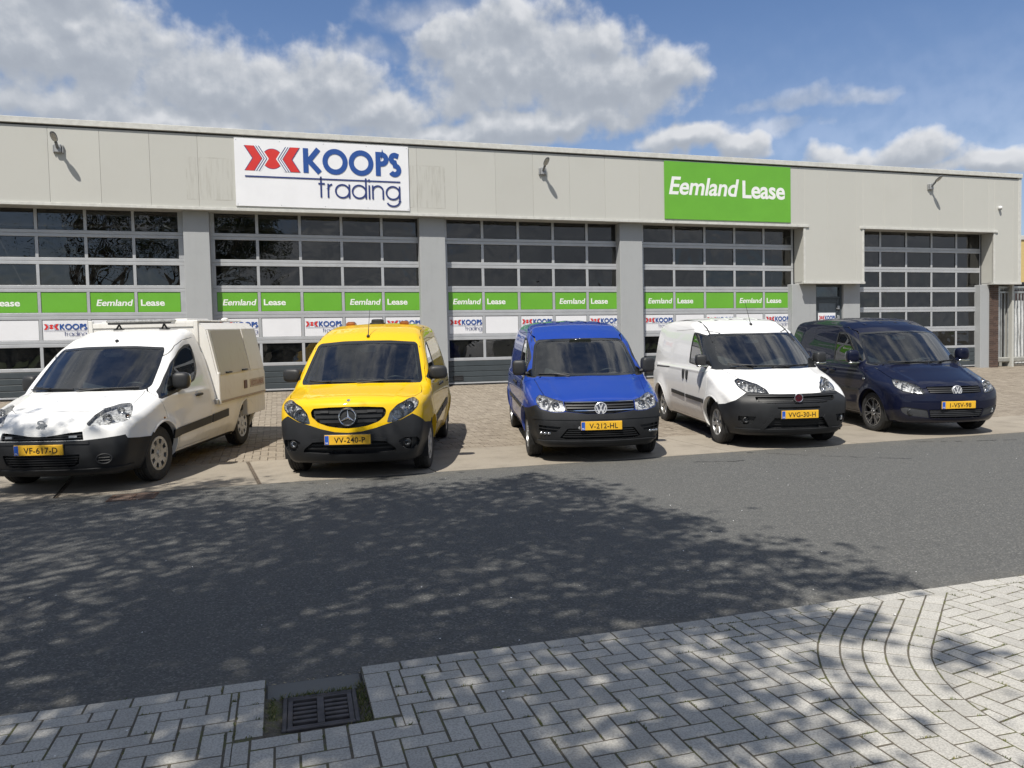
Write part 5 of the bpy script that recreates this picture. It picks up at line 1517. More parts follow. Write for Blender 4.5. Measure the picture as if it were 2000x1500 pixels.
    def lamp_parts(s):
        poly, bowls, sides, dark = s.lamps
        for sg in sides:
            lab = 'headlamp%d' % sg
            lens = s.part('headlight', lab, M_lens, .001)
            if not lens: continue
            s.part('lamp_housing', lab, M_lamp_house, -.045, -.044, lens)
            s.part('lamp_border', lab + 'ring', M_frit, .002, .02, lens)
            for (th, z, r, dp, hf) in bowls:
                P, N = s.surf('C', [(sg * th, z)]); p = Vector(P[0]); n = Vector(N[0])
                d = Vector((1, .10 * sg, .0)).normalized()
                c = p - d * (dp + .008)
                mb = MB(); mb.lathe([(r, dp * .8), (r * .97, dp * .75), (r * .85, dp * .35), (r * .55, dp * .08), (r * .2, 0)], c, d, 20, cap=False)
                mb.lathe([(r * 1.10, dp * .78), (r * 1.08, dp * .86), (r * .98, dp * .8)], c, d, 20, cap=False)
                mb.build('lamp_reflector', M_reflect, lens, 50)
                b = MB(); b.ell(c + d * dp * .45, (r * .26, r * .26, r * .26), 2, 10, 6); b.build('bulb', M_bulb if not hf else M_amber, lens, 60)
    def plate(s, text, z=.5, out=.014):
        P, N = s.surf('F', [(0, z)]); x = P[0][0] + out
        w, h = .52, .11
        r = MB().box(x - .018, x, -w / 2, w / 2, z - h / 2, z + h / 2, .004)
        pl = r.build('licence_plate', M_plate, s.root, 30)
        MB().box(x - .02, x + .0008, -w / 2 + .004, -w / 2 + .050, z - h / 2 + .004, z + h / 2 - .004).build('country_band', M_plate_blue, pl)
        V, F, W = text_polys(text, .012, 0, 1.06)
        s_ = .066; sx = s_ * .95; L = W * sx; tw = min(1.0, .40 / L)
        flat([([(a * sx * tw, b * s_) for a, b in V], F)], (x, -w / 2 + .050 + (w - .05 - L * tw) / 2, z - s_ / 2), (0, 1, 0), (0, 0, 1), (1, 0, 0), .0016).build('plate_lettering', M_ink, pl)
        V, F, W = text_polys('NL', .01)
        flat([([(a * .020, b * .022) for a, b in V], F)], (x, -w / 2 + .013, z - h / 2 + .012), (0, 1, 0), (0, 0, 1), (1, 0, 0), .0022).build('country_letters', M_white_ink, pl)
        fr = MB().box(x - .026, x - .012, -w / 2 - .008, w / 2 + .008, z - h / 2 - .008, z + h / 2 + .008, .004); fr.build('plate_holder', M_black, pl, 30)
    def mirrors(s, x, y, z, r, mat, yr=None, arm_z=-.06, e=3.4, blinker=False):
        for sg in (1, -1):
            M = Matrix.Rotation(.18 * sg, 3, 'Z')
            mb = MB(); mb.ell((x, sg * y, z), r, e, 24, 14, M=M)
            mb.tube([(x + .01, sg * (y - r[1] * .6), z + arm_z - .02), (x + .03, sg * (y - r[1] - .03), z + arm_z - .045), (x + .05, sg * .80, z + arm_z - .06)], [.035, .032, .04], 10)
            o = mb.build('wing_mirror', mat, s.root, 50)
            MB().ell((x - r[0] * .90, sg * y, z), (.02, r[1] * .86, r[2] * .86), 4, 20, 8).build('mirror_glass', M_chrome, o, 50)
            if blinker:
                MB().box(x + r[0] * .3, x + r[0] * .95, sg * y - r[1] * .9, sg * y + r[1] * .9, z - r[2] - .012, z - r[2] + .016, .006).build('mirror_blinker', M_reflect, o, 40)
    def wiper(s, pts, parent=None):
        P, N = s.surf('F', pts); pp = [Vector(p) + Vector(n) * .014 for p, n in zip(P, N)]
        mb = MB(); mb.tube(pp, .0085, 6); mb.tube([pp[len(pp) // 2] + Vector((.01, 0, .004)), pp[-1] + Vector((.06, 0, -.02))], .009, 6); mb.build('windscreen_wiper', M_black, s.root, 60)
    def antenna(s, x, y, L, lean=.3, side=0):
        p = Vector(s.h.drop('T', x, y)); d = Vector((-lean, side, 1)).normalized()
        mb = MB(); mb.ell(p + Vector((0, 0, .012)), (.035, .022, .022), 2, 12, 8); mb.tube([p + d * .01, p + d * (.04 + L * .25), p + d * L], [.008, .0045, .0028], 6); mb.build('roof_antenna', M_black, s.root, 60)
    def interior(s, hdr_x, cowl_x, bulk=-1.42, seats=((-.98, .40), (-.98, -.38)), lhd=.38):
        q = s.q
        z = np.linspace(.35, 1.78, 14); pl = []
        for zz in z:
            p = s.h.drop('L', bulk, zz)
            if p is not None: pl.append((p[1] - .035, zz))
        poly = [(a, b) for a, b in pl] + [(-a, b) for a, b in reversed(pl)]
        mb = MB().prism(poly, 0, bulk - .02, bulk)
        mb.build('bulkhead', M_inner, s.root)
        d = MB(); zc = 1.0
        d.add(*s._dash(cowl_x))
        d.build('dashboard', M_inner, s.root, 60)
        MB().box(bulk, .1, -.78, .78, .30, .34).build('cab_floor', M_inner, s.root)
        for (sx, sy) in seats:
            r = MB(); r.ell((sx, sy, .92), (.09, .25, .34), 3.2, 20, 12, M=Matrix.Rotation(-.18, 3, 'Y')); r.ell((sx + .26, sy, .60), (.27, .25, .09), 3.2, 20, 10)
            st = r.build('seat', M_seat, s.root, 60)
            hd = MB(); hd.ell((sx - .09, sy, 1.36), (.055, .13, .10), 3, 16, 10); hd.tube([(sx - .07, sy - .05, 1.18), (sx - .08, sy - .05, 1.32)], .008, 6); hd.tube([(sx - .07, sy + .05, 1.18), (sx - .08, sy + .05, 1.32)], .008, 6); hd.build('headrest', M_seat, st, 60)
        c = Vector((cowl_x - .60, lhd, .985)); ax = Vector((-.75, 0, .66)).normalized(); u = Vector((0, 1, 0)); w_ = ax.cross(u)
        r = MB(); r.tube([c + (u * math.cos(t) + w_ * math.sin(t)) * .185 for t in np.linspace(0, 2 * math.pi, 25)[:-1]], .016, 8, closed=True)
        for t in (0, math.pi, -1.57): r.tube([c, c + (u * math.cos(t) + w_ * math.sin(t)) * .18], [.035, .014], 6)
        r.ell(c, (.05, .06, .05), 2.4, 12, 8); r.tube([c, c - ax * .3], .03, 8); r.build('steering_wheel', M_black, s.root, 60)
        m = MB(); m.ell((hdr_x - .06, 0, 1.475), (.02, .12, .038), 3.4, 18, 8); m.tube([(hdr_x - .05, 0, 1.49), (hdr_x + .0, 0, 1.56)], .012, 6); o = m.build('rear_view_mirror', M_mirror_back, s.root, 60)
    def _dash(s, cx):
        ys = np.linspace(-.72, .72, 13); V = []; F = []
        prof = [(0.02, .80), (0.02, 1.0), (-.14, 1.035), (-.34, 1.03), (-.42, .98), (-.46, .85), (-.42, .60), (-.3, .45)]
        for y in ys:
            hump = .05 * math.exp(-((y - .38) / .16) ** 2)
            b = .16 * (abs(y) / .86) ** 2.4
            for k, (px, pz) in enumerate(prof): V.append((cx + px - b, y, pz + (hump if k in (3, 4) else 0)))
        n = len(prof)
        for a in range(len(ys) - 1):
            for k in range(n - 1): F.append((a * n + k, a * n + k + 1, (a + 1) * n + k + 1, (a + 1) * n + k))
        return V, F
    def finish(s, bumper_mat, glass_mats=(M_screen, M_side_glass), extra_body=(), liner_skip=()):
        for i, c in enumerate(s.sh.C):
            if s.sh.L[i] in ('body',) and c[5] < -.55 and c[2] < .5: s.sh.L[i] = 'under'
        b = s.part('body', ('body',) + tuple(extra_body), s.pm, 0, .02)
        s.part('underbody', 'under', M_under)
        s.part('bonnet', 'bonnet', s.pm, 0.001, .02)
        s.part('front_bumper', 'bumper', bumper_mat, .004, .03)
        ws = s.part('windscreen', 'glass', glass_mats[0], -.002)
        s.part('windscreen_border', 'frit', M_frit, .001, .012, ws)
        for sd in 'LR':
            for nm in ('door', 'sliding_door'):
                if nm + sd in s.sh.L:
                    dr = s.part(nm, nm + sd, s.pm, .001, .02)
                    if nm == 'door': s.door = getattr(s, 'door', {}); s.door[sd] = dr
            for w in ('sglass', 'qglass'):
                if w + sd in s.sh.L: s.part('side_window', w + sd, glass_mats[1], -.006, 0, getattr(s, 'door', {}).get(sd))
            if 'seal' + sd in s.sh.L: s.part('window_seal', 'seal' + sd, M_black, .001, .012, getattr(s, 'door', {}).get(sd))
        skip = {'glass', 'void', None, 'sglassL', 'sglassR', 'qglassL', 'qglassR', 'grille', 'intake', 'headlamp1', 'headlamp-1', 'recess'} | set(liner_skip)
        labs = tuple(set(l for l in s.sh.L if l not in skip and not l.startswith('recess')))
        s.part('inner_lining', labs, M_inner, -.035)
        s.part('grille', 'grille', M_black, -.045, -.046)
        s.part('air_intake', 'intake', M_black, -.05, -.054)
        for lb in sorted(set(l for l in s.sh.L if l and l.startswith('recess'))): s.part('fog_lamp_recess', lb, M_black, -.025, -.029)
        s.lamp_parts()
    def fog(s, th, z, r):
        for sg in (1, -1):
            P, N = s.surf('C', [(sg * th, z)]); p = Vector(P[0]) ; d = Vector((1, .12 * sg, 0)).normalized(); p = p - d * .012
            mb = MB(); mb.lathe([(r * 1.25, -.03), (r * 1.25, .004), (r * 1.02, .010), (r, .002)], p, d, 24, cap=False); o = mb.build('fog_light', M_black, s.root, 40)
            mb = MB(); mb.lathe([(r, .0), (r * .8, -.014), (r * .4, -.024), (.001, -.028)], p, d, 20, cap=False); mb.build('lamp_reflector', M_reflect, o, 60)
            mb = MB(); mb.lathe([(r, .003), (r * .6, .008), (.001, .010)], p, d, 20, cap=False); mb.build('fog_lens', M_lens, o, 60)
    def gap(s, proj, pts, w=.007, src=('body', 'bumper')):
        s.sh.cut('gap', ribbon(pts, w, CSC if proj == 'C' else 1.0), proj, src)

M_frit = plain('screen_border', (.012, .013, .014), .12, coat=.5)
M_lamp_house = plain('lamp_housing', (.50, .505, .51), .28, .15, vary=.6, scale=38)
M_bulb = plain('bulb_glass', (.85, .86, .88), .08, .6)
M_mirror_back = plain('mirror_housing', (.60, .61, .60), .5)
P_white = paint('white_paint', (.80, .80, .79)); P_white2 = paint('pure_white_paint', (.82, .82, .81), dirt_amt=.15)
P_yellow = paint('yellow_paint', (.76, .48, .005), film_amt=.006); P_blue = paint('blue_paint', (.012, .044, .27)); P_navy = paint('navy_paint', (.0045, .0065, .022), dirt_amt=.02, film_amt=.003, coat=.55)

M_badge = plain('badge_silver', (.72, .73, .75), .28, .35, vary=.08)
def disc_emblem(van, z, r, mat_back, out=.012, y=0.0):
    P, N = van.surf('F', [(y, z)]); p = Vector(P[0]); n = Vector((1, 0, .10)).normalized()
    return p + n * out, n, Vector((0, 1, 0)), n.cross(Vector((0, 1, 0)))
def stroke_emblem(van, name, org, n, ux, uy, lines, w, mat, parent=None, th=.006):
    mb = MB()
    for k, ln in enumerate(lines):
        V, F = strokes([ln], w); V, F = ccw(V, F); m = len(V)
        T = [org + ux * a + uy * b + n * (th + k * .0004) for a, b in V]; Bt = [org + ux * a + uy * b for a, b in V]
        cnt = {}
        for f in F:
            for j in range(len(f)): cnt[(f[j], f[(j + 1) % len(f)])] = 1
        S = [(b, a, a + m, b + m) for (a, b) in cnt if (b, a) not in cnt]
        S = [(a, b, b + 0, a) for a, b in ()] + [(b, a, a + m, b + m) for (a, b) in cnt if (b, a) not in cnt]
        mb.add(T + Bt, F + S)
    return mb.build(name, mat, parent or van.root, 30)
def vw_badge(van, z, r, y=0):
    o, n, ux, uy = disc_emblem(van, z, r, None, .006, y)
    mb = MB(); mb.lathe([(r, -.02), (r, .006), (r * .92, .010), (r * .86, .004)], o, n, 32, cap=False); b = mb.build('badge', M_badge, van.root, 40)
    MB().lathe([(r * .88, -.01), (r * .88, .002), (.001, .004)], o, n, 28, cap=False).build('badge_disc', M_badge_dark, b, 50)
    q = r * .88
    L = [[(-.56 * q, .68 * q), (-.16 * q, -.02 * q + .0), (0, .02 * q)], [(.56 * q, .68 * q), (.16 * q, -.02 * q), (0, .02 * q)], [(-.24 * q, .84 * q), (0, .26 * q), (.24 * q, .84 * q)]]
    L = [[(-.34 * q, .80 * q), (0, .10 * q), (.34 * q, .80 * q)], [(-.82 * q, .42 * q), (-.36 * q, -.80 * q), (0, -.02 * q), (.36 * q, -.80 * q), (.82 * q, .42 * q)]]
    stroke_emblem(van, 'badge_letters', o + n * .002, n, ux, uy, L, r * .20, M_badge, b, .007)
M_badge_dark = plain('badge_ground', (.10, .11, .14), .3, .3)
M_badge_red = plain('badge_red', (.075, .006, .014), .3, .2)

# ---------------------------------------------------------------- the five vans
M_badge_steel = plain('badge_steel', (.42, .43, .45), .3, .6)
def down(top, lo=-.1): return top + [(top[-1][0], lo)]
def side_strip(v, pts, h, mat, sides='LR', name='rub_strip', out=.014):
    for sd in sides:
        mb = MB(); v.bar(mb, sd, [(x, z) for x, z in pts], h, out, .01); mb.build(name, mat, v.root, 40)
def line(a, b, n): return [(a[0] + (b[0] - a[0]) * k / n, a[1] + (b[1] - a[1]) * k / n) for k in range(n + 1)]
def slats(v, name, rows, h, mat, out=-.004, deep=.03, parent=None, curve=0.0):
    for (z, th, *zz) in rows:
        dz = zz[0] if zz else 0.0
        mb = MB(); v.bar(mb, 'C', [(t, z + dz * (abs(t) / th) ** 2) for t in np.linspace(-th, th, max(9, int(th * 1.3)))], h, out, deep)
        mb.build(name, mat, v.root, 40)
def handle(v, sd, x, z, L=.19, vert=False, mat=None):
    sg = 1 if sd == 'L' else -1
    p = v.h.drop(sd, x, z)
    mb = MB()
    if vert: mb.ell((x, p[1] + sg * .010, z), (.030, .022, L / 2), 3.2, 14, 10)
    else: mb.ell((x, p[1] + sg * .016, z), (L / 2, .018, .020), 3.2, 18, 10)
    mb.build('door_handle', mat or M_black, getattr(v, 'door', {}).get(sd) or v.root, 50)
def window_cut(v, poly, sd, lab='sglass', w=.028):
    v.sh.cut('seal' + sd, rounded(poly, .05), sd); v.sh.cut(lab + sd, rounded(inset(poly, w), .04), sd, src=('seal' + sd,))
def screen_cut(v, half, w=.035, wl=None):
    o = rounded(sym(half), .05); v.sh.cut('frit', o, 'F'); i = rounded(sym(wl) if wl else inset(sym(half), w), .05); v.sh.cut('glass', i, 'F', src=('frit',))
def roof_ribs(v, ys, x0, x1, w=.035, h=.008):
    for y in ys:
        P = [v.h.drop('T', x, y) for x in np.linspace(x0, x1, 10)]
        V = []; F = []
        for p in P: V += [(p[0], p[1] - w, p[2] + .001), (p[0], p[1] - w * .55, p[2] + h), (p[0], p[1] + w * .55, p[2] + h), (p[0], p[1] + w, p[2] + .001)]
        for k in range(len(P) - 1):
            for j in range(3): F.append((4 * k + j, 4 * k + j + 1, 4 * k + j + 5, 4 * k + j + 4))
        F = [f[::-1] for f in F]
        mesh_obj('roof_rib', V, F, v.pm, v.root, smooth=20)

def gutters(v, pts, r=.006):
    for sg in (1, -1):
        P = [v.h.drop('T', x, sg * y) for x, y in pts]
        MB().tube([(p[0], p[1], p[2] + .001) for p in P], r, 6).build('roof_gutter', M_black, v.root, 50)
# ---- yellow van
def build_yellow():
    v = Van('yel', 'yellow van with amber beacons on its roof and a three-pointed star in the grille', P_yellow)
    v.arches()
    screen_cut(v, [(0, 1.592), (.30, 1.588), (.62, 1.562), (.655, 1.53), (.70, 1.35), (.757, 1.10), (.74, 1.06), (.4, 1.072), (0, 1.082)], .04)
    win = [(-.22, 1.115), (-.40, 1.21), (-.58, 1.33), (-.80, 1.47), (-.95, 1.535), (-1.18, 1.56), (-1.22, 1.50), (-1.18, 1.16), (-1.10, 1.09), (-.7, 1.075), (-.3, 1.07)]
    for sd in 'LR': window_cut(v, win, sd)
    v.lamp(rounded([(17.5, .668), (19.3, .79), (23, .87), (29, .925), (33.3, .938), (34.2, .89), (32.4, .825), (29, .762), (24, .700), (20.8, .675)], .025, 3, CSC),
           [(23, .765, .066, .05, 0), (28.6, .845, .052, .045, 0)])
    v.sh.cut('bumper', sym([(0, .570), (6, .580), (12.6, .617), (17.5, .655), (24, .696), (29.5, .757), (33, .712), (38, .635), (50, .60), (50, -.1), (0, -.1)]), 'C')
    v.sh.cut('grille', rounded(sym([(0, .862), (9, .858), (16.6, .846), (17.7, .81), (17.0, .75), (14, .688), (9, .645), (4, .626), (0, .619)]), .03, 3, CSC), 'C')
    v.sh.cut('intake', rounded(sym([(0, .468), (10, .474), (16.5, .46), (20.8, .385), (21.8, .34), (12, .325), (0, .322)]), .02, 3, CSC), 'C', src=('bumper',))
    for sg in (1, -1):
        p = [(22.2, .455), (25.2, .492), (31.5, .485), (33.2, .433), (32.2, .378), (29.6, .347), (25.2, .357)]
        v.sh.cut('recess%d' % sg, rounded([(sg * a, b) for a, b in p], .02, 3, CSC), 'C', src=('bumper',))
    v.gap('T', [(-.06, .745), (.10, .775), (.26, .785), (.46, .735), (.565, .63), (.595, .50), (.60, .25), (.60, 0)] + [(x, -y) for x, y in [(.60, .25), (.595, .50), (.565, .63), (.46, .735), (.26, .785), (.10, .775), (-.06, .745)]])
    v.sh.relabel('bonnet', symT([(.60, 0), (.595, .50), (.565, .63), (.46, .735), (.26, .785), (.10, .775), (-.06, .745), (-.06, 0)]), 'T')
    for sd in 'LR':
        out = [(-.20, 1.09), (-.12, .95), (-.10, .62), (-.28, .38), (-.32, .29), (-1.26, .29), (-1.28, .62), (-1.28, 1.3), (-1.26, 1.60), (-.95, 1.585), (-.62, 1.42), (-.34, 1.22), (-.20, 1.09)]
        v.gap(sd, out); v.sh.relabel('door' + sd, out, sd)
        out2 = [(-1.29, .30), (-2.24, .30), (-2.26, .72), (-2.24, 1.60), (-1.29, 1.60)]
        v.gap(sd, out2)
        v.gap(sd, [(-2.26, .93), (-3.2, .90)], .012)
    v.arch_parts(v.pm, split=1.0)
    v.finish(M_bumper)
    slats(v, 'grille_slat', [(.806, 16.2), (.752, 15.6), (.699, 13.2)], .034, M_bumper, -.008, .03)
    for sg in (1, -1):
        mb = MB(); v.bar(mb, 'C', line((sg * 9.0, .808), (sg * 13.0, .808), 5), .028, .006, .02); mb.build('flasher', M_black, v.root, 40)
    slats(v, 'intake_slat', [(.43, 17.0), (.385, 19.2)], .018, M_bumper, -.012, .03)
    mb = MB(); v.bar(mb, 'C', [(t, .50 - .02 * (abs(t) / 17) ** 2) for t in np.linspace(-17, 17, 21)], .035, .020, .01); mb.build('bumper_lip', M_bumper, v.root, 40)
    v.fog(26.4, .432, .036)
    o, n, ux, uy = disc_emblem(v, .745, .10, None, .015)
    mb = MB(); mb.lathe([(.112, -.05), (.112, -.008), (.10, -.004), (.001, -.004)], o, n, 32, cap=False); bd = mb.build('badge', M_black, v.root, 40)
    mb = MB(); mb.tube([o + n * .004 + (ux * math.cos(t) + uy * math.sin(t)) * .094 for t in np.linspace(0, 2 * math.pi, 37)[:-1]], .0085, 8, closed=True)
    for k in range(3):
        an = math.radians(90 + 120 * k); tip = o + n * .006 + (ux * math.cos(an) + uy * math.sin(an)) * .093; sd_ = (ux * -math.sin(an) + uy * math.cos(an)) * .017
        mb.add([tip, o + n * .003 + sd_, o + n * .018, o + n * .003 - sd_], [(0, 1, 2), (0, 2, 3), (0, 3, 1)])
    mb.build('star_emblem', M_chrome, bd, 30)
    P, N = v.surf('F', [(0, .929)]); mb = MB(); mb.lathe([(.022, -.002), (.021, .004), (.001, .005)], P[0], N[0], 20, cap=False); mb.build('bonnet_badge', M_chrome, v.root, 40)
    gutters(v, [(-.62, .685), (-.85, .665), (-1.2, .64), (-1.8, .62), (-3.2, .60)], .005)
    v.plate('VV-240-P', .495, .042)
    v.mirrors(-.40, .935, 1.168, (.075, .118, .088), M_black, arm_z=-.03)
    v.wiper([(.62, 1.085), (.30, 1.092), (-.02, 1.10)]); v.wiper([(-.02, 1.085), (-.35, 1.092), (-.64, 1.10)])
    v.antenna(-.69, 0, .40, .42, .02)
    for (x, y) in ((-1.5, .385), (-1.5, -.375)):
        p = v.h.drop('T', x, y); mb = MB(); mb.box(x - .07, x + .07, y - .065, y + .065, p[2] - .02, p[2] + .040, .016); mb.box(x - .05, x + .05, y - .045, y + .045, p[2] + .036, p[2] + .050, .012); o = mb.build('beacon', M_amber, v.root, 30)
    p = v.h.drop('T', -1.5, 0); mb = MB(); mb.box(-1.60, -1.42, -.10, .10, p[2] - .01, p[2] + .018, .008); mb.ell((-1.5, 0, p[2] + .03), (.08, .085, .040), 4, 20, 8); mb.build('roof_unit', M_black, v.root, 40)
    side_strip(v, line((-.34, .555), (-1.24, .60), 8), .085, M_bumper)
    side_strip(v, line((-1.33, .605), (-2.20, .64), 8), .085, M_bumper)
    for sd in 'LR': handle(v, sd, -1.13, .97); handle(v, sd, -1.42, .97)
    v.interior(-.60, .06)
    v.wheels(dict(kind='cover', n=8, win=(.115, .165), wf=.45, mat=M_steel_grey, rim=.19, steer=-.04))
    return v
# ---- blue van
def caddy_body(v, blue):
    v.arches()
    if blue: screen_cut(v, [(0, 1.567), (.3, 1.565), (.585, 1.556), (.625, 1.532), (.668, 1.47), (.752, 1.10), (.73, 1.062), (.4, 1.056), (0, 1.066)], .034)
    else: screen_cut(v, [(0, 1.592), (.3, 1.59), (.60, 1.572), (.635, 1.55), (.675, 1.47), (.757, 1.10), (.735, 1.064), (.4, 1.06), (0, 1.068)], .03)
    win = [(-.43, 1.075), (-.42, 1.14), (-.56, 1.30), (-.70, 1.40), (-.87, 1.50), (-1.06, 1.565), (-1.22, 1.585), (-1.40, 1.59), (-1.405, 1.40), (-1.37, 1.075), (-.88, 1.07)]
    q = [(-.385, 1.075), (-.40, 1.185), (-.30, 1.12), (-.19, 1.04), (-.30, 1.05)]
    for sd in 'LR': window_cut(v, win, sd, w=.022); window_cut(v, q, sd, 'qglass', .012)
    rear = v.q['rear'][1][1]
    for sd in 'LR':
        out = [(-.25, .98), (-.17, .88), (-.20, .66), (-.34, .40), (-.40, .28), (-1.42, .28), (-1.44, .60), (-1.45, 1.30), (-1.44, 1.66), (-1.20, 1.66), (-.98, 1.60), (-.70, 1.46), (-.42, 1.25), (-.16, 1.04), (-.25, .98)]
        v.gap(sd, out); v.sh.relabel('door' + sd, out, sd)
        x2 = -2.30 if not blue else -2.56
        v.gap(sd, [(-1.47, .29), (x2, .29), (x2 - .03, .72), (x2, 1.64), (-1.46, 1.66)])
        v.gap(sd, [(x2, .93), (rear + .15, .92)], .014)
def build_blue():
    v = Van('blue', 'bright blue van with dark grey bumper, right of the yellow van', P_blue)
    caddy_body(v, True)
    v.lamp(rounded([(17.6, .688), (19.2, .80), (31, .851), (36.6, .864), (36.9, .83), (33.2, .760), (30.3, .710), (23.5, .672), (19, .672)], .012, 2, CSC),
           [(22.6, .745, .044, .05, 0), (28.2, .775, .046, .045, 0), (33.0, .81, .024, .03, 1)])
    v.sh.cut('bumper', sym([(0, .645), (7, .645), (17, .676), (19, .667), (23.5, .667), (30.3, .705), (33.0, .752), (37, .73), (41, .70), (50, .68), (50, -.1), (0, -.1)]), 'C')
    v.sh.cut('grille', sym([(0, .797), (10, .797), (18.9, .797), (17.4, .682), (7, .647), (0, .647)]), 'C')
    v.sh.cut('intake', rounded(sym([(0, .468), (16.3, .468), (20.3, .348), (17.4, .328), (0, .325)]), .01, 2, CSC), 'C', src=('bumper',))
    for sg in (1, -1):
        for p in ([(19.4, .487), (30.8, .508), (30.8, .476), (20.4, .458)], [(21.0, .448), (30.8, .466), (30.8, .440), (22.0, .420)]):
            v.sh.cut('recess%d%d' % (sg, p[0][1] * 1000), [(sg * a, b) for a, b in p], 'C', src=('bumper',))
    hood = [(.80, 0), (.79, .25), (.745, .47), (.66, .60), (.47, .665), (.15, .70), (-.14, .725), (-.26, .735)]
    v.gap('T', hood[2:]); v.gap('T', [(x, -y) for x, y in hood[2:]])
    v.sh.relabel('bonnet', symT(hood + [(-.26, 0)]), 'T')
    v.arch_parts(v.pm, split=1.25); v.finish(M_bumper)
    slats(v, 'grille_slat', [(.752, 17.6), (.722, 17.0)], .020, M_bumper, .002, .03)
    slats(v, 'chrome_strip', [(.787, 18.3), (.688, 16.8)], .011, M_chrome, .006, .02)
    slats(v, 'intake_slat', [(.446, 16.0), (.418, 17.0), (.390, 17.9), (.362, 18.8)], .012, M_bumper, .0, .03)
    mb = MB(); v.bar(mb, 'C', [(t, .300) for t in np.linspace(-33, 33, 31)], .03, .022, .01); mb.build('bumper_lip', M_bumper, v.root, 40)
    mb = MB(); v.bar(mb, 'C', [(t, .585) for t in np.linspace(-36, 36, 31)], .02, .012, .01); mb.build('bumper_crease', M_bumper, v.root, 40)
    for sg in (1, -1):
        mb = MB(); v.bar(mb, 'C', line((sg * 24.0, .402), (sg * 30.6, .406), 6), .040, .003, .02); o = mb.build('fog_light', M_black, v.root, 40)
        for t in (25.4, 27.4, 29.4):
            P, N = v.surf('C', [(sg * t, .404)]); MB().ell(Vector(P[0]) + Vector(N[0]) * .004, (.010, .022, .015), 3, 10, 6).build('fog_lens', M_reflect, o, 50)
    P, N = v.surf('C', [(-10.5, .478)]); MB().lathe([(.020, -.002), (.018, .004), (.001, .005)], P[0], N[0], 16, cap=False).build('tow_cap', M_steel_grey, v.root, 40)
    vw_badge(v, .712, .078)
    gutters(v, [(-.70, .70), (-.92, .68), (-1.2, .655), (-1.8, .635), (-3.6, .61)])
    v.plate('V-212-HL', .50)
    v.mirrors(-.41, .915, 1.178, (.075, .092, .108), M_black, arm_z=-.05, e=4.2)
    v.wiper([(-.66, 1.088), (-.45, 1.086), (-.26, 1.082)])
    P, N = v.surf('F', [(0, 1.535)]); p = Vector(P[0]); MB().box(p.x - .02, p.x + .02, -.16, .16, 1.50, 1.562, .01).build('sensor_cover', M_frit, v.root, 40)
    side_strip(v, line((-.40, .640), (-1.42, .640), 8), .05, M_bumper); side_strip(v, line((-1.49, .640), (-2.56, .64), 8), .05, M_bumper)
    for sd in 'LR': handle(v, sd, -1.30, .92, .20); handle(v, sd, -1.60, .92, .20)
    roof_ribs(v, (-.42, -.21, 0, .21, .42), -1.50, -3.5)
    v.gap_roof = None
    v.interior(-.73, -.04, -1.62, ((-1.05, .40), (-1.05, -.40)))
    v.wheels(dict(kind='spoke', n=5, w0=.10, w1=.085, mat=M_silver, rim=.195, dish=.6, hub=.07, ph=.3))
    return v
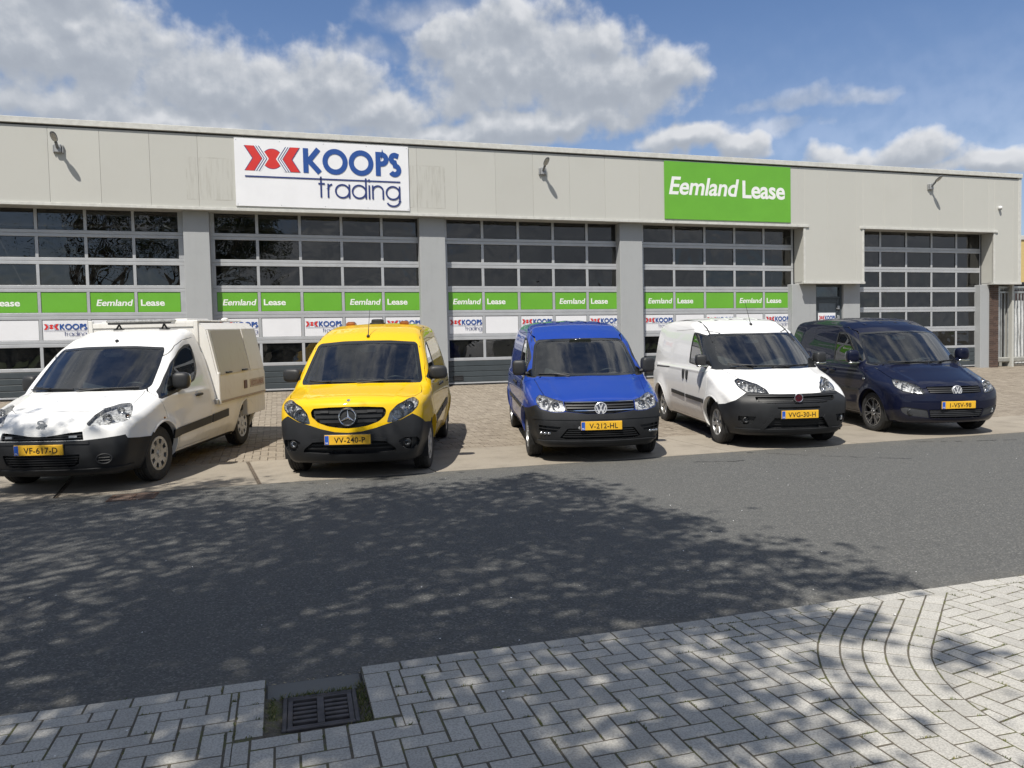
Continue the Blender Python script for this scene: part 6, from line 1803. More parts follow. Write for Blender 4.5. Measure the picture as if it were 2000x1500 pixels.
# ---- dark blue van
def build_dark():
    v = Van('dark', 'dark navy van with black and silver alloy wheels at the right end of the row', P_navy)
    caddy_body(v, False)
    v.lamp(rounded([(17.9, .655), (19.6, .738), (22.6, .795), (30.4, .843), (36.1, .867), (38.6, .855), (35, .755), (30.2, .693), (23.2, .660)], .02, 3, CSC),
           [(22.4, .715, .046, .05, 0), (28.6, .765, .058, .05, 0), (34.0, .82, .028, .03, 1)], border=.008)
    v.sh.cut('bumper', sym([(0, .662), (17.7, .652), (23, .656), (30, .688), (34, .742), (37, .72), (41, .69), (50, .66), (50, -.1), (0, -.1)]), 'C')
    v.sh.cut('grille', rounded(sym([(0, .770), (10, .769), (17.4, .764), (16.0, .672), (10, .665), (0, .665)]), .012, 2, CSC), 'C')
    v.sh.cut('intake', sym([(0, .432), (16.4, .428), (15.2, .297), (0, .293)]), 'C', src=('bumper',))
    for sg in (1, -1):
        p = [(17.2, .424), (28.6, .464), (31.4, .449), (30.6, .38), (27.7, .331), (15.9, .294)]
        v.sh.cut('fogpanel%d' % sg, rounded([(sg * a, b) for a, b in p], .012, 2, CSC), 'C', src=('bumper',))
    hood = [(.785, 0), (.775, .25), (.73, .47), (.64, .60), (.47, .675), (.15, .70), (-.14, .72), (-.26, .73)]
    v.gap('T', hood + []); v.gap('T', [(x, -y) for x, y in hood])
    v.sh.relabel('bonnet', symT(hood + [(-.26, 0)]), 'T')
    v.gap('C', line((19, .655), (23, .656), 2) + [(30, .688), (34, .742)], .005); v.gap('C', [(-a, b) for a, b in line((19, .655), (23, .656), 2) + [(30, .688), (34, .742)]], .005)
    v.arch_parts(v.pm); v.finish(v.pm)
    for sg in (1, -1): v.part('fog_light_panel', 'fogpanel%d' % sg, M_fogpanel, -.004, .01)
    slats(v, 'grille_slat', [(.745, 16.8), (.716, 16.4), (.688, 15.8)], .017, M_black, .0, .03)
    slats(v, 'intake_slat', [(.405, 15.9), (.378, 15.7), (.351, 15.5), (.324, 15.2)], .013, M_fogpanel, .0, .03)
    v.fog(25.4, .388, .042)
    vw_badge(v, .708, .074)
    gutters(v, [(-.70, .70), (-.92, .68), (-1.2, .655), (-1.8, .635), (-3.3, .61)])
    v.plate('1-VSV-98', .495, .012)
    v.mirrors(-.50, .94, 1.19, (.085, .098, .105), v.pm, arm_z=-.06, e=3.6, blinker=True)
    v.wiper([(.10, 1.086), (-.20, 1.09), (-.50, 1.10)]); v.wiper([(.62, 1.10), (.36, 1.09), (.12, 1.088)])
    side_strip(v, line((-.36, .655), (-1.42, .655), 8), .035, M_black); side_strip(v, line((-1.49, .655), (-2.25, .655), 6), .035, M_black)
    for sd in 'LR':
        handle(v, sd, -1.30, .93, .20, mat=v.pm); handle(v, sd, -1.60, .93, .20, mat=v.pm)
        p = v.h.drop(sd, -.215, .838); MB().ell(p, (.035, .012, .017), 3, 14, 8).build('side_repeater', M_reflect, v.root, 50)
    roof_ribs(v, (-.40, -.13, .13, .40), -1.10, -3.2, .03, .006)
    v.interior(-.73, -.04, -1.62, ((-1.05, .40), (-1.05, -.40)))
    v.wheels(dict(kind='spoke', n=7, w0=.030, w1=.022, split=(-.16, .16), mat=M_alloy_mix, rim=.222, dish=.4, hub=.055, steer=.06))
    return v
def _alloy(k, b):
    setp(b, (.5, .5, .52), .22, .9)
    g = k.new('ShaderNodeNewGeometry'); tc = k.new('ShaderNodeTexCoord')
    s_ = k.new('ShaderNodeSeparateXYZ'); k.l.new(tc.outputs['Normal'], s_.inputs[0])
    f = k.step(k.math('ABSOLUTE', s_.outputs[1]), .80, .92)
    k.l.new(k.mixc(f, (.02, .02, .022), (.62, .63, .65)), b.inputs['Base Color'])
    k.l.new(k.math('MULTIPLY', f, .9), b.inputs['Metallic'])
M_alloy_mix = material('two_tone_alloy', _alloy)
M_fogpanel = plain('grey_bumper_insert', (.055, .058, .065), .45)
# ---- white van with black windscreen pillars
def build_fiat():
    v = Van('fiat', 'white panel van with black windscreen pillars and a big dark front bumper', P_white2)
    v.arches()
    for sg, sd in ((1, 'L'), (-1, 'R')):
        v.sh.cut('frit', [(-.80, 1.70), (-.72, 1.60), (-.42, 1.30), (-.33, 1.17), (-.31, 1.085), (-.22, 1.07), (-.05, 1.082), (.25, 1.09), (.1, 1.45), (-.50, 1.70)], sd)
    screen_cut(v, [(0, 1.598), (.3, 1.60), (.66, 1.595), (.76, 1.50), (.83, 1.30), (.84, 1.12), (.74, 1.082), (.4, 1.075), (0, 1.085)], .05, [(0, 1.575), (.3, 1.575), (.57, 1.565), (.605, 1.54), (.68, 1.30), (.695, 1.19), (.66, 1.14), (.5, 1.11), (0, 1.11)])
    win = [(-1.235, 1.13), (-1.25, 1.40), (-1.24, 1.625), (-1.06, 1.615), (-.86, 1.575), (-.66, 1.44), (-.49, 1.31), (-.365, 1.185), (-.365, 1.10), (-.8, 1.105)]
    for sd in 'LR': window_cut(v, win, sd, w=.020)
    v.lamp(rounded([(15.2, .782), (16.8, .842), (22, .905), (31.3, .955), (36.9, .970), (38.4, .94), (33.7, .865), (28.2, .797), (21.5, .788)], .018, 3, CSC),
           [(20.2, .832, .040, .045, 0), (25.2, .858, .046, .045, 0), (30.6, .895, .044, .04, 0), (34.6, .925, .024, .03, 1)], border=.012)
    v.sh.cut('bumper', sym([(0, .776), (8, .777), (15.3, .782), (21.5, .786), (28.0, .793), (29, .771), (33.1, .695), (40.3, .630), (50, .60), (50, -.1), (0, -.1)]), 'C')
    v.sh.cut('grille', rounded(sym([(0, .742), (10, .745), (23, .742), (22.2, .69), (16, .655), (0, .642)]), .012, 2, CSC), 'C', src=('bumper',))
    v.sh.cut('intake', rounded(sym([(0, .458), (14.3, .46), (18.4, .33), (15, .315), (0, .315)]), .012, 2, CSC), 'C', src=('bumper',))
    v.sh.cut('intake', sym([(0, .605), (11.5, .605), (11.5, .585), (0, .583)]), 'C', src=('bumper',))
    for sg in (1, -1):
        p = [(22.2, .479), (31.6, .482), (31.8, .412), (28.7, .362), (24.4, .374)]
        v.sh.cut('recess%d' % sg, rounded([(sg * a, b) for a, b in p], .018, 3, CSC), 'C', src=('bumper',))
    hood = [(.80, 0), (.79, .25), (.72, .50), (.56, .60), (.28, .605), (.0, .66), (-.16, .70)]
    v.gap('T', hood[3:]); v.gap('T', [(x, -y) for x, y in hood[3:]])
    v.sh.relabel('bonnet', symT(hood + [(-.16, 0)]), 'T')
    for sd in 'LR':
        out = [(-.30, 1.08), (-.27, .95), (-.25, .62), (-.36, .40), (-.44, .28), (-1.27, .27), (-1.28, .62), (-1.29, 1.2), (-1.29, 1.67), (-1.05, 1.66), (-.83, 1.61), (-.62, 1.45)]
        v.gap(sd, out); v.sh.relabel('door' + sd, out, sd)
        v.gap(sd, [(-1.30, .28), (-2.18, .28), (-2.28, .70), (-2.22, 1.0), (-2.20, 1.64), (-1.30, 1.67)])
        v.gap(sd, [(-2.22, 1.02), (-3.15, .99)], .022)
        v.sh.cut('decal' + sd, [(-.62, .689), (-.575, .867), (-.508, 1.02), (-.31, 1.055), (-.43, .941), (-.51, .81)], sd, src=('body', 'door' + sd))
    v.arch_parts(v.pm, split=.95); v.finish(M_bumper)
    for sd in 'LR': v.part('door_decal', 'decal' + sd, M_decal, .002)
    slats(v, 'grille_slat', [(.722, 21.5), (.698, 20.6), (.674, 17.5)], .009, M_bumper, -.012, .02)
    slats(v, 'intake_slat', [(.428, 14.6), (.395, 15.6), (.362, 16.6)], .010, M_bumper, -.012, .02)
    mb = MB(); v.bar(mb, 'C', [(t, .765) for t in np.linspace(-27, 27, 27)], .024, .012, .02); mb.build('grille_frame', M_bumper, v.root, 40)
    for sg in (1, -1):
        mb = MB(); v.bar(mb, 'C', line((sg * 13.8, .475), (sg * 19.6, .300), 8), .05, .020, .01, vax=(0, sg * .6, .8)); mb.build('bumper_rib', M_bumper, v.root, 40)
    mb = MB(); v.bar(mb, 'C', [(t, .290) for t in np.linspace(-34, 34, 31)], .035, .020, .01); mb.build('bumper_lip', M_bumper, v.root, 40)
    v.fog(27.3, .425, .034)
    o, n, ux, uy = disc_emblem(v, .724, .06, None, .012)
    mb = MB(); mb.lathe([(.062, -.03), (.062, .004), (.056, .009), (.050, .003)], o, n, 30, cap=False); b = mb.build('badge', M_chrome, v.root, 40)
    MB().lathe([(.051, -.01), (.051, .002), (.001, .003)], o, n, 24, cap=False).build('badge_disc', M_badge_red, b, 50)
    V, F, W = text_polys('FIAT', .0); flat([([(a * .030 * .8, b * .040) for a, b in V], F)], o - ux * W * .012 - uy * .020, ux, uy, n, .005).build('badge_letters', M_chrome, b)
    v.plate('VVG-30-H', .505, .016)
    v.mirrors(-.43, .935, 1.21, (.08, .085, .088), M_black, arm_z=-.06, e=4, blinker=True)
    v.wiper([(.05, 1.115), (-.28, 1.125), (-.60, 1.15)]); v.wiper([(.60, 1.115), (.25, 1.112), (-.02, 1.112)])
    v.antenna(-.95, .06, .40, .28, -.16)
    for sg in (1, -1):
        pts = [v.h.drop('T', x, sg * y) for x, y in [(-.70, .655), (-.85, .635), (-1.05, .622), (-1.4, .612), (-2.2, .60), (-3.2, .585)]]
        MB().tube([(p[0], p[1], p[2] + .002) for p in pts], .012, 6).build('roof_gutter', M_black, v.root, 50)
    side_strip(v, line((-.32, .588), (-1.25, .60), 8), .058, M_bumper); side_strip(v, line((-1.32, .602), (-2.02, .625), 6), .058, M_bumper)
    for sd in 'LR': handle(v, sd, -1.20, .94, .17, True); handle(v, sd, -1.385, .945, .17, True)
    roof_ribs(v, (-.36, -.12, .12, .36), -1.35, -3.2, .04, .008)
    v.interior(-.72, .06, -1.5, ((-.95, .40), (-.95, -.40)))
    MB().box(-.18, -.10, -.02, .22, 1.043, 1.046).build('paper', M_white_ink, v.root)
    v.wheels(dict(kind='spoke', n=7, w0=.055, w1=.060, mat=M_silver, rim=.19, dish=.3, hub=.075, steer=0.0))
    return v
M_decal = plain('grey_decal', (.36, .40, .43), .4)
# ---- white waste collection van
def build_peu():
    v = Van('peu', 'white waste collection van with a cream tipper box and a light bar on the cab', P_white)
    v.arches()
    screen_cut(v, [(0, 1.572), (.3, 1.57), (.63, 1.545), (.655, 1.50), (.685, 1.35), (.712, 1.10), (.66, 1.058), (.4, 1.062), (0, 1.068)], .03)
    win = [(-.02, .965), (-.196, 1.078), (-.35, 1.20), (-.572, 1.357), (-.882, 1.501), (-1.10, 1.565), (-1.27, 1.572), (-1.295, 1.52), (-1.275, 1.36), (-1.20, 1.20), (-1.06, 1.10), (-.559, 1.005), (-.06, .95)]
    for sd in 'LR': window_cut(v, win, sd, w=.024)
    v.lamp(rounded([(17.8, .776), (20.8, .860), (24.6, .911), (32.2, .943), (37.7, .945), (38.2, .915), (35.2, .817), (33.6, .785), (27, .752), (18.7, .752)], .02, 3, CSC),
           [(25.6, .815, .050, .045, 0), (31.6, .880, .040, .04, 0), (33.8, .825, .028, .03, 1)])
    v.sh.cut('bumper', sym([(0, .610), (10, .609), (17.2, .607), (24, .620), (32.1, .640), (32.9, .600), (38.4, .578), (50, .56), (50, -.1), (0, -.1)]), 'C')
    v.sh.cut('grille', rounded(sym([(0, .657), (3, .659), (7.4, .674), (11.6, .690), (16.6, .700), (17.0, .614), (0, .614)]), .008, 2, CSC), 'C')
    v.sh.cut('intake', rounded(sym([(0, .460), (9.5, .46), (15.5, .465), (14.7, .35), (12, .328), (0, .330)]), .012, 2, CSC), 'C', src=('bumper',))
    hood = [(.635, 0), (.63, .25), (.60, .43), (.50, .53), (.36, .65), (.25, .705), (.05, .695), (-.09, .672)]
    v.gap('T', hood); v.gap('T', [(x, -y) for x, y in hood])
    v.sh.relabel('bonnet', symT(hood + [(-.09, 0)]), 'T')
    for sd in 'LR':
        out = [(-.02, .95), (-.09, .80), (-.08, .62), (-.20, .40), (-.24, .295), (-1.43, .295), (-1.44, .64), (-1.47, 1.08), (-1.48, 1.44), (-1.42, 1.655), (-1.10, 1.625), (-.86, 1.56), (-.55, 1.415), (-.30, 1.24), (-.02, .98)]
        v.gap(sd, out); v.sh.relabel('door' + sd, out, sd)
    v.arch_parts(v.pm, split=.80); v.finish(M_bumper)
    slats(v, 'grille_slat', [(.640, 16.2), (.662, 16.3, .006)], .012, M_bumper, -.006, .03)
    for sg in (1, -1):
        mb = MB(); v.bar(mb, 'C', line((sg * 11.6, .650), (sg * 14.6, .650), 4), .022, .004, .02); mb.build('flasher', M_steel_grey, v.root, 40)
    slats(v, 'intake_slat', [(.435, 14.9), (.408, 14.6), (.380, 14.2), (.353, 13.4)], .012, M_bumper, -.006, .03)
    mb = MB(); v.bar(mb, 'C', [(t, .592 - .01 * (abs(t) / 19) ** 2) for t in np.linspace(-19, 19, 19)], .03, .014, .01); mb.build('bumper_crease', M_bumper, v.root, 40)
    mb = MB(); v.bar(mb, 'C', [(t, .290) for t in np.linspace(-35, 35, 31)], .03, .018, .01); mb.build('bumper_lip', M_bumper, v.root, 40)
    for sg in (1, -1):
        P, N = v.surf('C', [(sg * 24, .40)]); p, n = Vector(P[0]), Vector(N[0]); a = n.cross(Vector((0, 0, 1))).normalized()
        ring = [p + n * .004 + a * .075 * math.cos(t) + Vector((0, 0, .052 * math.sin(t))) for t in np.linspace(0, 2 * math.pi, 25)[:-1]]
        o = MB().tube(ring, .010, 6, closed=True).build('fog_light_blank', M_bumper, v.root, 50)
        for dz in (-.018, .012):
            MB().tube([p + n * .003 - a * .055 + Vector((0, 0, dz)), p + n * .003 + a * .055 + Vector((0, 0, dz))], .007, 6).build('blank_rib', M_bumper, o, 50)
    # the lion sign, built as a small chrome relief
    o, n, ux, uy = disc_emblem(v, .76, .07, None, .004)
    g = [[(-.034, .050), (-.012, .058), (.020, .055), (.040, .038), (.030, .022), (.012, .028), (-.008, .020), (-.002, .004), (.030, .008), (.052, .020)],
         [(-.034, .050), (-.028, .030), (-.010, .036)], [(-.010, .020), (-.030, -.004), (-.052, -.008)], [(-.004, .010), (-.018, -.022), (-.034, -.036), (-.052, -.036)], [(.010, .004), (.014, -.022), (.004, -.044), (-.014, -.054)], [(.012, .004), (.034, -.016), (.036, -.040), (.052, -.052)]]
    stroke_emblem(v, 'badge', o, n, ux, uy, g, .016, M_badge_steel, None, .010)
    v.plate('VF-617-D', .520)
    v.mirrors(-.50, .925, 1.135, (.08, .098, .105), M_black, arm_z=-.04, e=3.4)
    v.wiper([(.60, 1.085), (.25, 1.082), (-.04, 1.084)]); v.wiper([(-.10, 1.082), (-.40, 1.09), (-.66, 1.10)])
    P = v.h.drop('T', -.75, .03); MB().ell((P[0], P[1], P[2] + .012), (.035, .02, .02), 2, 12, 8).build('antenna_base', M_black, v.root, 50)
    side_strip(v, line((-.24, .508), (-1.42, .548), 9), .10, M_bumper); side_strip(v, line((-1.46, .550), (-2.03, .572), 5), .105, M_bumper)
    for sd in 'LR':
        handle(v, sd, -1.06, .915, .21)
        p = v.h.drop(sd, -.01, .734); MB().ell(p, (.018, .008, .013), 2.5, 12, 8).build('side_repeater', M_amber, v.root, 50)
    # light bar
    lb = empty('light_bar', (-1.36, .055, 1.845), 0, v.root)
    MB().box(-.075, .075, -.42, .42, .0, .022, .008).build('light_bar_base', M_black, lb, 30)
    MB().box(-.085, .085, -.44, .44, .022, .062, .018).build('light_bar_cover', M_bar_clear, lb, 30)
    for sg in (1, -1):
        MB().box(-.06, .06, sg * .40 - .03, sg * .40 + .03, .004, .058, .012).build('end_cap', M_silver, lb, 30)
        zb = v.h.drop('T', -1.36, .055 + sg * .30)[2] - 1.845
        mb = MB(); mb.tube([(0, sg * .27, zb), (0, sg * .30, .0)], .012, 6); mb.tube([(0, sg * .345, zb), (0, sg * .30, .0)], .012, 6); mb.box(-.04, .04, sg * .27 - .02, sg * .345 + .02, zb - .006, zb + .012, .004) if sg > 0 else mb.box(-.04, .04, sg * .345 - .02, sg * .27 + .02, zb - .006, zb + .012, .004)
        mb.build('light_bar_foot', M_black, lb, 40)
    # collection box: cross section swept along x
    x0, x1 = -1.62, -3.56
    sec = [(.94, .75), (.94, 1.06), (.925, 1.12), (.80, 1.76), (.69, 1.85), (.0, 1.875)]
    full = sec + [(-a, b) for a, b in reversed(sec[:-1])]
    top = MB().prism([(a, b) for a, b in full], 0, x1, x0).build('waste_box', M_box, v.root, 20)
    for sg in (1, -1):
        # lid on the sloping side, its frame and handles
        def sl(x, t, o): # t 0 bottom..1 top of the slope
            y = .925 + (.80 - .925) * t; z = 1.12 + (1.76 - 1.12) * t; nn = Vector((0, .64, .125)).normalized()
            p = Vector((x, y, z)) + nn * o; return (p.x, sg * p.y, p.z)
        def panel(name, xa, xb, ta, tb, o0, o1, mat, par, xs=0.0):
            V = [sl(xa, ta, o1), sl(xb, ta, o1), sl(xb - xs, tb, o1), sl(xa - xs, tb, o1), sl(xa, ta, o0), sl(xb, ta, o0), sl(xb - xs, tb, o0), sl(xa - xs, tb, o0)]
            F = [(0, 1, 2, 3), (0, 4, 5, 1), (1, 5, 6, 2), (2, 6, 7, 3), (3, 7, 4, 0)]
            if sg > 0: F = [f[::-1] for f in F]
            return mesh_obj(name, V, F, mat, par)
        lid = panel('side_lid', -1.72, -2.86, .0, .97, .002, .020, M_lid, top, 0.0)
        panel('rear_panel', -2.93, -3.54, .0, .99, .002, .014, M_box, top)
        panel('front_frame', -1.63, -1.70, .0, .98, .002, .024, M_box, top)
        for xh in (-1.98, -2.62):
            p = Vector(sl(xh, .035, .022)); mb = MB(); mb.tube([p + Vector((.07, 0, .0)), p + Vector((.07, sg * .03, 0)), p + Vector((-.07, sg * .03, 0)), p + Vector((-.07, 0, 0))], .012, 8); mb.build('lid_handle', M_black, lid, 50)
        MB().box(-3.50, -2.86, min(sg * .939, sg * .946), max(sg * .939, sg * .946), .86, .985).build('maker_plate', M_maker, top)
        V, F, W = text_polys('ECOTAINER', .02); sc_ = .56 / W
        fl = flat([([(a * sc_, b * .075) for a, b in V], F)], (-2.90 if sg > 0 else -3.46, sg * .946, .885), (-sg, 0, 0), (0, 0, 1), (0, sg, 0), .001); fl.build('maker_lettering', M_maker_ink, top)
        MB().box(-2.72, -2.60, min(sg * .94, sg * .952), max(sg * .94, sg * .952), .86, .985, .004).build('side_marker', M_marker, top, 30)
        MB().box(-1.66, -1.60, min(sg * .93, sg * .965), max(sg * .93, sg * .965), .72, 1.16, .008).build('corner_post', M_box, top, 30)
        MB().box(-1.70, -1.55, min(sg * .90, sg * .95), max(sg * .90, sg * .95), .735, .80, .006).build('corner_step', M_silver, top, 30)
        MB().box(-3.57, -2.76, min(sg * .80, sg * .925), max(sg * .80, sg * .925), .44, .735, .01).build('side_locker', M_box, v.root, 30)
        MB().box(-3.55, -1.62, min(sg * .93, sg * .953), max(sg * .93, sg * .953), .735, .765, .004).build('box_sill', M_rust, top, 30)
    mb = MB(); mb.box(-1.66, -1.60, .645, .705, 1.40, 1.885, .006); mb.build('frame_post', M_box, top, 30)
    mb = MB(); mb.box(-1.66, -1.60, -.80, -.74, 1.40, 1.905, .006); mb.build('frame_post', M_box, top, 30)
    mb = MB(); mb.box(-1.655, -1.605, -.74, .645, 1.80, 1.87, .006); mb.build('frame_rail', M_box, top, 30)
    mb = MB(); mb.box(-3.52, -1.70, -.66, .62, 1.872, 1.892, .006); mb.box(-2.5, -1.75, -.30, .50, 1.886, 1.915, .01); mb.build('top_cover', M_box, top, 30)
    MB().lathe([(.05, 0), (.055, .03), (.03, .045), (.001, .05)], (-3.0, .55, 1.885), (0, 0, 1), 16, cap=False).build('vent_cap', M_box, top, 50)
    MB().box(-3.30, -3.22, -.85, .85, .40, .62, .01).build('rear_bumper', M_black, v.root, 30)
    v.interior(-.64, .04, -1.44, ((-.95, .38), (-.95, -.38)))
    v.wheels(dict(kind='cover', n=8, win=(.112, .170), wf=.48, mat=M_silver, rim=.195, steer=-.05))
    return v
def _box(name, col, amt):
    def fn(k, b):
        setp(b, col, .45, 0, .5, .3, .2)
        co = obj_co(k); st = k.noise(k.vec('MULTIPLY', co, (5, 5, .5)), 3, 6, .65).outputs[0]; sp = k.noise(co, 5, 6, .7).outputs[0]
        f = k.math('MULTIPLY', k.math('ADD', k.step(st, .5, .8), k.step(sp, .56, .8)), amt, clamp=True)
        c1 = k.mixc(f, col, (.36, .30, .21)); rs = k.step(k.noise(co, 9, 7, .75).outputs[0], .70, .78)
        k.l.new(k.mixc(k.math('MULTIPLY', rs, .5), c1, (.20, .10, .05)), b.inputs['Base Color'])
        bump(k, b, k.noise(co, 2.5, 2, .5).outputs[0], .12, .02)
    return material(name, fn)
M_box = _box('cream_box_paint', (.73, .718, .685), .28); M_lid = _box('worn_lid_paint', (.50, .475, .42), .55); M_rust = _box('rusty_sill', (.34, .26, .18), .8)
M_maker = plain('maker_plate', (.42, .36, .30), .4, vary=.2); M_maker_ink = plain('maker_ink', (.26, .13, .11), .5); M_marker = plain('dark_amber_marker', (.10, .04, .02), .3)
M_bar_clear = plain('light_bar_clear', (.33, .33, .32), .12, .1, vary=.3, scale=40, coat=1.0)

for _b in (build_peu, build_yellow, build_blue, build_fiat, build_dark): _b()
# ---------------------------------------------------------------- trees behind the viewer, gate and neighbours
def _leaf(k, b):
    setp(b, (.06, .10, .02), .55); r = k.new('ShaderNodeNewGeometry').outputs['Random Per Island']
    k.l.new(k.ramp(r, [(0, (.035, .065, .014)), (.6, (.065, .11, .022)), (1, (.11, .15, .035))]), b.inputs['Base Color']); b.inputs['Transmission Weight'].default_value = 0
M_leaf = material('leaves', _leaf); M_bark = plain('bark', (.10, .085, .065), .9, vary=.35, scale=18, bmp=.02, bscale=22)
def tree(base, cen, rad, label, n_cl, n_leaf, seed, size=.055, sprays=(), rr=(.20, .46), extra=()):
    rg = random.Random(seed); r = empty('broadleaf_tree', base); tag(r, label, 'tree', 'street trees')
    b0 = Vector(base); c = Vector(cen) - b0
    tr = MB(); fork = Vector((c.x * .35, c.y * .35, (c.z - rad[2]) * .62)); tr.tube([(0, 0, -.1), (0.02, 0, .5), fork * .6, fork], [.24, .19, .16, .14], 12)
    cl = []
    for i in range(n_cl):
        for _ in range(40):
            v = Vector((rg.uniform(-1, 1), rg.uniform(-1, 1), rg.uniform(-1, 1)))
            if .30 < v.length < 1: break
        w = 1 + .22 * math.sin(5 * math.atan2(v.y, v.x) + seed) ; cl.append(c + Vector((v.x * rad[0] * w, v.y * rad[1] * w, v.z * rad[2])))
    cl += [Vector((gx - .414 * h, gy - .505 * h, h)) - b0 for gx, gy, h in extra]; n0 = len(cl)
    for (gx, gy, h) in sprays:                           # long outer boughs
        tip = Vector((gx - .414 * h, gy - .505 * h, h)) - b0; root_ = c + (tip - c) * .45 + Vector((0, 0, -.1)); nseg = 7
        for q in range(nseg): cl.append(root_.lerp(tip, (q + .6) / nseg) + Vector((rg.gauss(0, .10), rg.gauss(0, .10), rg.gauss(0, .06))))
        tr.tube([fork.lerp(c, .5), root_, tip], [.05, .03, .008], 6)
    for i in range(11):
        t = cl[i * (n_cl // 11)]; m = fork.lerp(t, .5) + Vector((0, 0, .3)); tr.tube([fork * .95, m, t], [.09, .05, .015], 7)
        for j in range(5):
            u = cl[(i * 17 + j * 7) % n_cl]
            if (u - m).length < 2.6: tr.tube([m, m.lerp(u, .6) + Vector((0, 0, .12)), u], [.035, .02, .006], 5)
    tr.build('trunk', M_bark, r, 60)
    V = []; F = []
    for qi, q in enumerate(cl):
        R_ = rg.uniform(*rr); flat_ = rg.uniform(.35, .7)
        if qi >= n0: R_ = .20 - .11 * ((qi - n0) % 7) / 7
        for k in range(n_leaf if qi < n0 else n_leaf // 2):
            p = q + Vector((rg.gauss(0, R_), rg.gauss(0, R_), rg.gauss(0, R_ * flat_)))
            s_ = size * rg.uniform(.7, 1.35); a = Vector((rg.gauss(0, 1), rg.gauss(0, 1), rg.gauss(0, .5))).normalized(); nrm = Vector((rg.gauss(0, .6), rg.gauss(0, .6), 1)).normalized(); w = a.cross(nrm).normalized()
            b = len(V); V += [p - a * s_, p + w * s_ * .55, p + a * s_, p - w * s_ * .55]; F.append((b, b + 1, b + 2, b + 3))
    mesh_obj('crown', V, F, M_leaf, r)
    return r
_r = random.Random(4)
PAVE_SHADE = [(_r.uniform(-1.7, 2.1 - .5 * abs(_r.gauss(0, .5))), _r.uniform(1.9, 3.6), _r.uniform(5.4, 7.4)) for _ in range(34)]
tree((-4.6, .7, 0), (-2.35, 1.75, 7.2), (2.8, 2.75, 2.2), 'broad-leaved tree beside the viewer whose crown dapples the road', 158, 112, 3, .055, [(3.45, 5.7, 6.6), (3.35, 4.5, 6.9), (3.55, 3.6, 6.4), (3.0, 7.2, 7.3), (2.7, 8.5, 7.8), (2.9, 2.75, 6.2), (1.7, 2.5, 6.0), (3.1, 6.4, 7.0), (2.4, 3.2, 6.6), (1.0, 8.9, 8.0)], extra=PAVE_SHADE)
tree((-8.4, 1.4, 0), (-6.3, 3.2, 7.5), (3.2, 2.6, 2.5), 'broad-leaved tree farther left whose crown shades the waste collection van', 128, 95, 11, .055, [(-3.0, 10.0, 8.2), (-.5, 9.5, 8.0), (-1.0, 8.9, 7.6)])
tree((-15.5, 1.2, 0), (-14.5, 2.2, 7.0), (3.4, 3.0, 2.8), 'farthest left of the street trees, mirrored in the door panes', 110, 90, 23, .07)
# ---- sliding gate at the right end of the front
M_galv = plain('galvanised_steel', (.42, .44, .44), .42, .55, vary=.18, scale=6)
gb = gz(18.9)
gt = empty('sliding_gate', (21.72, 18.9, gb)); tag(gt, 'galvanised sliding gate of upright bars right of the brick pier', 'gate')
def gbox(name, *q, c=.004): return MB().box(*q, c).build(name, M_galv, gt, 30)
H_ = 3.10 - gb
gbox('gate_post', 0, .08, -.04, .04, .18, H_); gbox('gate_post', 3.6, 3.68, -.04, .04, .18, H_)
gbox('top_rail', -.02, 6.0, -.035, .035, H_ - .04, H_ + .02)
gbox('rail', .082, 6.0, -.025, .025, H_ - .20, H_ - .14)
MB().box(-.14, 6.0, -.07, .07, .14, .30, .03).build('bottom_beam', plain('gate_beam', (.36, .36, .33), .5, .3, vary=.2), gt, 30)
MB().lathe([(.085, -.03), (.10, -.02), (.10, .02), (.085, .03)], (-.06, 0, .06), (0, 1, 0), 20).build('gate_roller', M_black, gt, 40)
for k in range(40):
    x = .16 + .135 * k
    if x < 5.9 and not (3.55 < x < 3.73): gbox('gate_bar', x - .016, x + .016, -.016, .016, .30, H_ - .20, c=.005)
mb = MB()
for k in range(90):
    x = .02 + .066 * k; mb.add([(x, -.004, H_ - .04), (x + .05, -.004, H_ - .04), (x + .025, -.004, H_ - .125), (x, .004, H_ - .04), (x + .05, .004, H_ - .04), (x + .025, .004, H_ - .125)], [(0, 2, 1), (3, 4, 5), (0, 3, 5, 2), (1, 2, 5, 4)])
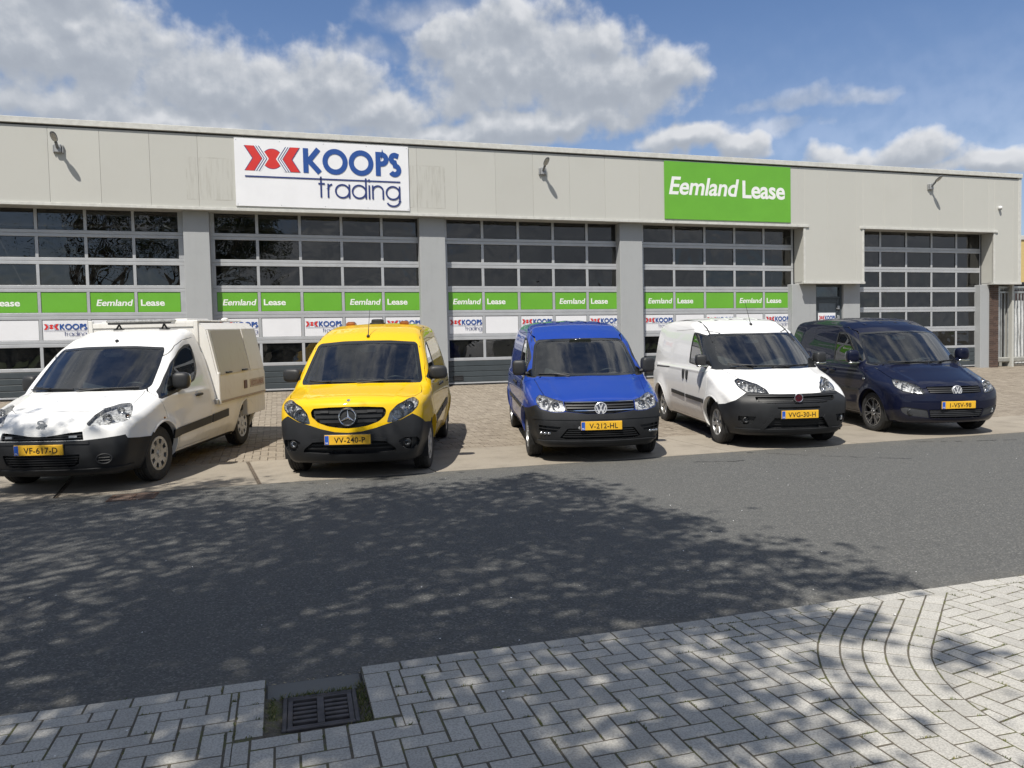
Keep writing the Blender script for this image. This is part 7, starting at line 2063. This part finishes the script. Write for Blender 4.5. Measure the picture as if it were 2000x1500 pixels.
o = mb.build('anti_climb_comb', M_galv, gt); o['kind'] = 'stuff'
# dark shed and white boards standing behind the gate
sh = empty('shed', (24.62, 20.7, gz2(20.7))); tag(sh, 'dark brown shed standing behind the sliding gate', 'shed')
M_shed = plain('dark_boards', (.045, .028, .028), .7, vary=.2)
for k in range(14): MB().box(-1.2 + .2 * k, -1.2 + .2 * k + .192, 0, 2.4, 0, 2.7, .006).build('shed_board', M_shed, sh)
MB().box(-1.3, 1.7, -.1, 2.5, 2.70, 2.80, .01).build('shed_roof', M_trim_dark, sh)
st = empty('plastic_sheet_stack', (24.12, 20.25, gz2(20.25))); tag(st, 'white ribbed plastic sheets leaning behind the gate', 'building material')
for k in range(12): MB().tube([(.16 * k, .02 * (k % 2), 0), (.16 * k, .25 + .02 * (k % 2), 2.15)], .065, 8).build('sheet', plain('white_plastic', (.58, .59, .59), .25, vary=.1, coat=.5), st, 50)
yb = empty('warehouse', (40, 34, 0)); tag(yb, 'pale yellow warehouse beyond the right end of the garage', 'building')
M_yel = plain('yellow_cladding', (.62, .47, .20), .55, vary=.06)
for k in range(30): MB().box(-3 + .6 * k, -3 + .6 * k + .585, 0, .1, .3, 7.1, .01).build('wall_panel', M_yel, yb)
MB().box(-3.1, 15.1, -.06, 12, 7.1, 7.35, .01).build('eaves', M_trim, yb); MB().box(-2.95, 15, .12, 12, .3, 7.08).build('warehouse_core', M_yel, yb)
# the hall across the street that the panes mirror
ah = empty('hall_across_the_street', (10, -34, 0)); tag(ah, 'low grey hall across the street behind the viewer, mirrored in panes and windscreens', 'building')
MB().box(-45, 45, -14, 0, -.02, 5.2, .02).build('hall_wall', plain('hall_across', (.22, .22, .21), .6), ah)
for k in range(14): MB().box(-43 + 6.2 * k, -39.5 + 6.2 * k, -.001, .03, .4, 3.6, .01).build('hall_door', M_section, ah)
MB().box(-45.2, 45.2, -14.2, .2, 5.2, 5.6, .02).build('hall_roof_edge', M_trim_dark, ah)

print('scene built in %.1f s' % (time.time() - T_START))
